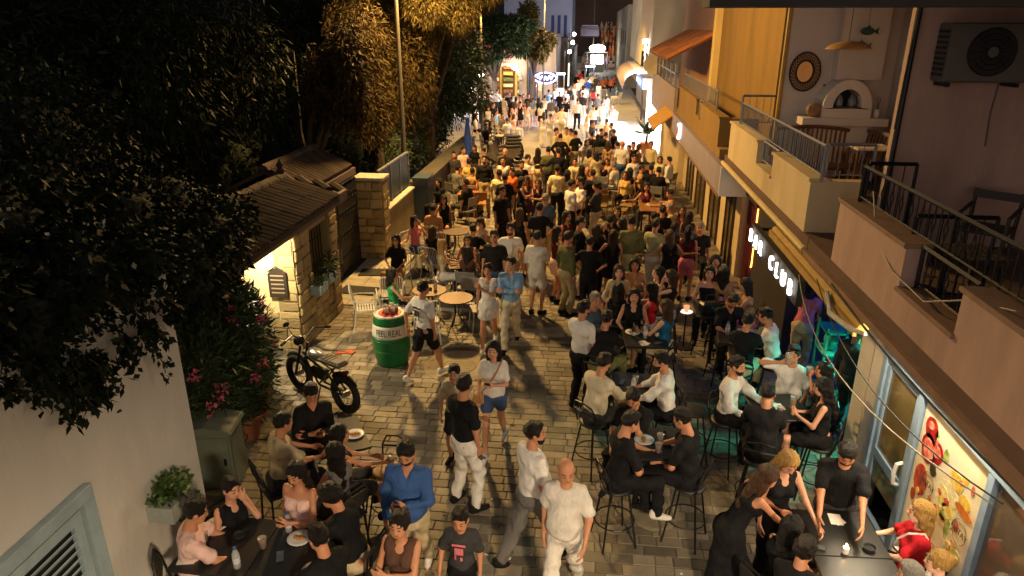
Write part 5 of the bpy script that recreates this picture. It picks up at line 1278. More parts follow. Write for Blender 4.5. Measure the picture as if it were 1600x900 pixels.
round_table(-2.45, 12.35, .33, 'empty round wooden table beside the white top woman', wtop)
round_table(-2.85, 14.35, .34, 'round table between the long-haired women', mat('dark_top', '#4a3020', .5, .25, 5))
round_table(-3.3, 16.9, .33, 'round table in front of the black top and skirt', MATS['dark_top'])
round_table(-2.6, 15.8, .33, 'round table carrying the candle', MATS['dark_top'])
def wood_table(x, y, w, d, rz, label, m=wtop, h=.75):
    t = empty('wooden_table', (x, y, 0), rz, label, 'table', 'wooden tables of the seated crowd')
    MB().box((0, 0, h - .02), (w, d, .04), bev=.006).build('table_top', m, t)
    for a in (-1, 1):
        for b in (-1, 1): MB().b2(a * (w / 2 - .05) - .025, a * (w / 2 - .05) + .025, b * (d / 2 - .05) - .025, b * (d / 2 - .05) + .025, 0, h - .04).build('leg', blk, t)
    return t
wood_table(1.9, 20.2, .9, 1.3, 0, 'wooden table with a white tray beside the dark red top')
wood_table(.7, 22.7, .8, .8, .1, 'black square table among the folding chairs', btop)
wood_table(-4.0, 22.9, .7, .9, .2, 'wooden table under the trees by yellow t-shirt'); wood_table(-3.75, 21.3, .6, .6, 0, 'small orange-brown wooden table behind the wooden chairs')
wood_table(1.2, 26.4, .8, .8, 0, 'wooden table by the balding standing man'); wood_table(2.0, 26.2, .7, .9, 0, 'wooden table beside the pale yellow shirt'); wood_table(2.3, 23.8, .7, .7, 0, 'pale table against the shop front', mat('pale_top', '#c9bca0', .5))
wood_table(.4, 32.8, .8, 1.4, 0, 'white table at the front of the bright shop', MATS['pale_top']); wood_table(.4, 37.4, .8, 1.4, 0, 'white table at the back of the bright shop', MATS['pale_top']); wood_table(-4.5, 33.6, .7, .7, 0, 'white table behind the parked scooters', MATS['pale_top'])
wood_table(1.75, 17.4, .7, .8, 0, 'wooden table among the people near the doorway')
# empty chairs
gc = STOOLS['gry'][0]; wc = STOOLS['wht'][0]; GC = 'grey chairs of the street cafes'; WC = 'white metal chairs'
gc.put((-2.35, 13.0, 0), R(170), 'empty grey chair behind the empty round table', GC); gc.put((-2.0, 12.6, 0), R(110), 'empty grey chair turned beside the white top woman', GC); gc.put((-2.15, 14.9, 0), R(80), 'empty grey chair near the black t-shirt man', GC)
wc.put((-3.95, 13.2, 0), R(15), 'empty white slatted chair by the kerb', WC); wc.put((-4.25, 12.4, 0), R(-70), 'empty white slatted chair behind the green dress', WC); wc.put((-2.95, 11.95, 0), R(20), 'empty white slatted chair beside the white printed t-shirt', WC); wc.put((-3.6, 15.9, 0), R(-170), 'empty white slatted chair behind the bare back', WC)
gw = Proto(grey_chair(mat('tan_metal', '#8a6a3c', .5, .2), 'folding_chair'))
for i, (x_, y_, r_, l_) in enumerate(((.35, 21.3, 10, 'empty tan folding chair nearest the charcoal t-shirt'), (.95, 20.9, -100, 'empty tan folding chair turned sideways in the crowd'), (1.2, 21.5, 70, 'empty tan folding chair beside the wooden table with tray'), (.3, 22.0, 20, 'empty tan folding chair behind the nearest folding chair'))): gw.put((x_, y_, 0), R(r_), l_, 'tan folding chairs')
ow = Proto(grey_chair(mat('orange_wood', '#a5682c', .55, .25), 'wooden_chair'))
ow.put((-3.75, 21.9, 0), R(0), 'orange-brown wooden chair left under the trees', 'wooden chairs under the trees'); ow.put((-3.35, 21.2, 0), R(10), 'orange-brown wooden chair beside the tall bearded man', 'wooden chairs under the trees')
bs = STOOLS['bar'][0]
bs.put((1.5, 8.55, 0), R(-80), 'empty black bar stool left of white shirt with beer', STOOLS['bar'][2])
bw = Proto(bar_stool(mat('stool_wood', '#b07a30', .5, .25, 6), True, 'wooden_seat_stool')); bw.put((-2.2, 6.75, 0), R(160), 'tall black stool with round wooden seat behind blue shirt')

# ---------------------------------------------------------------- small things on the tables
def item(kind, col=None):
    t = empty(kind, cat=kind.replace('_', ' '))
    if kind == 'water_bottle':
        MB().lathe([(.032, 0), (.034, .02), (.034, .15), (.02, .19), (.014, .2), (.014, .215), (0, .215)], 12).build('body', mat('clear_plastic', (.5, .53, .55), .12, .1, spec=.8, alpha=.55), t, smooth=True); MB().lathe([(.0345, .06), (.0345, .12)], 12).build('label_band', mat('band', (.6, .62, .7), .5), t); MB().lathe([(.016, .205), (.016, .228), (0, .228)], 10).build('cap', mat('cap_blue', '#3a62a8', .5), t)
    elif kind == 'glass_bottle':
        MB().lathe([(.03, 0), (.032, .01), (.032, .13), (.014, .18), (.012, .24), (0, .24)], 12).build('body', mat('bottle_green', (.02, .06, .02), .1, .1, spec=.9), t, smooth=True); MB().lathe([(.0325, .04), (.0325, .1)], 12).build('label_band', mat('band2', (.6, .6, .5), .5), t)
    elif kind == 'beer_glass':
        MB().lathe([(.034, 0), (.04, .01), (.044, .15), (.046, .155), (.042, .15), (.038, .12)], 14).build('glass', mat('glassware', (.5, .5, .48), .08, 0, spec=.8, alpha=.4), t, smooth=True); MB().lathe([(0, .008), (.034, .01), (.037, .11), (0, .11)], 12).build('beer', mat('beer', '#b8821c', .2, .1), t); MB().lathe([(.037, .111), (.039, .13), (0, .135)], 12).build('foam', mat('foam', '#e8e0cc', .8), t)
    elif kind == 'plastic_cup':
        MB().lathe([(.03, 0), (.043, .11), (.045, .115), (.041, .11)], 14).build('cup', mat('cup', (.55, .5, .45), .15, .1, spec=.7, alpha=.5), t, smooth=True); MB().lathe([(0, .006), (.03, .006), (.038, .075), (0, .075)], 12).build('drink', mat('iced', '#7a4a28', .3, .3, 30), t)
    elif kind == 'plate':
        MB().lathe([(.05, 0), (.07, .004), (.12, .018), (.118, .021), (.07, .009), (0, .007)], 18).build('dish', mat('china', (.8, .8, .8), .3, .05), t, smooth=True)
        k = MB()
        for _ in range(9): a, r_ = random.uniform(0, 6.3), random.uniform(0, .06); k.ell((r_ * cos(a), r_ * sin(a), .02), (random.uniform(.015, .03), random.uniform(.015, .03), .015), 7, 5)
        k.build('food', mat('food', '#b8803a', .7, .5, 40), t, smooth=True)
    elif kind == 'napkin': MB().box((0, 0, .003), (.16, .12, .004), ry=.02).box((.03, .02, .008), (.1, .1, .004), rz=.5, rx=.06).build('paper', mat('paper', (.72, .7, .66), .8, .05), t)
    elif kind == 'phone': MB().box((0, 0, .005), (.072, .15, .009), bev=.003).build('case', MATS['dark_inner'], t); MB().b2(-.032, .032, -.07, .07, .0098, .0105).build('screen', mat('phone_screen', (.1, .12, .14), .1, .3, emit=.0), t)
    elif kind == 'ashtray': MB().lathe([(.05, 0), (.06, .03), (.052, .03), (.045, .01), (0, .01)], 14).build('dish', MATS['dark_inner'], t)
    elif kind == 'candle': MB().lathe([(.03, 0), (.03, .06), (0, .06)], 10).build('wax', mat('wax', (.8, .75, .65), .5, 0), t); MB().ell((0, 0, .08), (.009, .009, .022), 8, 6).build('flame', mat('flame', (1, .7, .3), .5, 0, emit=40, ecol=(1, .6, .25)), t)
    return t
IT = {}
def put(kind, x, y, z, label, rz=None):
    if kind not in IT: IT[kind] = Proto(item(kind))
    return IT[kind].put((x, y, z), random.uniform(0, 6.3) if rz is None else rz, label, kind.replace('_', ' ') + 's on the tables')
PLACES = [('the men in black table nearest us', .93, 7.2, 1.057, 'plate napkin:.12 plastic_cup plastic_cup ashtray phone'), ('the cream shirt table', .72, 8.62, 1.057, 'phone napkin plastic_cup water_bottle'),
          ('the crowded bottle table', .95, 10.15, 1.057, 'glass_bottle glass_bottle water_bottle napkin plastic_cup phone plate'), ('the women table behind the bottles', .98, 11.45, 1.057, 'water_bottle plastic_cup'),
          ('the beer table by the bar', 2.5, 8.2, 1.057, 'beer_glass beer_glass napkin plastic_cup'), ('the carafe table under the sign', 2.42, 10.4, 1.057, 'water_bottle plate plastic_cup napkin'), ('the handbag table', 2.2, 11.45, 1.057, 'plastic_cup napkin'),
          ('the joined black tables', 2.5, 5.6, 1.002, 'phone ashtray candle plastic_cup napkin'), ('the food table', -2.95, 5.12, .952, 'plastic_cup plastic_cup plastic_cup water_bottle water_bottle plate plate napkin napkin phone ashtray plate'),
          ('the drinks table by the motorbike', -2.95, 7.25, .852, 'plastic_cup plate phone candle'), ('the green dress table', -3.05, 12.7, .742, 'plate water_bottle ashtray napkin'), ('the long-haired women table', -2.85, 14.35, .742, 'plastic_cup phone'), ('the candle table', -2.6, 15.8, .742, 'candle napkin'),
          ('the tray table', 1.9, 20.2, .752, 'napkin plastic_cup'), ('the folding chair table', .7, 22.7, .752, 'plastic_cup water_bottle napkin')]
POS = ['at the street edge of', 'at the wall side of', 'in the middle of', 'at the near edge of', 'at the far edge of', 'near one corner of', 'beside the others on', 'at the second corner of', 'at the third corner of', 'close to the middle of', 'between the people at', 'beside the edge of']
OFF = [(-.2, .02), (.2, .03), (.0, .0), (-.04, -.22), (.05, .2), (.2, -.2), (-.2, .2), (.19, .21), (-.21, -.19), (.07, -.08), (-.1, .1), (.1, .12)]
for nm, x_, y_, z_, its in PLACES:
    sx, sy = (3.0, 1.25) if 'food' in nm else ((1.2, 2.4) if 'joined' in nm else (.9, .9)); sx, sy = (sx, sy) if 'green' not in nm else (.6, .6)
    for i, it in enumerate(its.split()):
        it = it.split(':')[0]; dx, dy = OFF[i]
        put(it, x_ + dx * sx, y_ + dy * sy, z_, it.replace('_', ' ').replace('plastic', 'clear plastic').replace('ashtray', 'black ashtray').replace('plate', 'white plate of snacks').replace('napkin', 'white paper napkin').replace('phone', 'dark mobile phone') .replace('candle', 'small lit candle') + ' ' + POS[i] + ' ' + nm)
# handbag on the table
hb = empty('handbag', (2.1, 11.32, 1.057), R(20), 'black leather handbag standing on the handbag table', 'handbag')
MB().box((0, 0, .1), (.34, .16, .2), bev=.03).build('bag', mat('leather', (.015, .014, .014), .35, .2, 20), hb); MB().tube([(-.1, 0, .19), (-.08, 0, .32), (.08, 0, .32), (.1, 0, .19)], .01, 6).build('handle', MATS['leather'], hb); MB().b2(-.02, .02, -.09, -.08, .1, .14).build('buckle', mat('brass', (.6, .5, .3), .3, 0, metal=1), hb)
tr = empty('serving_tray', (1.95, 20.2, .752), R(8), 'pale serving tray with a wooden bottom on the wooden table', 'tray')
MB().box((0, 0, .012), (.46, .34, .014)).build('base', mat('tray_wood', '#b8742c', .5, .2), tr)
k = MB()
for s_ in (-1, 1): k.b2(s_ * .23 - .012, s_ * .23 + .012, -.18, .18, .005, .045); k.b2(-.217, .217, s_ * .17 - .01, s_ * .17 + .01, .005, .045)
k.build('rim', MATS['pale_top'], tr)
# glowing tray lamp at the doorway and lit phone
gl_ = empty('glowing_lamp', (1.85, 12.2, 0), label='small white glowing cup lamp on a stand beside bandeau woman', cat='lamp')
MB().cyl((0, 0, 0), (0, 0, .70), .015, k=8).build('stand', blk, gl_); MB().lathe([(0, .70), (.11, .70), (.12, .71), (0, .71)], 16).build('tray', mat('lamp_white', (.9, .8, .78), .5, 0, emit=.6, ecol=(1, .75, .7)), gl_); MB().lathe([(.035, .71), (.06, .82), (0, .82)], 12).build('cup', mat('cup_glow', '#a05030', .5, 0, emit=.5, ecol=(1, .4, .2)), gl_); MB().lathe([(.2, 0), (.19, .02), (0, .02)], 16).build('base', blk, gl_)

lt_ = MB(); q_ = random.Random(9)
for i in range(110):
    x_, y_ = q_.uniform(-3.8, 2.4), q_.uniform(5.8, 14); lt_.box((x_, y_, .006), (q_.uniform(.012, .05), q_.uniform(.01, .03), .006), rz=q_.uniform(0, 3), mi=i % 3)
tag(lt_.build('litter', [MATS['paper'], mat('butt', '#8a5a30', .8), mat('scrap', '#4a4038', .8)]), 'cigarette ends and paper scraps scattered on the paving', kind='stuff')
# ---------------------------------------------------------------- green barrel
bar = empty('green_barrel', (-3.36, 11.0, 0), R(-18), 'green and white barrel printed FEEL REAL with glasses on top', 'barrel')
prof = [(.27, 0), (.285, .03), (.31, .22), (.325, .42)]; gp = mat('barrel_green', '#0f6b3a', .35, .12, 5, dirt=.25); wp = mat('barrel_white', '#e6e2d4', .4, .08, 5, dirt=.2)
def bar_r(z): return .27 + .06 * math.sin(min(1, max(0, z / .95)) * pi)
zs = lambda a, b, n=8: [(bar_r(a + (b - a) * i / n), a + (b - a) * i / n) for i in range(n + 1)]
MB().lathe(zs(.0, .56, 12), 28).build('lower_body', gp, bar, smooth=True); MB().lathe(zs(.5602, .78, 6), 28).build('white_band', wp, bar, smooth=True); MB().lathe(zs(.7802, .93, 5), 28).build('upper_body', gp, bar, smooth=True)
for z_ in (.3, .5): MB().tube([(bar_r(z_) * cos(i * pi / 14), bar_r(z_) * sin(i * pi / 14), z_) for i in range(28)], .01, 5, closed=True).build('hoop', gp, bar)
MB().lathe([(.278, .925), (.282, .95), (.27, .955), (.262, .94), (0, .94)], 28).build('lid', wp, bar); MB().lathe([(.15, .942), (.2, .942), (.2, .946), (.15, .946)], 24).build('red_ring', mat('ring_red', '#b8242a', .4), bar)
me = text_mesh('FEEL REAL', .135, .001); vs_ = np.zeros(len(me.vertices) * 3); me.vertices.foreach_get('co', vs_); vs_ = vs_.reshape(-1, 3)
rr = bar_r(.67) + .004; an = vs_[:, 0] / rr * .78; zz = vs_[:, 1] * 1.25 + .665; nv_ = np.stack([np.sin(an) * (bar_r(.67) + .005 + vs_[:, 2]), -np.cos(an) * (bar_r(.67) + .005 + vs_[:, 2]), zz], 1)
me.vertices.foreach_set('co', nv_.ravel()); me.materials.append(mat('ink_green', '#12301e', .5, 0)); link('lettering', me, bar, None, R(26))
for i, (x_, y_) in enumerate(((-.1, .06), (0, .02), (.1, .07), (-.03, -.1), (.08, -.06), (.0, .14))):
    put('plastic_cup', -3.36 + x_, 11.0 + y_, .95, 'empty clear cup on the green barrel, ' + ['leftmost at the back', 'in the centre', 'rightmost at the back', 'nearest the lettering', 'right of the nearest cup', 'farthest back'][i])
# ---------------------------------------------------------------- fat-tyre motorbike
mb_ = empty('electric_motorbike', (-4.08, 9.5, 0), math.atan2(.61, -.97), 'black fat-tyred electric motorbike leaning beside the flower pots', 'motorbike')
tyre = mat('tyre', (.012, .012, .012), .8, .2, 30, bump=.5, bscale=60); frm = mat('bike_green', (.04, .05, .025), .4, .1, metal=.3)
for i, x_ in enumerate((-.58, .58)):
    w_ = MB().tube([(x_ + .27 * cos(a * pi / 14), 0, .325 + .27 * sin(a * pi / 14)) for a in range(28)], .055, 8, closed=True).build('wheel', tyre, mb_, smooth=True)
    MB().tube([(x_ + .2 * cos(a * pi / 12), 0, .325 + .2 * sin(a * pi / 12)) for a in range(24)], .018, 6, closed=True).build('rim', blk, w_)
    k = MB()
    for a in range(10): k.cyl((x_, 0, .325), (x_ + .2 * cos(a * .628), 0, .325 + .2 * sin(a * .628)), .006, k=4)
    k.cyl((x_, -.06, .325), (x_, .06, .325), .05, k=12); k.build('spokes', mat('bike_steel', (.3, .3, .3), .3, .1, metal=.9), w_)
    MB().tube([(x_ + .345 * cos(a), 0, .325 + .345 * sin(a)) for a in np.linspace(.7, 2.5, 7)], .03, 6).build('mudguard', blk, mb_)
k = MB()
for s_ in (-.05, .05): k.tube([(-.58, s_, .325), (-.2, s_, .62), (.25, s_, .72), (.34, s_, .78)], .02, 6); k.tube([(-.3, s_, .66), (.0, s_, .32), (.3, s_, .7)], .018, 6); k.tube([(-.58, s_, .325), (0, s_, .32)], .018, 6)
k.build('frame', frm, mb_)
MB().box((.02, 0, .5), (.3, .12, .2), bev=.03).build('battery', blk, mb_)
k = MB()
for s_ in (-.07, .07): k.tube([(.58, s_, .325), (.42, s_, .72), (.36, s_, .9)], .022, 7)
k.build('fork', blk, mb_)
MB().ell((.08, 0, .78), (.2, .1, .09), 12, 8).build('tank', mat('tank', (.45, .44, .42), .25, .1, metal=.6), mb_, smooth=True)
MB().box((-.34, 0, .8), (.5, .2, .09), ry=.06, bev=.03).build('seat', mat('bike_seat', (.16, .13, .1), .5, .2, 12), mb_)
for i in range(6): MB().box((-.5 + i * .07, 0, .846), (.014, .19, .008), ry=.06).build('seat_stitch', seatm, mb_)
MB().tube([(.3, -.36, 1.08), (.34, -.2, 1.12), (.35, 0, .95), (.34, .2, 1.12), (.3, .36, 1.08)], .014, 6).build('handlebar', blk, mb_)
for s_ in (-1, 1): MB().cyl((.3, s_ * .36, 1.08), (.27, s_ * .46, 1.06), .022, k=8).build('grip', tyre, mb_)
MB().lathe([(0, 0), (.075, .02), (.09, .07), (.085, .1), (0, .1)], 14).build('headlight', blk, mb_, loc=(.42, 0, .92)).rotation_euler = (0, R(90), 0)
MB().tube([(.33, .2, 1.12), (.34, .27, 1.3)], .006, 4).ell((.34, .29, 1.33), (.015, .06, .04)).build('mirror', blk, mb_); MB().tube([(-.1, .1, .32), (-.18, .28, .02)], .012, 5).build('kickstand', blk, mb_)
MB().box((-.62, 0, .7), (.06, .1, .05), bev=.01).build('tail_light', mat('tail_red', '#5a1010', .3), mb_)
# scooters parked further up
def scooter():
    t = empty('scooter', cat='scooter')
    for x_ in (-.6, .6): MB().tube([(x_ + .2 * cos(a * pi / 8), 0, .27 + .2 * sin(a * pi / 8)) for a in range(16)], .06, 6, closed=True).build('wheel', tyre, t)
    bodm = mat('scooter_body', '#8a8078', .3, .3, 4, rnd=.5, coat=.3)
    MB().prism([(-.75, .5), (-.6, .72), (-.1, .72), (0, .42), (.3, .36), (.5, .95), (.6, .98), (.6, .6), (.7, .5), (.45, .25), (-.2, .22), (-.5, .35)], 'y', -.15, .15).build('body', bodm, t)
    MB().box((-.4, 0, .78), (.66, .26, .1), bev=.03).build('seat', seatm, t); MB().tube([(.42, -.34, 1.1), (.5, 0, 1.03), (.42, .34, 1.1)], .018, 6).build('handlebar', blk, t); MB().ell((.56, 0, .98), (.1, .13, .1), 10, 7).build('headlight', mat('lens', (.5, .5, .5), .2, .1), t)
    for s_ in (-1, 1): MB().tube([(.46, s_ * .25, 1.08), (.44, s_ * .32, 1.28)], .007, 4).ell((.44, s_ * .33, 1.3), (.015, .06, .04)).build('mirror', blk, t)
    MB().ell((.62, 0, .48), (.16, .09, .1), 10, 6).build('front_mudguard', bodm, t)
    return t
sc = Proto(scooter())
for i, (x_, y_, r_, l_) in enumerate(((-3.7, 29.9, 205, 'scooter nearest the standing men in mid street'), (-3.75, 30.9, 200, 'second scooter in the parked row'), (-3.85, 31.9, 195, 'third scooter in the parked row'), (-4.0, 33.0, 190, 'last scooter of the row beside the white table'))): sc.put((x_, y_, 0), R(r_), l_, 'scooters parked in a row')
# litter on the ground by the gatehouse
ru = MB().box((0, 0, .012), (.3, .1, .012), rz=.3).box((.12, .02, .016), (.16, .12, .01), rz=-.4).build('orange_rag', mat('rag', '#c25a30', .8, .3), None, loc=(-4.35, 11.25, .0)); tag(ru, 'orange and white rag lying by the stone gatehouse', 'rag')
cb2 = MB().tube([(-5.0, 11.5, .012), (-4.75, 11.32, .012), (-4.5, 11.3, .012), (-4.2, 11.22, .012)], .012, 5).build('ground_cable', MATS['dark_inner'], None); tag(cb2, 'black cable lying on the paving by the gatehouse', 'cable')
# blue closed parasol
bu = empty('closed_parasol', (-5.0, 28.6, 0), label='closed blue parasol under the dark tree', cat='parasol')
MB().lathe([(.05, .55), (.2, .7), (.16, 1.3), (.07, 2.0), (.02, 2.15), (0, 2.16)], 12).build('canopy', mat('parasol_blue', '#2446a8', .7, .2, 5), bu); MB().cyl((0, 0, 0), (0, 0, 2.25), .022, k=8).build('pole', whm, bu); MB().lathe([(.25, 0), (.25, .06), (0, .08)], 14).build('base', MATS['cement'], bu)
# terrace of house A: chair, low table; air conditioner
pch = empty('terrace_chair', (4.75, 8.75, 2.9), R(140), 'dark armchair on the balcony in front of the brown wall', 'chair')
dkm = mat('dark_chair', (.03, .02, .015), .6, .2)
MB().box((0, 0, .42), (.5, .48, .05), bev=.01).build('seat', dkm, pch); MB().box((0, -.27, .78), (.52, .03, .1), rx=.15).build('top_rail', dkm, pch)
for a in (-1, 1):
    MB().tube([(a * .25, .24, 0), (a * .25, .22, .62), (a * .25, -.22, .66)], .025, 6).build('armrest', dkm, pch); MB().tube([(a * .24, -.2, 0), (a * .24, -.24, .45), (a * .25, -.29, .84)], .025, 6).build('back_post', dkm, pch)
ptb = empty('terrace_low_table', (4.0, 7.7, 2.9), R(5), 'low dark slatted table on the balcony behind black railing', 'table')
for i in range(7): MB().box((-.33 + i * .11, 0, .42), (.095, .6, .03)).build('slat', dkm, ptb)
for a in (-1, 1):
    for b in (-1, 1): MB().box((a * .3, b * .24, .2), (.045, .045, .4)).build('leg', dkm, ptb)
MB().b2(-.33, .33, -.27, -.24, .36, .404).b2(-.33, .33, .24, .27, .36, .404).build('apron', dkm, ptb)
ac = empty('air_conditioner', (4.52, 9.25, 5.3), label='grey air conditioner unit on the brown party wall', cat='air conditioner')
acm = mat('ac_white', '#5f5b55', .5, .1, 4, dirt=.3)
MB().b2(-.46, .46, -.16, .16, -.32, .34, bev=.02).build('casing', acm, ac); MB().cyl((.02, -.165, .02), (.02, -.162, .02), .27, k=28).build('fan_opening', MATS['dark_inner'], ac)
k = MB()
for r_ in (.08, .14, .2, .26): k.tube([(.02 + r_ * cos(a * pi / 14), -.185, .02 + r_ * sin(a * pi / 14)) for a in range(28)], .004, 4, closed=True)
for a in range(16): k.cyl((.02, -.185, .02), (.02 + .27 * cos(a * pi / 8), -.182, .02 + .27 * sin(a * pi / 8)), .003, k=4)
k.build('fan_grille', blk, ac); MB().cyl((.02, -.195, .02), (.02, -.175, .02), .06, k=14).build('fan_hub', acm, ac)
for i in range(9): MB().b2(-.475, -.461, -.13, .13, -.25 + i * .06, -.22 + i * .06).build('side_louvre', MATS['dark_inner'], ac)
[MB().b2(a - .02, a + .02, -.16, .18, -.37, -.325).build('bracket', MATS['rail_black'], ac) for a in (-.38, .38)]; MB().tube([(.35, .17, -.3), (.33, .175, -.7), (.36, .175, -1.1)], .012, 5).build('hose', acm, ac)
# overhead cables on the right
for i, (pts, l_, c_) in enumerate((([(2.93, 8.3, 2.7), (2.9, 7.0, 2.62), (2.92, 5.6, 2.6), (2.95, 4.2, 2.66)], 'thick black cable bundle along the slab edge', 'black'), ([(2.85, 8.6, 2.66), (2.75, 7.3, 2.25), (2.8, 5.9, 2.15), (2.93, 4.4, 2.5)], 'sagging black cable crossing the fruit poster', 'black'), ([(3.0, 9.8, 2.3), (2.75, 8.4, 1.95), (2.7, 6.6, 1.9), (2.93, 4.5, 2.42)], 'pale sagging cable crossing the blue door', 'pale'))):
    q = MB().tube(np.array([np.array(pts[0]) * (1 - t) ** 3 + 3 * np.array(pts[1]) * t * (1 - t) ** 2 + 3 * np.array(pts[2]) * t * t * (1 - t) + np.array(pts[3]) * t ** 3 for t in np.linspace(0, 1, 14)]), .013 if i == 0 else .007, 5).build('cable', MATS['dark_inner'] if c_ == 'black' else mat('pale_cable', '#8a8478', .6), None); tag(q, l_, 'cable')
q = MB().tube([(3.1, 8.0, 3.9), (3.02, 7.5, 3.5), (2.98, 6.9, 3.35), (3.0, 6.2, 3.3), (3.02, 5.6, 3.55), (3.05, 5.0, 3.70)], .008, 5).build('balcony_wire', MATS['pale_cable'], None); tag(q, 'thin pale wire looped along the black balcony railing', 'wire')
# ---------------------------------------------------------------- street lamps and far end of the street
def street_lamp(x, y, h, arm, label, power, col, az=0., tilt=0., size=.3, cone=R(150)):
    t = empty('street_lamp', (x, y, 0), az, label, 'street lamp', 'street lamps')
    MB().cyl((0, 0, 0), (0, 0, h), .075, .05, k=10).build('pole', mat('lamp_pole', '#5e5a50', .6, .15, 4, dirt=.3), t); MB().tube([(0, 0, h - .05), (arm * .5, 0, h + .22), (arm, 0, h + .2)], .03, 7).build('arm', MATS['lamp_pole'], t)
    MB().lathe([(.05, .1), (.2, .04), (.22, 0), (.2, 0), (.05, .06)], 14, (arm, 0, h + .1)).build('lamp_head', MATS['lamp_pole'], t); MB().ell((arm, 0, h + .09), (.1, .1, .06), 10, 6).build('bulb', mat('sodium_glow', (1, .6, .2), .5, 0, emit=30, ecol=(1, .55, .16)), t)
    lamp('sodium_light', 'SPOT', (arm, 0, h + .0), power, col, t, size, cone=cone, blend=.45, rot=(0, tilt, 0))
    return t
SOD = (1, .585, .18)
street_lamp(-5.45, 20.3, 7.9, .85, 'tall pale lamp pole rising among the feathery trees', 3300, SOD, R(-12), R(-22), .35, R(168))
street_lamp(-5.3, 34.5, 7.2, 1.0, 'lamp pole hidden among the trees beyond the planter wall', 2000, (1, .57, .16), R(-40), R(-8), .3, R(150))
street_lamp(2.9, -2.2, 5.75, -.7, 'street lamp behind the viewer at the corner', 2100, (1, .76, .48))
street_lamp(-3.55, 52, 7.6, .9, 'slim lamp pole beside the golden tree in the far square', 3000, (1, .62, .2))
# porch light of the gatehouse
pl_ = empty('porch_lamp', (-5.55, 10.5, 2.28), label='porch lamp under the gatehouse roof', cat='lamp')
MB().lathe([(.05, .14), (.09, .1), (.1, 0), (.03, -.04)], 12).build('globe', mat('porch_glow', (1, .85, .55), .5, 0, emit=12, ecol=(1, .8, .45)), pl_); MB().cyl((0, 0, .14), (0, 0, .32), .012, k=6).build('stem', MATS['rail_black'], pl_)
lamp('porch_light', 'POINT', (0, 0, -.08), 140, (1, .82, .5), pl_, .06)
# arched stone shop
ar = empty('arched_shop', (0, 0, 0), label='stone shop with a lit arched doorway in the far square', cat='shop')
sm = mat('far_stone', '#7a7068', .9, .35, 1.2, bump=.5, bscale=5)
k = MB(); n = 12; cx, rad, sp = -6.85, 1.05, 1.65
arc = [(cx + rad * cos(pi - pi * i / n), sp + rad * sin(pi - pi * i / n)) for i in range(n + 1)]
for i in range(n): k.prism([arc[i], arc[i + 1], (arc[i + 1][0], 4.0), (arc[i][0], 4.0)], 'y', 57, 57.6)
k.b2(-9.5, cx - rad, 57, 57.6, 0, 4.0).b2(cx + rad, -5.2, 57, 57.6, 0, 4.0); k.build('wall', sm, ar)
MB().b2(-9.5, -5.2, 57.2, 64, 4.0, 4.25).build('roof_slab', sm, ar); MB().b2(-9.5, -9.3, 57.6, 64, 0, 4).build('side_wall', sm, ar); MB().b2(-5.4, -5.2, 57.6, 64, 0, 4).build('side_wall', sm, ar)
MB().b2(-9.2, -5.5, 62, 62.1, 0, 3.9).build('inner_wall', mat('inner_cream', '#d8b878', .8, .3, 2), ar)
for i in range(13):
    a = pi * (i + .5) / 13; MB().box((cx + (rad + .13) * cos(a), 56.97, sp + (rad + .13) * sin(a)), (.24, .12, .26), ry=pi / 2 - a).build('arch_stone', mat('arch_stone', '#8a8078', .9, .3, 3, rnd=.2), ar)
for i in range(3):
    s_ = MB().b2(-8.8 + i * 1.2, -7.9 + i * 1.2, 61.5, 61.9, 0, 2.6).build('display_shelf', mat('shelf_wood', '#6a4a2a', .7), ar)
    for j in range(5): MB().b2(-8.75 + i * 1.2, -7.95 + i * 1.2, 61.3, 61.49, .3 + j * .48, .55 + j * .48).build('goods', mat('goods%d' % ((i + j) % 4), ['#c9a060', '#8a5a3a', '#d8c8a0', '#5a6a4a'][(i + j) % 4], .7, .4, 8), s_)
sl_ = empty('shop_ceiling_lamp', (-6.9, 59.6, 3.5), label='warm ceiling lamp inside the arched shop', cat='lamp'); MB().lathe([(0, 0), (.3, .02), (.3, .08), (0, .1)], 16).build('globe', mat('warm_glow', (1, .8, .5), .5, 0, emit=14, ecol=(1, .78, .42)), sl_); lamp('shop_light', 'POINT', (0, 0, -.2), 330, (1, .78, .42), sl_, .2)
ol = empty('outdoor_globe_lamp', (-6.1, 56.6, 2.62), label='glowing wall globe at the shoulder of the arch', cat='lamp'); MB().ell((0, 0, 0), (.2, .2, .2), 12, 8).build('globe', mat('globe_glow', (1, .85, .7), .5, 0, emit=25, ecol=(1, .8, .58)), ol); MB().cyl((0, 0, 0), (0, .4, .05), .03, k=6).build('bracket', MATS['rail_black'], ol); lamp('globe_light', 'POINT', (0, -.3, 0), 120, (1, .8, .6), ol, .2)
bd = empty('blue_door_house', (0, 0, 0), label='narrow grey house with a tall blue door beside the arch', cat='house'); MB().b2(-5.18, -3.0, 58, 66, 0, 5).build('wall', mat('grey_house', '#8a8488', .85, .15, 1), bd); d_ = MB().b2(-5.1, -4.5, 57.93, 57.99, 0, 2.6).build('door', mat('door_blue', '#2a4aa0', .5, .15, 3), bd); MB().b2(-5.0, -4.6, 57.9, 57.929, 1.3, 2.4).build('panel', MATS['door_blue'], d_)
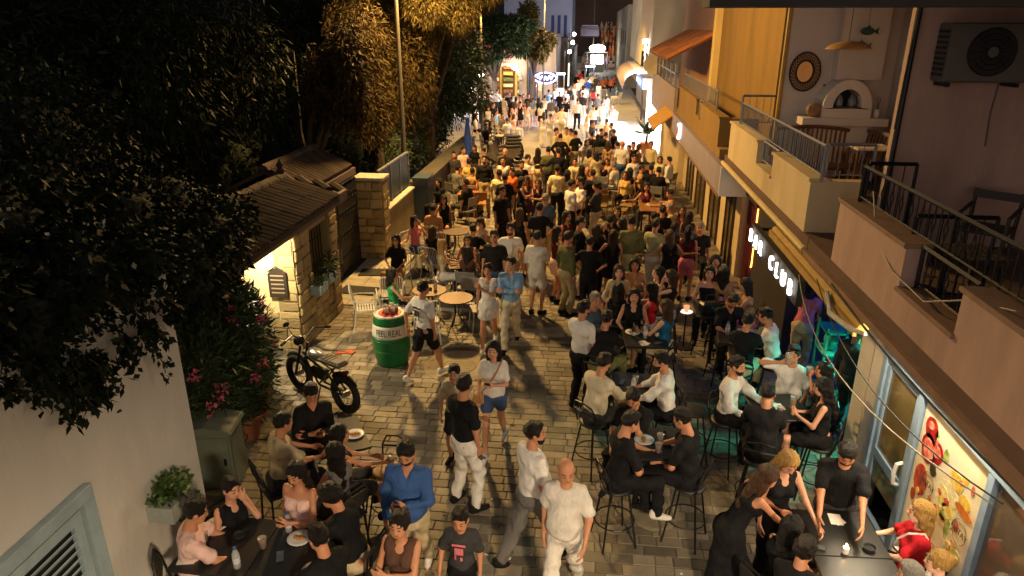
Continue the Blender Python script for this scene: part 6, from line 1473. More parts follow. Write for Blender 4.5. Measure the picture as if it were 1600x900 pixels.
# string lights of the left cafe
sg2 = empty('string_lights', (0, 0, 0), label='string of bright bulbs over the far left cafe', cat='string lights')
pts = [(-9.3 + i * .3, 45 + i * .1, 2.45 + .045 * i) for i in range(9)]; MB().tube(pts, .012, 4).build('wire', MATS['dark_inner'], sg2)
for p_ in pts: MB().ell((p_[0], p_[1], p_[2] - .1), (.1, .1, .1), 8, 6).build('bulb', mat('bulb_glow', (1, .93, .85), .5, 0, emit=22, ecol=(1, .9, .8)), sg2)
cf = empty('cafe_front', (0, 0, 0), label='lit cafe front behind the string lights', cat='cafe'); MB().b2(-12, -8.0, 49.5, 50, 0, 4).build('wall', mat('cafe_wall', '#9a8a7a', .8, .2, 1), cf)
for i in range(2): MB().b2(-8.95 + i * .5, -8.6 + i * .5, 49.4, 49.48, .3, 2.2).build('lit_window', mat('window_glow', (1, .9, .75), .5, .4, 2, emit=2.5, ecol=(1, .85, .65)), cf)
# white light of the square: floodlights added over the cafe and above the bright shop to brighten it
def added_flood(x, y, z, label, power, col, rot, az=0):
    t = empty('floodlight', (x, y, 0), az, label, 'floodlight', 'floodlights added to brighten the far square')
    MB().cyl((0, 0, 0), (0, 0, z + .1), .05, k=8).build('mast', MATS['lamp_pole'], t); MB().box((0, 0, z + .15), (.4, .2, .26), bev=.02).build('housing', blk, t); MB().b2(-.17, .17, -.12, -.102, z + .05, z + .25).build('lens', mat('flood_lens', (1, 1, 1), .5, 0, emit=20, ecol=(1, .95, .95)), t)
    lamp('added_flood_light', 'SPOT', (0, -.15, z + .1), power, col, t, .2, cone=R(130), blend=.6, rot=rot); return t
added_flood(-8.6, 47.5, 5.2, 'floodlight added over the far left cafe to brighten the square', 9000, (1, .88, .86), (R(50), 0, R(-30)))
added_flood(3.1, 46.5, 4.6, 'floodlight added above the bright shop to brighten the square', 6000, (1, .88, .88), (R(40), 0, R(50)))
# neon sign
ne = empty('neon_sign', (-3.6, 55, 1.95), label='violet-blue neon script sign on a dark oval board', cat='sign'); MB().box((0, .06, 0), (1.7, .06, .8), bev=.02).build('board', MATS['dark_inner'], ne)
ng = mat('neon_violet', (.4, .35, 1), .5, 0, emit=9, ecol=(.38, .36, 1)); MB().tube([(.82 * cos(i * pi / 12), 0, .38 * sin(i * pi / 12)) for i in range(24)], .04, 5, closed=True).build('outline', ng, ne)
MB().tube([(-.6 + .05 * i, -.01, .16 * sin(i * 1.15) + .03 * sin(i * .4)) for i in range(25)], .035, 5).build('script', ng, ne); MB().cyl((-.6, .06, -1.95), (-.6, .06, -.4), .04, k=6).cyl((.6, .06, -1.95), (.6, .06, -.4), .04, k=6).build('legs', blk, ne)
def lit_cart(x, y, label, col, e, s=1.):
    t = empty('lit_cart', (x, y, 0), label=label, cat='cart'); gm = mat('cart_%s' % label[:9], col, .5, 0, emit=e, ecol=col)
    MB().b2(-.5 * s, .5 * s, -.3, .3, .3, .95).build('body', whm, t); MB().b2(-.45 * s, .45 * s, -.32, -.302, .45, .85).build('light_panel', gm, t)
    for a in (-.45 * s, .45 * s): MB().cyl((a, 0, 0), (a, 0, 2.0), .025, k=6).build('post', whm, t)
    MB().b2(-.55 * s, .55 * s, -.4, .4, 2.0, 2.1).build('canopy', gm, t); return t
lit_cart(-2.6, 58.5, 'blue-white glowing cart beside the neon sign', (.55, .75, 1), 6, .6); lit_cart(-.35, 70, 'blue glowing cart in the middle of the far street', (.45, .65, 1), 8, .8)
ki = empty('kiosk', (.35, 97, 0), label='bright white kiosk with domed top at the end of street', cat='kiosk')
kg = mat('kiosk_glow', (1, .95, .88), .5, .3, 1, emit=9, ecol=(1, .92, .82)); MB().b2(-.9, .9, -.5, .5, 0, 1.0).build('counter', whm, ki); MB().b2(-.8, .8, .3, .4, 1.0, 2.1).build('lit_back', kg, ki)
for a in (-1.3, 1.3): MB().cyl((a, -.5, 0), (a, -.5, 2.3), .05, k=6).build('post', whm, ki)
MB().b2(-1.4, 1.4, -.7, .6, 2.3, 2.42).build('roof', whm, ki); MB().ell((0, 0, 2.9), (1.05, .6, .5), 14, 8).build('dome', kg, ki, smooth=True)
# white house with blue shutters, dark shops beneath
wb_ = empty('blue_shutter_house', (0, 0, 0), label='pale house with three tall blue shutters up the street', cat='house'); MB().b2(-9, -2.3, 74, 84, 3.4, 10).build('upper_wall', mat('bluish_wall', '#a8b0d0', .85, .1, .5), wb_); MB().b2(-9, -2.3, 74.5, 100, 0, 3.4).build('ground_floor', mat('dark_shop', '#4a4040', .8, .2, 1), wb_)
for i in range(3): w_ = MB().b2(-4.35 + i * .62, -4.05 + i * .62, 73.93, 73.99, 4.4, 6.6).build('shutter', mat('shut_blue', '#2a3f7a', .6), wb_); MB().b2(-4.4 + i * .62, -4.0 + i * .62, 73.9, 73.97, 4.28, 4.38).build('sill', pw, w_)
for (x_, y_, z_, l_) in ((-1.95, 70, 4.9, 'small white wall lamp highest in the far row'), (-1.95, 66, 4.25, 'small white wall lamp in the middle of the far row'), (-2.1, 62.5, 3.6, 'small white wall lamp lowest in the far row')):
    t = empty('wall_lamp', (x_, y_, z_), label=l_, cat='lamp', group='wall lamps in the far street'); MB().ell((0, 0, 0), (.16, .16, .16), 10, 7).build('globe', MATS['bulb_glow'], t); MB().cyl((0, 0, 0), (-.5, .3, .1), .03, k=5).build('bracket', blk, t); MB().cyl((-.4, .3, -z_), (-.4, .3, .1), .05, k=6).build('post', MATS['lamp_pole'], t)
ds = empty('dark_shop_row', (0, 0, 0), label='dark shop row with narrow lit doors up the far street', cat='shop'); MB().b2(-9, -2.4, 66.5, 73.8, 0, 4.6).build('wall', MATS['dark_shop'], ds)
for i in range(3): MB().b2(-2.39, -2.36, 67 + i * 2.3, 67.8 + i * 2.3, .2, 2.3).build('lit_door', MATS['window_glow'], ds)
# right side beyond the awning
fr_ = empty('far_right_house', (0, 0, 0), label='cream house beyond the bright shop on the hill side', cat='house'); MB().b2(3.0, 9, 71, 110, 0, 7.5).build('wall', mat('far_cream', '#b5a58c', .85, .15, .5), fr_)
for i in range(3): MB().b2(2.96, 2.99, 74 + i * 6, 75.5 + i * 6, 3.5, 5.2).build('window', MATS['glass'], fr_)
# wires and hanging board across the street
q = MB().tube([(-2.4, 80, 5.5), (1.0, 82, 5.25), (3.0, 84, 5.3)], .03, 4).build('overhead_wire', MATS['pale_cable'], None); tag(q, 'pale wire strung across the far street', 'wire')
hb_ = empty('hanging_board', (-.72, 99, 5.0), label='pale rounded sign board hanging over the far street', cat='sign'); MB().box((0, 0, 0), (2.4, .1, 1.5), bev=.2).build('board', mat('board_grey', '#6a6478', .7, .2, 1), hb_); MB().cyl((.5, .1, -5), (.5, .1, 4), .08, k=6).build('post', MATS['lamp_pole'], hb_)
# the street climbs in steps to a crowded terrace at its end
te = MB().b2(-9.5, 14, 150, 190, -.1, 1.2).b2(-2, 14, 120, 150, -.1, .9).build('hill_terrace', MATS['concrete']); tag(te, 'stepped terrace closing the end of the street', kind='structure')
tw_ = empty('terrace_wall', (0, 0, 0), label='dark reddish wall with terrace above at street end', cat='wall'); MB().b2(-12, 16, 149, 150, 0, 14).build('wall', mat('end_wall', '#5a463e', .9, .3, .3), tw_)
for i in range(4): MB().b2(.8, 9, 118.5, 119.9, .3 + i * .0, 1.1).build('step', MATS['concrete'], tw_) if i == 0 else None
# crowd that reads as one mass on the far terrace
k = MB(); cols = ['#c98a5a', '#8a4a3a', '#d8b89a', '#4a3a3a', '#b8643c']; cm = [mat('crowd%d' % i, c, .8, .2) for i, c in enumerate(cols)]
q_ = random.Random(3)
for r_ in range(6):
    for i in range(15):
        x_ = 1.2 + i * .62 + q_.uniform(-.2, .2); y_ = 121 + r_ * 3.6; z_ = .9 + r_ * .75; m_ = q_.randrange(5)
        k.lathe([(.16, 0), (.2, .5), (.24, 1.1), (.2, 1.4), (.07, 1.46)], 7, (x_, y_, z_), m_); k.ell((x_, y_, z_ + 1.6), (.11, .12, .14), 7, 5, 2)
cw = k.build('crowd', cm); tag(cw, 'packed crowd on the terrace at the street end', kind='stuff')
k = MB()
for r_ in range(6): k.b2(.5, 12, 119.2 + r_ * 3.6, 122.8 + r_ * 3.6, -.1, .9 + r_ * .75)
tag(k.build('terrace_steps', MATS['end_wall']), 'reddish seating steps of the far terrace', kind='structure')
lt = empty('terrace_lamp', (5, 116, 0), label='warm lamp post in front of the far terrace', cat='street lamp'); MB().cyl((0, 0, 0), (0, 0, 7), .07, k=8).build('pole', MATS['lamp_pole'], lt); MB().ell((0, 0, 7.1), (.2, .2, .2), 10, 7).build('globe', MATS['globe_glow'], lt); lamp('terrace_light', 'POINT', (0, 0, 6.7), 900, (1, .6, .35), lt, .2)
# dark hill backdrop added behind everything to block the low sky
hl = MB(); N = 40
for i in range(N):
    a0, a1 = -pi * .62 + i * pi * 1.24 / N, -pi * .62 + (i + 1) * pi * 1.24 / N
    def hp(a, r, z): return (r * sin(a), r * cos(a) + 20, z)
    h0, h1 = 34 + 9 * sin(i * 1.1) + 5 * sin(i * 2.7), 34 + 9 * sin((i + 1) * 1.1) + 5 * sin((i + 1) * 2.7)
    hl.add([hp(a0, 230, -1), hp(a1, 230, -1), hp(a1, 330, h1), hp(a0, 330, h0)], [(0, 1, 2, 3)])
tag(hl.build('hills', mat('hill', (.02, .022, .018), .95, .3, .05)), 'dark hills added as a backdrop blocking the sky', kind='structure')
PEOPLE = [
'people walking in the paved street',
(-1.68, 5.76, 180, 1.82, dict(legs='wk', L='ph', R='h', hp=28.0, fat=1.1, top=('l', 'bl'), bot=('p', 'bg'), hair=('s', 'k'), beard=1, open=1, skin='m', shoe='wh'), 'man in blue long-sleeved shirt looking down at his phone'),
(-1.52, 4.89, 172, 1.66, dict(legs='wk', L='cr', R='sw', top=('k', 'br'), bot=('s', 'wh'), hair=('u', 'k'), skin='m', crop=0.05, sex='f'), 'smiling woman in dark brown tank top below the blue-shirt man'),
(-1.08, 5.36, 176, 1.36, dict(legs='wk', L='h', R='sw', top=('t', 'dg'), bot=('p', 'bk'), hair=('s', 'k'), skin='m', hp=12.0, print='pk', side_p='f'), 'boy in dark grey printed t-shirt beside the smiling woman'),
(-0.48, 6.23, -55, 1.8, dict(legs='wk', L='sw', R='pk', fat=1.1, top=('t', 'wh'), bot=('p', 'gy'), hair=('s', 'k'), beard=1, hy=-30.0, skin='m'), 'bearded man in loose white t-shirt and grey trousers looking sideways'),
(-0.11, 5.71, 168, 1.76, dict(legs='wk', L='sw', R='pk', fat=1.12, top=('t', 'wh2'), bot=('p', 'wh2'), hair=('n', 'k'), skin='m', hy=25.0, hp=15.0, shoe='wh'), 'bald man in white t-shirt and white trousers'),
(-1.37, 7.14, -40, 1.82, dict(legs='st', L='cr', R='pk', hold='R:phone', top=('t', 'bk'), bot=('p', 'wh'), hair=('s', 'k'), hy=20.0, skin='m', stance=0.16), 'man in black t-shirt and white jeans standing with phone'),
(-1.66, 8.12, 178, 1.45, dict(legs='st', L='h', R='h', top=('t', 'bg'), bot=('s', 'dg'), hair=('s', 'k'), skin='f'), 'boy in beige t-shirt behind the white-jeans man'),
(-1.18, 8.39, 176, 1.7, dict(legs='wk', L='ph', R='h', top=('t', 'wh'), bot=('s', 'jn'), hair=('l', 'k'), skin='f', bag='tn', slen=0.42, shoe='wh', sex='f'), 'long-haired woman in white blouse and denim shorts with handbag'),
(-2.61, 10.39, -35, 1.76, dict(legs='wk', R='pk', L='bk', top=('t', 'wh'), bot=('s', 'bk'), hair=('s', 'k'), skin='m', shoe='wh', print='dg'), 'man in white printed t-shirt and black shorts beside green barrel'),
(-1.73, 11.72, 178, 1.66, dict(legs='wk', L='ch', R='h', top=('k', 'wh'), bot=('k', 'wh'), hair=('u', 'k'), skin='m', shoe='wh', sex='f'), 'woman in white top and white mini skirt walking'),
(-1.33, 11.77, 178, 1.78, dict(legs='wk', L='cr', R='cr', top=('l', 'lb'), bot=('p', 'cr'), hair=('s', 'k'), hy=-30.0, skin='f', open=1), 'man in light blue shirt and cream trousers walking'),
(-1.83, 13.32, 172, 1.82, dict(legs='wk', top=('t', 'bk2'), bot=('p', 'db'), hair=('s', 'k'), skin='m'), 'man in black t-shirt behind the couple in white and blue'),
(-1.58, 13.95, 178, 1.8, dict(legs='st', L='h', R='hip', top=('t', 'wh'), bot=('p', 'kh'), hair=('s', 'k'), beard=1, skin='m'), 'bearded man in white t-shirt behind the light blue shirt'),
(-1, 13.45, -20, 1.78, dict(legs='st', L='h', R='cr', top=('l', 'wh2'), bot=('s', 'wh2'), hair=('s', 'k'), skin='m', sleeve=0.2), 'man in white shirt and white shorts seen from behind'),
(-0.65, 14.21, -70, 1.68, dict(legs='st', L='h', R='cr', top=('k', 'dr'), bot=('k', 'pp'), hair=('l', 'b'), skin='m', sex='f'), 'woman in dark red top and patterned pale skirt'),
(-0.4, 13.48, -50, 1.78, dict(legs='st', L='h', R='pk', top=('l', 'ol'), bot=('p', 'kh'), hair=('s', 'k'), skin='m'), 'man in olive jacket and khaki trousers seen from behind'),
(-0.18, 14.6, -90, 1.8, dict(legs='st', L='cr', R='h', top=('l', 'bk'), bot=('p', 'wh2'), hair=('s', 'k'), skin='f'), 'man in black shirt and pale trousers in profile'),
(0.05, 13.41, -5, 1.72, dict(legs='st', L='hip', R='hip', top=('t', 'bk'), bot=('p', 'bk'), hair=('s', 'k'), skin='m'), 'person in black polo shirt and black trousers from behind'),
(0.53, 14.05, -5, 1.7, dict(legs='st', L='hip', R='h', top=('d', 'bk'), bot=('k', 'bk'), hair=('l', 'b'), skin='m', sex='f'), 'woman in black mini dress with long straight hair'),
(0.18, 14.56, -12, 1.66, dict(legs='st', top=('l', 'bk'), bot=('p', 'bk'), hair=('l', 'b'), skin='m', sex='f'), 'woman in black with long brown hair by the black polo'),
(0.43, 15.91, 175, 1.68, dict(legs='sit', seat=0.45, top=('k', 'bk'), bot=('p', 'bk'), hair=('m', 'k'), skin='m', sex='f'), 'woman facing this way in the gap beside the black dress'),
(0.75, 15.02, 70, 1.7, dict(legs='st', L='up', R='h', top=('l', 'bk'), bot=('s', 'wh2'), hair=('m', 'k'), skin='f', sex='f'), 'woman in black top with one arm raised'),
(0.92, 14.57, 5, 1.86, dict(legs='st', top=('l', 'og'), bot=('p', 'pg'), hair=('s', 'k'), skin='m'), 'tall man in loose olive green long shirt from behind'),
(1.41, 14.6, -30, 1.8, dict(legs='st', L='cr', R='h', top=('t', 'pg'), bot=('p', 'wh2'), hair=('s', 'b'), skin='f'), 'man in pale green t-shirt and white trousers'),
(1.69, 14.2, 10, 1.68, dict(legs='st', L='sd', R='sd', top=('k', 'bk'), bot=('p', 'bk'), hair=('l', 'd'), skin='m', sex='f'), 'woman in black camisole with long wavy hair from behind'),
(2.12, 14.6, -20, 1.68, dict(legs='st', L='cr', R='h', top=('k', 'dr'), bot=('s', 'pk'), hair=('l', 'k'), skin='m', sex='f'), 'woman in dark red top and pink trousers'),
(1.86, 14.91, -30, 1.66, dict(legs='st', top=('k', 'br'), bot=('p', 'bk'), hair=('l', 'k'), skin='m', sex='f'), 'dark-haired woman just behind the black camisole'),
(-3.27, 21.67, 178, 1.84, dict(legs='st', L='h', R='h', top=('l', 'bk'), bot=('p', 'kh'), hair=('s', 'k'), beard=1, skin='m', open=1, sleeve=0.4), 'tall bearded man in open black shirt and khaki trousers'),
(-2.2, 17.38, -130, 1.82, dict(legs='st', top=('t', 'bk'), bot=('p', 'bk'), hair=('s', 'k'), skin='m'), 'man all in black standing right of the seated women'),
(-1.88, 19.21, -80, 1.7, dict(legs='st', R='ph', top=('k', 'bk'), bot=('p', 'bk'), hair=('m', 'k'), skin='f', sex='f'), 'woman in black sleeveless top holding a lit phone'),
(-2.33, 19.17, 0, 1.78, dict(legs='st', top=('t', 'bk'), bot=('p', 'dg'), hair=('s', 'k'), skin='m'), 'man in black t-shirt from behind by the yellow t-shirt'),
(-2.6, 20.02, -10, 1.72, dict(legs='st', top=('t', 'yw'), bot=('p', 'kh'), hair=('s', 'k'), skin='m'), 'man in yellow t-shirt seen from behind near scooters'),
(-2.09, 21.35, -150, 1.76, dict(legs='st', top=('l', 'bk'), bot=('p', 'bk'), hair=('s', 'k'), skin='m'), 'young man in black shirt left of the orange shorts'),
(-2, 22.52, -160, 1.74, dict(legs='st', L='cr', R='cr', top=('t', 'wh2'), bot=('s', 'or_'), hair=('c', 'k'), skin='f'), 'curly-haired youth in white t-shirt and orange shorts'),
(-1.8, 24.25, -5, 1.68, dict(legs='st', top=('k', 'bk'), bot=('s', 'bg'), hair=('l', 'k'), skin='f', sex='f'), 'woman with long black hair seen from behind in mid street'),
(-2.82, 23.32, 170, 1.8, dict(legs='st', top=('l', 'bk'), bot=('p', 'dg'), hair=('n', 'k'), skin='m', sleeve=0.4), 'bald man in black shirt near the red scooter'),
(-2.75, 22.2, 175, 1.72, dict(legs='st', top=('k', 'wh2'), bot=('p', 'dg'), hair=('s', 'k'), skin='m'), 'man in white vest in front of the bald man'),
(-1.76, 19.54, 170, 1.66, dict(legs='st', L='cr', top=('k', 'br'), bot=('k', 'br'), hair=('m', 'd'), skin='m', sex='f'), 'woman in brown top beside the lit phone'),
(-1.41, 19.24, 170, 1.64, dict(legs='st', L='cr', R='cr', top=('k', 'bk'), bot=('s', 'dg'), hair=('m', 'd'), skin='m', bag='dr', sex='f'), 'woman in black top with a crossbody strap'),
(-1.05, 16.85, 5, 1.76, dict(legs='st', top=('t', 'gb'), bot=('p', 'bg'), hair=('s', 'g'), skin='m'), 'man in grey-blue t-shirt seen from behind'),
(-1.11, 15.66, 0, 1.82, dict(legs='st', R='hip', top=('t', 'bk'), bot=('p', 'kh'), hair=('s', 'k'), skin='m'), 'broad man in black t-shirt and khaki trousers from behind'),
(-1.57, 15.69, -20, 1.68, dict(legs='st', top=('d', 'bk'), bot=('k', 'bk'), hair=('l', 'd'), skin='m', sex='f'), 'woman with fair long hair in black dress from behind'),
(-0.95, 20.47, -5, 1.8, dict(legs='st', R='cr', top=('t', 'yw'), bot=('p', 'bk'), hair=('s', 'k'), skin='m'), 'man in yellow t-shirt and black trousers in mid street'),
(-0.48, 18.43, -60, 1.8, dict(legs='st', fat=1.1, top=('t', 'wh2'), bot=('p', 'bk'), hair=('s', 'k'), skin='m'), 'stout man in white t-shirt turned to his friend'),
(-0.23, 18.71, 110, 1.82, dict(legs='st', R='cr', fat=1.1, top=('t', 'wh'), bot=('p', 'bk'), hair=('s', 'k'), beard=1, skin='m'), 'bearded man in white t-shirt facing his friend'),
(0.21, 18.34, 75, 1.8, dict(legs='st', L='cr', top=('t', 'dg'), bot=('p', 'bg'), hair=('c', 'k'), skin='m'), 'man in charcoal t-shirt in profile by the folding chairs'),
(0.09, 20.21, 10, 1.74, dict(legs='st', top=('t', 'bk'), bot=('p', 'bk'), hair=('s', 'k'), skin='m'), 'man in black t-shirt behind the bearded white t-shirt'),
(-0.51, 24.13, 170, 1.78, dict(legs='sit', seat=0.45, top=('l', 'yw'), bot=('p', 'dg'), hair=('s', 'k'), skin='m'), 'man in yellow shirt seated beyond the two white t-shirts'),
(-0.65, 20.55, -10, 1.66, dict(legs='st', R='cr', top=('t', 'bg'), bot=('p', 'dg'), hair=('l', 'k'), skin='m', sex='f'), 'woman with long black hair beside the yellow t-shirt'),
(-1.43, 24.06, 10, 1.76, dict(legs='st', top=('l', 'ol'), bot=('p', 'dg'), hair=('s', 'k'), skin='m'), 'man in brown jacket beside the broad black back'),
(-1.06, 23.46, 5, 1.82, dict(legs='st', L='sd', top=('l', 'bk'), bot=('p', 'bk'), hair=('s', 'k'), skin='m'), 'man in black shirt with arm round his neighbour'),
(-1.41, 28.49, -100, 1.8, dict(legs='st', top=('l', 'yw'), bot=('p', 'bk'), hair=('s', 'k'), skin='m'), 'man in yellow shirt leftmost of the lit group'),
(-1.17, 27.29, 5, 1.74, dict(legs='st', L='hip', R='hip', top=('l', 'bk'), bot=('p', 'bk'), hair=('s', 'k'), skin='m'), 'man in black with elbows out among yellow shirts'),
(-0.99, 28.74, 165, 1.8, dict(legs='st', top=('t', 'yw'), bot=('p', 'bk'), hair=('s', 'k'), skin='m'), 'man in yellow t-shirt in the middle of the lit group'),
(-0.79, 28.5, 100, 1.78, dict(legs='st', top=('t', 'yw'), bot=('p', 'bk'), hair=('s', 'k'), skin='m'), 'man in yellow t-shirt turned beside the hand-on-hip man'),
(-0.61, 27.95, 45, 1.78, dict(legs='st', R='hip', L='cr', top=('t', 'bk'), bot=('p', 'kh'), hair=('s', 'k'), skin='m'), 'man in black t-shirt and khaki trousers hand on hip'),
(0.2, 23.94, 20, 1.66, dict(legs='st', top=('t', 'bg'), bot=('p', 'bg'), hair=('l', 'k'), skin='m', sex='f'), 'woman with dark hair and beige top near seated crowd'),
(1.1, 25.37, -10, 1.8, dict(legs='st', top=('t', 'wh2'), bot=('p', 'jn'), hair=('n', 'k'), skin='m'), 'balding man in white t-shirt and jeans standing among tables'),
(-0.5, 15.63, -120, 1.66, dict(legs='st', top=('k', 'dr'), bot=('s', 'bg'), hair=('m', 'k'), skin='m', sex='f'), 'woman in dark red strap top behind olive jacket'),
'people sitting at the bar tables',
(-0.03, 9.73, -35, 1.78, dict(legs='st', L='cr', R='h', top=('t', 'wh'), bot=('p', 'bk'), hair=('s', 'k'), beard=1, hy=-20.0, skin='m'), 'bearded man in white t-shirt standing at the bar table'),
(0.15, 10.41, -150, 1.76, dict(legs='sit', seat=0.76, L='fc', R='tb', top=('t', 'gb'), bot=('p', 'dg'), hair=('s', 'g'), skin='m', stool='bar'), 'grey-haired man in blue t-shirt with hand near chin'),
(0.26, 9.54, -25, 1.75, dict(legs='sit', seat=0.76, L='tb', R='tb', lean=12.0, fat=1.1, top=('t', 'bk'), bot=('p', 'og'), hair=('s', 'k'), skin='m', stool='bar'), 'broad man in black t-shirt with back to us'),
(0.58, 11.9, 180, 1.72, dict(legs='sit', seat=0.76, L='lap', R='lap', top=('l', 'bg'), bot=('p', 'bk'), hair=('l', 'd'), skin='p', stool='bar', sex='f'), 'woman with long curly fair hair facing this way'),
(0.54, 10.97, -10, 1.7, dict(legs='sit', seat=0.76, L='tb', R='tb', top=('k', 'bk'), bot=('p', 'bk'), hair=('l', 'k'), skin='m', stool='bar', sex='f'), 'woman with long black hair and back to us'),
(0.79, 10.75, 175, 1.7, dict(legs='sit', seat=0.76, L='lap', R='lap', top=('k', 'bk'), bot=('p', 'bk'), hair=('m', 'k'), skin='f', stool='bar', sex='f'), 'woman in black tank top facing this way'),
(0.88, 12.37, 178, 1.7, dict(legs='sit', seat=0.76, L='lap', R='tb', top=('k', 'tn'), bot=('p', 'bk'), hair=('m', 'k'), skin='m', stool='bar', sex='f'), 'woman in tan top behind the curly fair hair'),
(1.28, 11.91, 110, 1.7, dict(legs='sit', seat=0.76, L='tb', R='lap', top=('k', 'yl'), bot=('p', 'bk'), hair=('l', 'k'), skin='p', stool='bar', sex='f'), 'dark-haired woman in pale yellow top looking aside'),
(1.47, 11.72, 80, 1.7, dict(legs='sit', seat=0.76, L='fc', R='lap', top=('k', 'bk'), bot=('p', 'wh'), hair=('m', 'd'), skin='p', stool='bar', sex='f'), 'woman in black top and white trousers hand on face'),
(1.1, 11.07, 70, 1.68, dict(legs='sit', seat=0.76, L='tb', R='lap', top=('k', 'rd'), bot=('p', 'wh'), hair=('l', 'k'), skin='m', stool='bar', sex='f'), 'woman with long dark hair and red top by bottles'),
(1.26, 10.25, 60, 1.72, dict(legs='sit', seat=0.76, L='tb', R='lap', top=('k', 'tb'), bot=('s', 'bg'), hair=('l', 'd'), skin='f', stool='bar', sex='f'), 'woman in blue satin top and beige shorts'),
(0.17, 8.12, -45, 1.75, dict(legs='sit', seat=0.76, L='tb', R='tb', lean=10.0, fat=1.08, top=('l', 'cr'), bot=('p', 'dg'), hair=('s', 'k'), beard=1, skin='m', stool='bar'), 'man in cream shirt at the corner bar table'),
(1.13, 8.32, 80, 1.75, dict(legs='sit', seat=0.76, L='tb', R='tb', lean=8.0, top=('l', 'wh'), bot=('p', 'bk'), hair=('s', 'k'), beard=1, hy=15.0, skin='m', stool='bar', sleeve=0.5), 'bearded man in white shirt turned to cream shirt'),
(0.67, 7.55, 160, 1.75, dict(legs='sit', seat=0.76, L='fc', R='tb', lean=14.0, top=('t', 'bk'), bot=('p', 'bk'), hair=('s', 'k'), beard=1, hp=15.0, skin='m', stool='bar'), 'bearded man in black t-shirt with hand at mouth'),
(0.43, 6.75, -70, 1.75, dict(legs='sit', seat=0.76, L='tb', R='lap', lean=8.0, top=('t', 'bk'), bot=('p', 'bk'), hair=('s', 'k'), hp=10.0, skin='m', stool='bar', shoe='wh'), 'young man in black t-shirt and white trainers'),
(1.25, 6.87, 65, 1.75, dict(legs='sit', seat=0.76, L='lap', R='tb', lean=10.0, top=('t', 'bk'), bot=('p', 'bk'), hair=('s', 'k'), hp=10.0, skin='m', stool='bar', cross='r'), 'man in black t-shirt with legs crossed across table'),
(1.89, 8.34, -120, 1.75, dict(legs='sit', seat=0.76, L='tb', R='lap', lean=4.0, hold='L:beer_glass', top=('l', 'wh'), bot=('p', 'bk'), hair=('s', 'k'), beard=1, hy=-10.0, skin='m', stool='bar'), 'bearded man in white shirt with a beer'),
(2.76, 8.74, 150, 1.75, dict(legs='sit', seat=0.76, L='h', R='dr', lean=0.0, fat=1.08, hold='R:beer_glass', top=('t', 'wh'), bot=('p', 'bk'), hair=('s', 'k'), skin='m', stool='bar'), 'man in white t-shirt drinking from a glass'),
(2.14, 7.47, -15, 1.75, dict(legs='sit', seat=0.76, L='tb', R='tb', lean=12.0, fat=1.1, top=('l', 'bk'), bot=('p', 'bk'), hair=('s', 'k'), skin='m', stool='bar', sleeve=0.5), 'man in black shirt with back to us at right'),
(2.96, 7.87, 75, 1.68, dict(legs='sit', seat=0.76, L='ph', R='ph', lean=5.0, top=('k', 'bk'), bot=('s', 'bk'), hair=('l', 'k'), hp=10.0, skin='f', stool='bar', sex='f'), 'woman in black top and shorts holding a phone'),
(3.05, 8.36, 85, 1.66, dict(legs='sit', seat=0.76, L='dr', R='lap', hold='L:plastic_cup', top=('k', 'dg'), bot=('p', 'bk'), hair=('m', 'k'), skin='m', stool='bar', sex='f'), 'woman drinking behind the phone woman'),
(2.29, 10.88, -170, 1.75, dict(legs='sit', seat=0.76, L='tc', R='tc', lean=14.0, top=('t', 'bk'), bot=('p', 'bk'), hair=('s', 'k'), beard=1, hp=28.0, skin='m', stool='bar', open=1), 'bearded man in black shirt looking down at table'),
(2.34, 9.7, -20, 1.75, dict(legs='sit', seat=0.76, L='tb', R='tb', lean=12.0, top=('t', 'bk'), bot=('p', 'bg'), hair=('s', 'k'), skin='m', stool='bar'), 'man in black t-shirt back to us by white t-shirt'),
(2.88, 10.02, 70, 1.75, dict(legs='sit', seat=0.76, L='tb', R='tb', lean=14.0, top=('t', 'wh'), bot=('p', 'bk'), hair=('s', 'k'), skin='m', stool='bar'), 'man in white t-shirt leaning towards his friend'),
(2.16, 12.03, 176, 1.7, dict(legs='sit', seat=0.76, L='lap', R='lap', top=('b', 'bk'), bot=('p', 'bk'), hair=('m', 'k'), skin='f', stool='bar', sex='f'), 'woman in black bandeau top with bag on table'),
(2.4, 12, -10, 1.7, dict(legs='sit', seat=0.76, L='tb', R='tb', top=('k', 'tn'), bot=('p', 'bk'), hair=('l', 'k'), skin='m', stool='bar', sex='f'), 'woman with long black hair beside the bandeau woman'),
(2.78, 11.48, 90, 1.68, dict(legs='sit', seat=0.76, L='tb', R='tb', lean=8.0, top=('k', 'tn'), bot=('k', 'pk'), hair=('l', 'k'), skin='m', stool='bar', sex='f'), 'woman with long black hair and pink skirt by wall'),
(2.39, 12.8, 178, 1.62, dict(legs='st', top=('k', 'dr'), bot=('p', 'bk'), hair=('m', 'k'), skin='f', sex='f'), 'woman in red top beyond the bandeau woman'),
(3.64, 11.3, -30, 1.68, dict(legs='st', lean=30.0, L='tb', R='tb', top=('t', 'pk'), bot=('p', 'bg'), hair=('m', 'k'), skin='m', sex='f'), 'person in pink top bent over inside the blue-lit bar'),
(3.77, 9.39, -60, 1.76, dict(legs='st', top=('l', 'dg'), bot=('p', 'dg'), hair=('s', 'k'), skin='m'), 'person in dark clothes inside the bar beside green rack'),
(1.52, 5.95, -80, 1.7, dict(legs='st', lean=26.0, L='rc', R='rc', top=('d', 'bk'), bot=('m', 'bk'), hair=('l', 'd'), skin='m', sex='f'), 'woman in long black dress leaning over the table'),
(2.02, 6.3, -165, 1.7, dict(legs='st', lean=10.0, L='rc', R='h', top=('k', 'bk'), bot=('p', 'bk'), hair=('l', 'y'), hp=25.0, skin='f', sex='f'), 'blonde woman in black tank top looking down'),
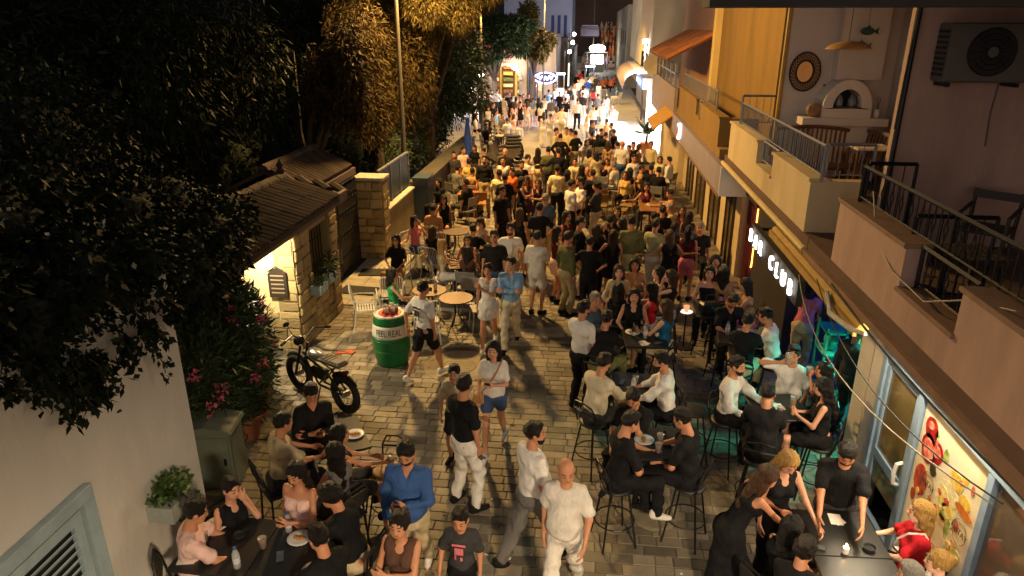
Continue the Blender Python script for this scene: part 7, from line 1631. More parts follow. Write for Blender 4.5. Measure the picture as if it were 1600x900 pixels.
(2.66, 6.41, 165, 1.84, dict(legs='st', lean=14.0, L='rc', R='rc', fat=1.08, top=('t', 'bk'), bot=('p', 'dg'), hair=('s', 'k'), beard=1, hp=24.0, skin='m'), 'man in black t-shirt leaning on the black table'),
(1.87, 5.51, -60, 1.68, dict(legs='sit', seat=0.5, lean=10.0, L='tb', R='tb', top=('k', 'bk'), bot=('p', 'bk'), hair=('l', 'k'), skin='m', stool='low', sex='f'), 'woman with curly dark hair seated in foreground'),
(1.91, 5.15, -40, 1.7, dict(legs='sit', seat=0.5, lean=12.0, L='tb', R='tb', top=('t', 'bk'), bot=('p', 'bk'), hair=('c', 'k'), skin='m', stool='low'), 'dark-haired person in black lowest at the black table'),
(3.19, 5.78, 75, 1.68, dict(legs='sit', seat=0.6, lean=0.0, L='tb', R='tb', fat=1.06, top=('t', 'rd'), bot=('p', 'bk'), hair=('m', 'y'), skin='p', stool='low', bag='wh', sex='f'), 'blonde woman in red top with white bag strap'),
(3.14, 5.24, 70, 1.66, dict(legs='sit', seat=0.5, lean=0.0, L='lap', R='lap', top=('t', 'wh2'), bot=('p', 'bk'), hair=('u', 'y'), skin='p', stool='low', sex='f'), 'person with blond updo at the bottom edge'),
(2.98, 5.07, 60, 1.66, dict(legs='sit', seat=0.45, lean=10.0, L='lap', R='lap', top=('t', 'dg'), bot=('p', 'bk'), hair=('s', 'g'), skin='p', stool='low'), 'grey-haired person at the bottom edge below red top'),
'people sitting at the dark tables by the white wall',
(-3.63, 4.95, -60, 1.75, dict(legs='sit', seat=0.6, L='tb', R='tb', lean=10.0, top=('t', 'pp'), bot=('p', 'bk'), hair=('s', 'k'), hp=8.0, skin='m', stool='low'), 'man in pale pink t-shirt against the white wall'),
(-3.46, 5.48, -115, 1.66, dict(legs='sit', seat=0.6, L='fc', R='h', lean=6.0, top=('k', 'bk'), bot=('p', 'bk'), hair=('s', 'k'), skin='f', stool='low', sex='f'), 'short-haired woman in black strap top hand at chin'),
(-2.71, 5.51, 170, 1.66, dict(legs='st', L='ph', R='h', top=('b', 'pp'), bot=('p', 'bk'), hair=('l', 'k'), hp=18.0, skin='m', sex='f'), 'woman with long wavy hair and pale pink crop top'),
(-2.14, 5.38, 80, 1.75, dict(legs='sit', seat=0.6, L='tb', R='tb', lean=16.0, top=('t', 'bk'), bot=('p', 'bg'), hair=('c', 'k'), skin='m', stool='low'), 'man in black t-shirt leaning over the food table'),
(-2.11, 4.72, 55, 1.75, dict(legs='sit', seat=0.6, L='tb', R='tb', lean=12.0, top=('t', 'bk'), bot=('p', 'bk'), hair=('s', 'k'), skin='m', stool='low'), 'man in black with silver chain at bottom left table'),
(-2.56, 6.12, 60, 1.68, dict(legs='sit', seat=0.6, L='lap', R='lap', top=('k', 'gy'), bot=('p', 'dg'), hair=('l', 'k'), skin='m', stool='low', sex='f'), 'woman in pale grey tank top with long dark hair'),
(-3.3, 7.32, -150, 1.82, dict(legs='sit', seat=0.6, L='cr', R='ph', lean=4.0, top=('l', 'bk'), bot=('p', 'bk'), hair=('s', 'k'), hp=28.0, skin='m', open=1, stool='low', sleeve=0.6), 'man in open-necked black shirt in front of motorbike'),
(-3.43, 6.52, -45, 1.75, dict(legs='sit', seat=0.6, L='tb', R='tb', lean=8.0, top=('t', 'bg'), bot=('p', 'dg'), hair=('s', 'k'), skin='m', stool='low'), 'person in beige t-shirt with back to us'),
(-2.66, 6.49, -60, 1.66, dict(legs='sit', seat=0.6, L='tb', R='rc', hold='R:plastic_cup', top=('k', 'bk'), bot=('s', 'dg'), hair=('l', 'k'), skin='m', stool='low', sex='f'), 'woman with dark hair reaching out a glass'),
(-4.16, 14.44, 175, 1.68, dict(legs='sit', seat=0.45, L='lap', R='lap', top=('t', 'bk'), bot=('p', 'tn'), hair=('l', 'k'), skin='f', stool='wht', sex='f'), 'woman in black top by the stone pillar'),
(-4.16, 16.09, -120, 1.68, dict(legs='sit', seat=0.45, L='fc', R='sd', top=('k', 'pk'), bot=('s', 'jn'), hair=('l', 'k'), skin='f', stool='wht', sex='f'), 'woman in pink top and denim shorts'),
(-3.53, 15.24, -15, 1.68, dict(legs='sit', seat=0.45, top=('k', 'bk'), bot=('s', 'jn'), hair=('m', 'd'), skin='f', stool='wht', sex='f'), 'woman with bare back in white slatted chair'),
(-3.09, 14.18, -70, 1.68, dict(legs='sit', seat=0.45, L='tb', R='tb', top=('k', 'bg'), bot=('s', 'wh'), hair=('l', 'y'), skin='m', stool='gry', sex='f'), 'woman with long fair hair and white shorts'),
(-2.6, 14.65, 175, 1.66, dict(legs='sit', seat=0.45, L='tb', R='lap', top=('k', 'br'), bot=('p', 'dg'), hair=('l', 'b'), skin='m', stool='gry', sex='f'), 'woman with brown hair facing this way at small table'),
(-2.47, 13.79, -5, 1.66, dict(legs='sit', seat=0.45, L='tb', R='tb', top=('k', 'br'), bot=('p', 'bk'), hair=('l', 'k'), skin='m', stool='gry', sex='f'), 'woman with long dark hair with back to us'),
(-3.63, 12.16, -70, 1.68, dict(legs='sit', seat=0.45, L='lap', R='tb', top=('k', 'gn'), bot=('s', 'dg'), hair=('m', 'k'), skin='f', stool='wht', sex='f'), 'woman in green dress beside the round wooden table'),
(-2.61, 15.38, -10, 1.72, dict(legs='sit', seat=0.45, L='tb', R='tb', top=('t', 'bk'), bot=('p', 'bk'), hair=('s', 'k'), skin='m', stool='gry'), 'man in black with back to us by the candle'),
(-2.55, 16.13, 160, 1.66, dict(legs='sit', seat=0.45, L='tb', R='tb', top=('k', 'bg'), bot=('p', 'bk'), hair=('m', 'd'), hp=25.0, skin='f', stool='gry', sex='f'), 'woman in beige top lit by the candle'),
(-3.89, 18.33, 176, 1.68, dict(legs='sit', seat=0.45, L='h', R='lap', top=('k', 'bk'), bot=('k', 'bk'), hair=('l', 'k'), skin='m', stool='gry', sex='f'), 'woman in black top and skirt with crossed legs'),
(-3.92, 17.12, -10, 1.74, dict(legs='sit', seat=0.45, top=('t', 'tn'), bot=('p', 'dg'), hair=('s', 'k'), skin='m', stool='gry'), 'person in tan top in chair with back to us'),
(-4.49, 20.53, 150, 1.66, dict(legs='sit', seat=0.45, top=('t', 'bk'), bot=('p', 'bk'), hair=('l', 'k'), skin='f', stool='gry', sex='f'), 'woman in black in the shadow of the trees'),
(-4.38, 22.42, -40, 1.76, dict(legs='sit', seat=0.45, lean=12.0, top=('l', 'gy'), bot=('p', 'dg'), hair=('s', 'k'), skin='m', stool='gry'), 'man in grey shirt bent over wooden table'),
(-4.11, 23.67, 10, 1.74, dict(legs='sit', seat=0.45, top=('t', 'yl'), bot=('p', 'dg'), hair=('s', 'k'), skin='m', stool='gry'), 'man in yellow t-shirt at the dark left tables'),
(-3.74, 22.13, 0, 1.72, dict(legs='sit', seat=0.45, top=('t', 'tn'), bot=('p', 'dg'), hair=('s', 'k'), skin='m', stool='gry'), 'man in tan t-shirt in wooden chair with back to us'),
(-4.9, 25.08, -170, 1.74, dict(legs='sit', seat=0.45, top=('t', 'dg'), bot=('p', 'dg'), hair=('s', 'k'), skin='m', stool='gry'), 'man in dark grey under the trees'),
(-4.75, 26.1, -140, 1.74, dict(legs='sit', seat=0.45, top=('t', 'pp'), bot=('p', 'dg'), hair=('s', 'k'), skin='m', stool='gry'), 'man in pinkish t-shirt under the trees'),
(-4.46, 27.01, 160, 1.66, dict(legs='sit', seat=0.45, top=('t', 'bk'), bot=('p', 'dg'), hair=('m', 'k'), skin='m', stool='gry', sex='f'), 'woman in black seated left of the parked scooters'),
(-3.94, 26.01, 100, 1.74, dict(legs='sit', seat=0.45, top=('t', 'wh2'), bot=('p', 'dg'), hair=('s', 'k'), skin='m', stool='gry'), 'man in white t-shirt seated left of the scooters'),
(-3.62, 20.35, 60, 1.72, dict(legs='sit', seat=0.45, top=('t', 'bk'), bot=('p', 'dg'), hair=('s', 'k'), skin='m', stool='gry'), 'man in black between the wooden chairs'),
(-2.32, 20.93, 160, 1.62, dict(legs='st', top=('t', 'or_'), bot=('p', 'dg'), hair=('u', 'k'), skin='m', sex='f'), 'woman in orange top at the edge of the dark tables'),
'seated crowd outside the bars',
(-0.18, 28.8, -150, 1.66, dict(legs='sit', seat=0.45, top=('t', 'wh2'), bot=('p', 'dg'), hair=('m', 'k'), skin='f', stool='gry', sex='f'), 'woman in white top at the street end of the seats'),
(-0.06, 26.4, -20, 1.66, dict(legs='sit', seat=0.45, top=('t', 'bg'), bot=('p', 'dg'), hair=('l', 'k'), skin='m', stool='gry', sex='f'), 'woman with long hair and beige top leaning at table'),
(0.18, 24.58, -10, 1.76, dict(legs='sit', seat=0.45, lean=12.0, top=('t', 'kh'), bot=('p', 'dg'), hair=('s', 'k'), skin='m', stool='gry'), 'man in khaki t-shirt leaning forward in the crowd'),
(0.44, 24.04, -5, 1.66, dict(legs='sit', seat=0.45, top=('k', 'bk'), bot=('p', 'dg'), hair=('u', 'k'), skin='m', stool='gry', sex='f'), 'woman in black strap top with hair up'),
(0.58, 24.68, 170, 1.64, dict(legs='sit', seat=0.45, top=('k', 'bg'), bot=('p', 'dg'), hair=('m', 'd'), skin='m', stool='gry', sex='f'), 'woman in beige strap top beside the hair-up woman'),
(0.88, 23.59, 60, 1.76, dict(legs='sit', seat=0.45, lean=10.0, top=('t', 'wh2'), bot=('p', 'dg'), hair=('s', 'g'), skin='m', stool='gry'), 'grey-haired man in white t-shirt over a black table'),
(0.63, 26.12, -10, 1.68, dict(legs='st', top=('k', 'tn'), bot=('p', 'tn'), hair=('l', 'b'), skin='m', sex='f'), 'woman with long brown hair in tan dress among tables'),
(1.02, 28.03, 40, 1.76, dict(legs='sit', seat=0.45, top=('t', 'lb'), bot=('p', 'dg'), hair=('s', 'k'), skin='m', stool='gry'), 'man in light blue t-shirt facing the balding man'),
(1.45, 27.24, 150, 1.74, dict(legs='sit', seat=0.45, top=('t', 'bk'), bot=('p', 'dg'), hair=('s', 'k'), skin='m', stool='gry'), 'man in black t-shirt right of the balding man'),
(1.64, 27.85, 170, 1.8, dict(legs='sit', seat=0.45, top=('t', 'bk'), bot=('p', 'dg'), hair=('s', 'k'), skin='m', stool='gry'), 'taller man in black t-shirt by the potted palm'),
(1.5, 24.99, -160, 1.78, dict(legs='sit', seat=0.45, top=('t', 'wh'), bot=('p', 'dg'), hair=('s', 'k'), skin='m', stool='gry'), 'man in bright white t-shirt sitting amid the crowd'),
(1.67, 23.27, -90, 1.7, dict(legs='sit', seat=0.45, top=('t', 'tn'), bot=('p', 'dg'), hair=('s', 'b'), skin='m', stool='gry'), 'man in tan t-shirt right of the bright white one'),
(2.33, 28.09, 175, 1.8, dict(legs='sit', seat=0.45, top=('l', 'yw'), bot=('p', 'dg'), hair=('s', 'k'), skin='m', stool='gry'), 'man in pale yellow shirt near the shop wall'),
(1.97, 23.1, 0, 1.8, dict(legs='sit', seat=0.45, L='sd', top=('t', 'bk'), bot=('p', 'dg'), hair=('s', 'k'), skin='m', stool='gry'), 'man in black t-shirt with arm stretched sideways'),
(2.15, 22.64, -15, 1.8, dict(legs='sit', seat=0.45, lean=10.0, top=('t', 'bk'), bot=('p', 'dg'), hair=('s', 'k'), skin='m', stool='gry'), 'broad man in black near the white tray'),
(2.72, 24.76, 60, 1.76, dict(legs='sit', seat=0.45, top=('l', 'wh'), bot=('p', 'dg'), hair=('s', 'k'), skin='f', stool='gry'), 'man in white shirt against the shop front'),
(2.44, 25.21, 170, 1.66, dict(legs='sit', seat=0.45, top=('t', 'yw'), bot=('p', 'dg'), hair=('m', 'k'), skin='m', stool='gry', sex='f'), 'woman in yellow top beside the shop front'),
(1.66, 20.58, 175, 1.66, dict(legs='sit', seat=0.45, top=('k', 'dr'), bot=('p', 'dg'), hair=('l', 'k'), skin='m', stool='gry', L='sd', R='sd', sex='f'), 'woman in dark red top leaning on the wooden table'),
(2.35, 19.6, 85, 1.74, dict(legs='sit', seat=0.45, lean=8.0, L='tb', R='tb', top=('t', 'tn'), bot=('p', 'dg'), hair=('s', 'k'), skin='m', stool='gry'), 'man in tan t-shirt at the wooden table with tray'),
(2.19, 17.87, 60, 1.74, dict(legs='sit', seat=0.45, lean=8.0, top=('t', 'bg'), bot=('p', 'dg'), hair=('s', 'g'), skin='m', stool='gry'), 'grey-haired man in beige below the wooden table'),
(-0.08, 22.65, 175, 1.74, dict(legs='sit', seat=0.45, top=('l', 'tn'), bot=('p', 'dg'), hair=('n', 'k'), skin='m', stool='gry'), 'bald man in tan shirt behind the black t-shirt'),
(-0.25, 21.42, -10, 1.64, dict(legs='st', top=('k', 'bk'), bot=('p', 'dg'), hair=('l', 'k'), skin='m', sex='f'), 'woman with black hair between yellow shirts'),
(0.42, 31.77, -120, 1.74, dict(legs='sit', seat=0.45, top=('t', 'bk'), bot=('p', 'dg'), hair=('s', 'k'), skin='m', stool='gry'), 'man in black at the white-lit table nearest the palm'),
(0.49, 30.62, -60, 1.74, dict(legs='sit', seat=0.45, lean=10.0, top=('t', 'bk'), bot=('p', 'dg'), hair=('s', 'k'), skin='m', stool='gry'), 'man in black leaning at the white-lit table'),
(0.98, 31.52, 60, 1.76, dict(legs='sit', seat=0.45, top=('t', 'bk2'), bot=('p', 'dg'), hair=('s', 'k'), skin='m', stool='gry'), 'broad man in black beside the bright shop'),
(0.93, 33.79, 80, 1.74, dict(legs='sit', seat=0.45, top=('t', 'gb'), bot=('p', 'dg'), hair=('s', 'k'), skin='m', stool='gry'), 'man in grey-blue at the bright shop tables'),
(0.04, 34.34, -120, 1.76, dict(legs='sit', seat=0.45, top=('t', 'dg'), bot=('p', 'bk'), hair=('s', 'k'), skin='m', stool='gry'), 'man in charcoal t-shirt on a white chair'),
(0.03, 30.69, -40, 1.74, dict(legs='sit', seat=0.45, top=('t', 'bk'), bot=('p', 'bk'), hair=('s', 'k'), skin='m', stool='gry'), 'man in black behind the hand-on-hip man'),
(0.28, 30.25, 20, 1.66, dict(legs='sit', seat=0.45, top=('t', 'bk'), bot=('p', 'bk'), hair=('m', 'k'), skin='m', stool='gry', sex='f'), 'dark-haired woman in black at the front white-lit table'),
(0.73, 17.55, 170, 1.68, dict(legs='sit', seat=0.45, top=('l', 'bk'), bot=('p', 'bk'), hair=('l', 'k'), skin='p', stool='gry', sex='f'), 'pale woman in black jacket behind the standing group'),
(0.53, 16.59, -10, 1.7, dict(legs='sit', seat=0.45, top=('t', 'bk'), bot=('p', 'bk'), hair=('c', 'k'), skin='m', stool='gry'), 'curly-haired person in black behind the standing group'),
(2.37, 17.8, 170, 1.68, dict(legs='sit', seat=0.45, top=('k', 'dr'), bot=('p', 'bk'), hair=('l', 'k'), skin='m', stool='gry', L='tb', sex='f'), 'woman with curly dark hair near the doorway'),
(1.85, 17.53, 0, 1.78, dict(legs='sit', seat=0.45, top=('t', 'bk'), bot=('p', 'bk'), hair=('s', 'k'), skin='m', stool='gry'), 'man in black with back to us near the doorway'),
(1.59, 16.85, 20, 1.78, dict(legs='sit', seat=0.45, top=('t', 'bk'), bot=('p', 'bk'), hair=('s', 'k'), skin='m', stool='gry'), 'man in black bent over beside pale green t-shirt'),
(2.58, 16.05, 165, 1.76, dict(legs='sit', seat=0.45, top=('t', 'bk'), bot=('p', 'bk'), hair=('s', 'g'), skin='m', stool='gry'), 'older grey-haired man in black by the doorway'),
(2.47, 17.23, -20, 1.68, dict(legs='sit', seat=0.45, top=('k', 'bk'), bot=('p', 'bk'), hair=('m', 'k'), skin='m', stool='gry', sex='f'), 'woman with dark hair seated behind pink trousers'),
(1.28, 22.81, -20, 1.68, dict(legs='sit', seat=0.45, top=('k', 'bk'), bot=('p', 'bk'), hair=('l', 'k'), skin='m', stool='gry', sex='f'), 'woman with long black hair below the bright white t-shirt'),
(1.11, 22.25, 160, 1.66, dict(legs='sit', seat=0.45, top=('t', 'yl'), bot=('p', 'bk'), hair=('m', 'd'), skin='m', stool='gry', sex='f'), 'woman in mustard top near the folding chairs'),
(1.85, 27.85, -90, 1.66, dict(legs='sit', seat=0.45, top=('t', 'tn'), bot=('p', 'bk'), hair=('m', 'd'), skin='m', stool='gry', sex='f'), 'woman in tan top beside the palm pot'),
'people in the white-lit far square',
(-8.1, 50.52, 175, 1.7, dict(legs='sit', seat=0.45, top=('t', 'pp'), bot=('p', 'dg'), hair=('s', 'b'), skin='f'), 'person in pink t-shirt leftmost in the far square'),
(-6.62, 42.92, 0, 1.76, dict(legs='st', top=('t', 'dg'), bot=('p', 'dg'), hair=('s', 'k'), skin='m'), 'man in charcoal t-shirt with back to us far left'),
(-6.28, 42.95, 5, 1.76, dict(legs='st', top=('l', 'dg'), bot=('p', 'dg'), hair=('s', 'k'), skin='m'), 'man in dark grey shirt beside the charcoal one far left'),
(-6.54, 47.12, 175, 1.68, dict(legs='st', top=('k', 'pp'), bot=('p', 'dg'), hair=('m', 'b'), skin='f', sex='f'), 'woman in pink top behind the dark shirts'),
(-6.16, 46.61, -10, 1.8, dict(legs='st', top=('t', 'wh'), bot=('p', 'dg'), hair=('s', 'k'), skin='m'), 'tall man in white t-shirt before the arched shop'),
(-5.23, 42.43, -20, 1.78, dict(legs='st', top=('l', 'wh2'), bot=('m', 'wh2'), hair=('s', 'b'), skin='f'), 'person in long white robe in the far square'),
(-5.24, 44.34, 10, 1.8, dict(legs='st', top=('l', 'bk'), bot=('p', 'dg'), hair=('s', 'k'), skin='m'), 'man in black jacket beside the white robe'),
(-4.69, 41.91, 30, 1.76, dict(legs='st', top=('t', 'bk'), bot=('s', 'bk'), hair=('s', 'k'), skin='m'), 'man in black t-shirt and black shorts far off'),
(-4.52, 42.83, -60, 1.68, dict(legs='st', top=('d', 'br'), bot=('m', 'br'), hair=('m', 'b'), skin='f', sex='f'), 'woman in long brown dress'),
(-4.29, 42.97, 90, 1.78, dict(legs='st', top=('t', 'pp'), bot=('p', 'br'), hair=('s', 'k'), skin='f'), 'man in pink t-shirt with an arm round the brown dress'),
(-4.01, 40.19, 0, 1.68, dict(legs='st', top=('d', 'bk'), bot=('k', 'bk'), hair=('u', 'k'), skin='f', sex='f'), 'woman in short black dress with back to us far off'),
(-3.64, 40.44, -10, 1.66, dict(legs='st', top=('k', 'pp'), bot=('s', 'wh'), hair=('l', 'b'), skin='f', sex='f'), 'woman in pink top and white shorts far off'),
(-4.27, 44.82, 175, 1.66, dict(legs='st', top=('k', 'tn'), bot=('k', 'dr'), hair=('m', 'd'), skin='f', sex='f'), 'woman in tan top behind the black dress'),
(-3.49, 42.52, 10, 1.68, dict(legs='st', top=('k', 'lb'), bot=('k', 'wh'), hair=('u', 'd'), skin='f', sex='f'), 'woman in light blue top and white skirt'),
(-3.16, 42.39, 20, 1.66, dict(legs='st', top=('k', 'bk'), bot=('k', 'bk'), hair=('m', 'k'), skin='f', sex='f'), 'woman in black top beside light blue top'),
(-2.81, 42.47, -5, 1.8, dict(legs='st', top=('t', 'wh'), bot=('p', 'bk'), hair=('s', 'k'), skin='m'), 'man in white t-shirt and black trousers facing away'),
(-5.04, 58.81, 180, 1.78, dict(legs='st', top=('t', 'wh2'), bot=('p', 'lb'), hair=('s', 'k'), skin='m'), 'person in white t-shirt standing by the blue door'),
(-4.11, 55.99, 180, 1.78, dict(legs='st', top=('t', 'wh'), bot=('p', 'bg'), hair=('s', 'k'), skin='m'), 'person in white beside the neon sign'),
(-4.65, 37.08, -120, 1.74, dict(legs='sit', seat=0.45, top=('t', 'gy'), bot=('p', 'dg'), hair=('s', 'k'), skin='m', stool='wht'), 'man in grey t-shirt sitting by the square'),
(-4.16, 35.18, 30, 1.74, dict(legs='sit', seat=0.45, top=('t', 'wh'), bot=('p', 'dg'), hair=('s', 'k'), skin='m', stool='wht'), 'man in white t-shirt sitting with back to us by the square'),
(-4.86, 34.21, -90, 1.66, dict(legs='sit', seat=0.45, top=('t', 'bk'), bot=('p', 'dg'), hair=('l', 'k'), skin='m', stool='gry', sex='f'), 'long-haired woman in black sitting by scooters'),
(-4.88, 32.93, -120, 1.74, dict(legs='sit', seat=0.45, top=('t', 'bk'), bot=('p', 'dg'), hair=('s', 'k'), skin='m', stool='gry'), 'man in black sitting behind the parked scooters'),
(-5.96, 36.63, -80, 1.74, dict(legs='sit', seat=0.45, top=('t', 'wh2'), bot=('p', 'bk'), hair=('s', 'k'), skin='f', stool='gry'), 'man in white and black lounging far left'),
(-4.06, 37.21, -60, 1.66, dict(legs='sit', seat=0.45, top=('t', 'pp'), bot=('p', 'wh'), hair=('m', 'd'), skin='f', stool='wht', sex='f'), 'woman in pink and white sitting in front of standing group'),
(-2.32, 34.85, -5, 1.7, dict(legs='st', top=('d', 'wh'), bot=('m', 'wh'), hair=('l', 'd'), skin='f', sex='f'), 'woman in long white gown walking away'),
(-1.94, 34.09, 5, 1.7, dict(legs='st', top=('d', 'wh2'), bot=('m', 'wh2'), hair=('u', 'd'), skin='f', sex='f'), 'woman in cream gown beside the white gown'),
(-2.34, 41.55, -5, 1.78, dict(legs='st', top=('l', 'gy'), bot=('p', 'wh2'), hair=('s', 'k'), skin='m'), 'man in grey shirt and pale trousers facing away'),
(-2.06, 45.4, -20, 1.78, dict(legs='st', top=('t', 'bk'), bot=('p', 'bk'), hair=('s', 'k'), skin='m'), 'man in black t-shirt in the centre of the far street'),
(-1.52, 41.04, -5, 1.8, dict(legs='st', top=('t', 'bk'), bot=('p', 'wh2'), hair=('s', 'k'), skin='m'), 'man in black t-shirt and white trousers facing away'),
(-1.77, 47.65, 170, 1.72, dict(legs='st', top=('t', 'pp'), bot=('p', 'dg'), hair=('s', 'b'), skin='f'), 'person in pinkish t-shirt facing this way far off'),
(-1.2, 44.67, -20, 1.66, dict(legs='st', top=('t', 'wh'), bot=('s', 'wh'), hair=('l', 'd'), skin='f', sex='f'), 'woman in white top and white shorts far off'),
(-0.84, 40.74, -10, 1.8, dict(legs='wk', top=('l', 'wh'), bot=('p', 'bk'), hair=('s', 'k'), skin='m'), 'man in white shirt and black trousers walking away'),
(-0.61, 44.86, -5, 1.8, dict(legs='st', top=('t', 'dg'), bot=('p', 'wh2'), hair=('s', 'k'), skin='m'), 'man in charcoal t-shirt and white trousers far off'),
(-0.17, 43.7, 10, 1.68, dict(legs='st', top=('d', 'gy'), bot=('k', 'gy'), hair=('l', 'd'), skin='f', sex='f'), 'woman in grey dress with long hair far off'),
(0.52, 39.79, 0, 1.8, dict(legs='st', fat=1.1, top=('t', 'wh'), bot=('p', 'wh'), hair=('s', 'k'), skin='m'), 'stout man all in white by the bright shop'),
(0.94, 38.84, 20, 1.74, dict(legs='sit', seat=0.45, top=('t', 'wh'), bot=('p', 'wh'), hair=('s', 'g'), skin='m', stool='wht'), 'man in white sitting by the bright shop'),
(1.17, 42.64, 150, 1.66, dict(legs='sit', seat=0.45, top=('t', 'pp'), bot=('p', 'dg'), hair=('m', 'd'), skin='f', stool='wht', sex='f'), 'woman in pink sitting by the bright shop'),
(0.23, 38.92, 160, 1.72, dict(legs='sit', seat=0.45, top=('t', 'gb'), bot=('p', 'dg'), hair=('s', 'k'), skin='m', stool='wht'), 'man in grey-blue sitting at the far white tables'),
(-0.25, 36.79, -60, 1.66, dict(legs='sit', seat=0.45, top=('t', 'wh2'), bot=('p', 'pp'), hair=('l', 'y'), skin='f', stool='wht', sex='f'), 'blonde woman sitting at the end of the white tables'),
(0.73, 35.22, 60, 1.74, dict(legs='sit', seat=0.45, top=('t', 'tn'), bot=('p', 'dg'), hair=('s', 'k'), skin='m', stool='wht'), 'man in tan sitting at the white tables'),
(-0.42, 57.47, 0, 1.8, dict(legs='st', top=('t', 'rb'), bot=('p', 'lb'), hair=('s', 'k'), skin='m'), 'man in bright blue t-shirt walking up the far street'),
(-0.92, 60.79, 0, 1.78, dict(legs='st', top=('t', 'wh2'), bot=('p', 'dg'), hair=('s', 'k'), skin='m'), 'man in white t-shirt left of the bright blue one'),
(-1.25, 69.47, 170, 1.7, dict(legs='st', top=('t', 'rd'), bot=('p', 'dr'), hair=('m', 'k'), skin='f', sex='f'), 'person in bright red top in the far street'),
(-0.6, 65.35, 0, 1.66, dict(legs='st', top=('t', 'pp'), bot=('p', 'dg'), hair=('m', 'd'), skin='f', sex='f'), 'woman in pink top in the far street'),
(-0.09, 63.07, 0, 1.8, dict(legs='st', top=('t', 'yw'), bot=('p', 'dg'), hair=('s', 'k'), skin='m'), 'man in pale yellow t-shirt in the far street'),
(0.23, 61.41, 0, 1.8, dict(legs='st', top=('t', 'dg'), bot=('p', 'dg'), hair=('s', 'k'), skin='m'), 'man in dark clothes right of the pale yellow one'),
(-1.46, 63.86, 170, 1.8, dict(legs='st', top=('l', 'bk'), bot=('p', 'bk'), hair=('s', 'k'), skin='m'), 'man in black against the dark wall in the far street'),
(-0.72, 81.55, 180, 1.7, dict(legs='st', top=('t', 'gy'), bot=('p', 'dg'), hair=('m', 'k'), skin='f', sex='f'), 'person in grey further up the far street'),
(-1.21, 81.15, 0, 1.78, dict(legs='st', top=('t', 'pp'), bot=('p', 'dg'), hair=('s', 'k'), skin='f'), 'person in pale pink further up the far street'),
(1.64, 100.27, 0, 1.8, dict(legs='st', top=('t', 'vi'), bot=('p', 'dg'), hair=('s', 'k'), skin='m'), 'person in lilac left of the farthest pair'),
(2.35, 105.26, 0, 1.7, dict(legs='st', top=('k', 'dr'), bot=('p', 'pp'), hair=('m', 'k'), skin='f', sex='f'), 'person in dark red right of the farthest pair'),
(0.82, 65.41, 170, 1.7, dict(legs='sit', seat=0.45, top=('t', 'or_'), bot=('p', 'dg'), hair=('s', 'k'), skin='f'), 'person in orange seated left in the far row'),
(1.19, 67.5, 170, 1.66, dict(legs='sit', seat=0.45, top=('t', 'or_'), bot=('p', 'dg'), hair=('m', 'd'), skin='f', sex='f'), 'person in orange seated in the middle of the far row'),
(1.56, 65.48, 150, 1.7, dict(legs='sit', seat=0.45, top=('t', 'or_'), bot=('p', 'bk'), hair=('s', 'k'), skin='f'), 'person in orange seated by the far awning'),
(1.94, 69.38, 150, 1.66, dict(legs='sit', seat=0.45, top=('t', 'or_'), bot=('p', 'bk'), hair=('m', 'd'), skin='p', sex='f'), 'person in orange highest in the far row'),
(0.9, 58.6, 0, 1.7, dict(legs='sit', seat=0.45, top=('t', 'bk'), bot=('p', 'bk'), hair=('s', 'k'), skin='m', stool='wht'), 'man in black on a white chair far up'),
(1.85, 55.81, 60, 1.66, dict(legs='sit', seat=0.45, top=('t', 'lb'), bot=('p', 'wh'), hair=('m', 'd'), skin='f', stool='wht', sex='f'), 'woman in light blue on a white chair far up'),
(-1.85, 38.13, -20, 1.64, dict(legs='st', top=('k', 'pp'), bot=('s', 'wh'), hair=('m', 'd'), skin='f', sex='f'), 'girl in pink and white beside the gowns'),
(-7.04, 42.06, -60, 1.76, dict(legs='st', top=('t', 'wh'), bot=('p', 'dg'), hair=('s', 'k'), skin='m'), 'man in white t-shirt at the left edge of the far crowd'),
(-7.04, 47.07, 170, 1.68, dict(legs='st', top=('t', 'pp'), bot=('p', 'wh'), hair=('l', 'd'), skin='f', sex='f'), 'fair woman in pink t-shirt beyond the two dark shirts'),
(-5.14, 40.28, -30, 1.66, dict(legs='st', top=('k', 'bk'), bot=('s', 'wh'), hair=('l', 'k'), skin='f', sex='f'), 'woman in black top and white shorts left of brown dress'),
(-5.17, 45.11, 160, 1.78, dict(legs='st', top=('t', 'wh2'), bot=('p', 'kh'), hair=('s', 'k'), skin='m'), 'man in white t-shirt and khaki trousers behind black shorts'),
(-4.3, 39.66, 20, 1.66, dict(legs='st', top=('d', 'pp'), bot=('k', 'pp'), hair=('l', 'b'), skin='f', sex='f'), 'woman in short pink dress beside the short black dress'),
(-3.85, 43.68, 175, 1.8, dict(legs='st', top=('t', 'dg'), bot=('p', 'bg'), hair=('s', 'k'), skin='m'), 'man in charcoal t-shirt behind the light blue top'),
(-2.79, 39.62, -10, 1.68, dict(legs='st', top=('t', 'wh'), bot=('k', 'bk'), hair=('l', 'k'), skin='f', sex='f'), 'woman in white t-shirt and black skirt near the gowns'),
(-2.82, 46.49, 10, 1.8, dict(legs='st', top=('t', 'lb'), bot=('p', 'dg'), hair=('s', 'k'), skin='m'), 'man in light blue t-shirt behind the grey shirt'),
(-2.57, 50.15, 170, 1.68, dict(legs='st', top=('t', 'wh'), bot=('s', 'jn'), hair=('m', 'd'), skin='f', sex='f'), 'woman in white t-shirt and denim shorts far up'),
(-1.54, 37.12, -30, 1.78, dict(legs='st', top=('t', 'wh'), bot=('p', 'bg'), hair=('s', 'k'), skin='m'), 'man in white t-shirt and beige trousers beside the girl'),
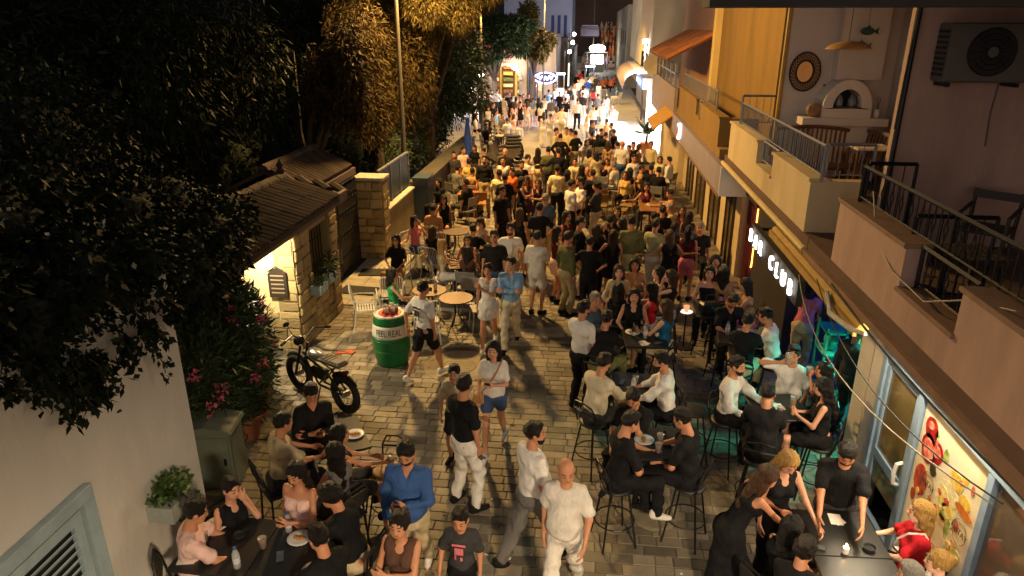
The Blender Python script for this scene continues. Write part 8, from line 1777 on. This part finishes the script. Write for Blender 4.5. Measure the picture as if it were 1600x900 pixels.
(-1.64, 49.73, 0, 1.8, dict(legs='st', top=('t', 'bk'), bot=('p', 'bk'), hair=('s', 'k'), skin='m'), 'man all in black behind the pinkish t-shirt'),
(-1.32, 52.57, 170, 1.68, dict(legs='st', top=('k', 'wh'), bot=('p', 'wh'), hair=('l', 'y'), skin='f', sex='f'), 'blonde woman in white beyond the white shorts'),
(-0.56, 49.85, 5, 1.8, dict(legs='st', top=('t', 'wh'), bot=('p', 'dg'), hair=('s', 'k'), skin='m'), 'man in white t-shirt above the charcoal one far off'),
(0.01, 49.84, -5, 1.68, dict(legs='st', top=('k', 'rd'), bot=('p', 'bk'), hair=('l', 'k'), skin='f', sex='f'), 'woman in red top above the grey dress'),
(0.3, 44.08, 10, 1.8, dict(legs='st', top=('t', 'gy'), bot=('p', 'bk'), hair=('s', 'k'), skin='m'), 'man in grey t-shirt left of the stout man'),
(0.84, 45.34, -20, 1.66, dict(legs='st', top=('t', 'wh'), bot=('p', 'lb'), hair=('m', 'd'), skin='f', sex='f'), 'woman in white t-shirt and pale jeans by the bright shop'),
(0.07, 37.92, 0, 1.78, dict(legs='st', top=('t', 'wh2'), bot=('p', 'bk'), hair=('s', 'k'), skin='m'), 'man in cream t-shirt standing behind the far white tables'),
(-5.32, 38.55, -90, 1.76, dict(legs='st', top=('t', 'bk'), bot=('p', 'kh'), hair=('s', 'k'), skin='m'), 'man in black t-shirt and khaki trousers far left'),
(-5.89, 40.81, 175, 1.66, dict(legs='sit', seat=0.45, top=('t', 'wh'), bot=('p', 'dg'), hair=('l', 'b'), skin='f', stool='wht', sex='f'), 'woman in white sitting left of the white robe'),
(-5.15, 38.5, -100, 1.74, dict(legs='sit', seat=0.45, top=('t', 'lb'), bot=('p', 'dg'), hair=('s', 'k'), skin='m', stool='wht'), 'man in pale blue sitting left of the grey t-shirt'),
(-1.14, 56.32, 170, 1.78, dict(legs='st', top=('t', 'pp'), bot=('p', 'dg'), hair=('s', 'k'), skin='f'), 'man in pale pink t-shirt below the bright red top'),
(0.42, 55.19, 0, 1.68, dict(legs='st', top=('t', 'wh'), bot=('p', 'wh'), hair=('m', 'd'), skin='f', sex='f'), 'woman in white left of the white chairs far up'),
]
# ---------------------------------------------------------------- place the people and the seats they use
grp = None
for e in PEOPLE:
    if isinstance(e, str): grp = e; continue
    x, y, face, h, sp, lab = e
    lod = 0 if y < 13 else (1 if y < 32 else 2)
    inf = person(x, y, face, sp, lab, lod, h, grp)
    for k_, s_ in (('L', 'l'), ('R', 'r')):
        if sp.get(k_) == 'ph' and lod < 2:
            hp_ = inf['hands'][s_]; q = put('phone', hp_.x, hp_.y, hp_.z, 'dark mobile phone held by the ' + ' '.join(lab.split()[:10])); q.rotation_euler = (R(50), 0, R(face)); break
    if sp.get('hold'):
        s_, kd = sp['hold'].split(':'); hp_ = inf['hands'][s_.lower()]; q = put(kd, hp_.x, hp_.y, hp_.z - .03, kd.replace('_', ' ') + ' in the hand of the ' + ' '.join(lab.split()[:9]))
    st = sp.get('stool')
    if st:
        pr, pre, gname, _ = STOOLS[st]; l = ' '.join((pre + lab).split()[:16])
        pr.put((x, y, 0 if st != 'low' else sp['seat'] - .567), R(face), l, gname)
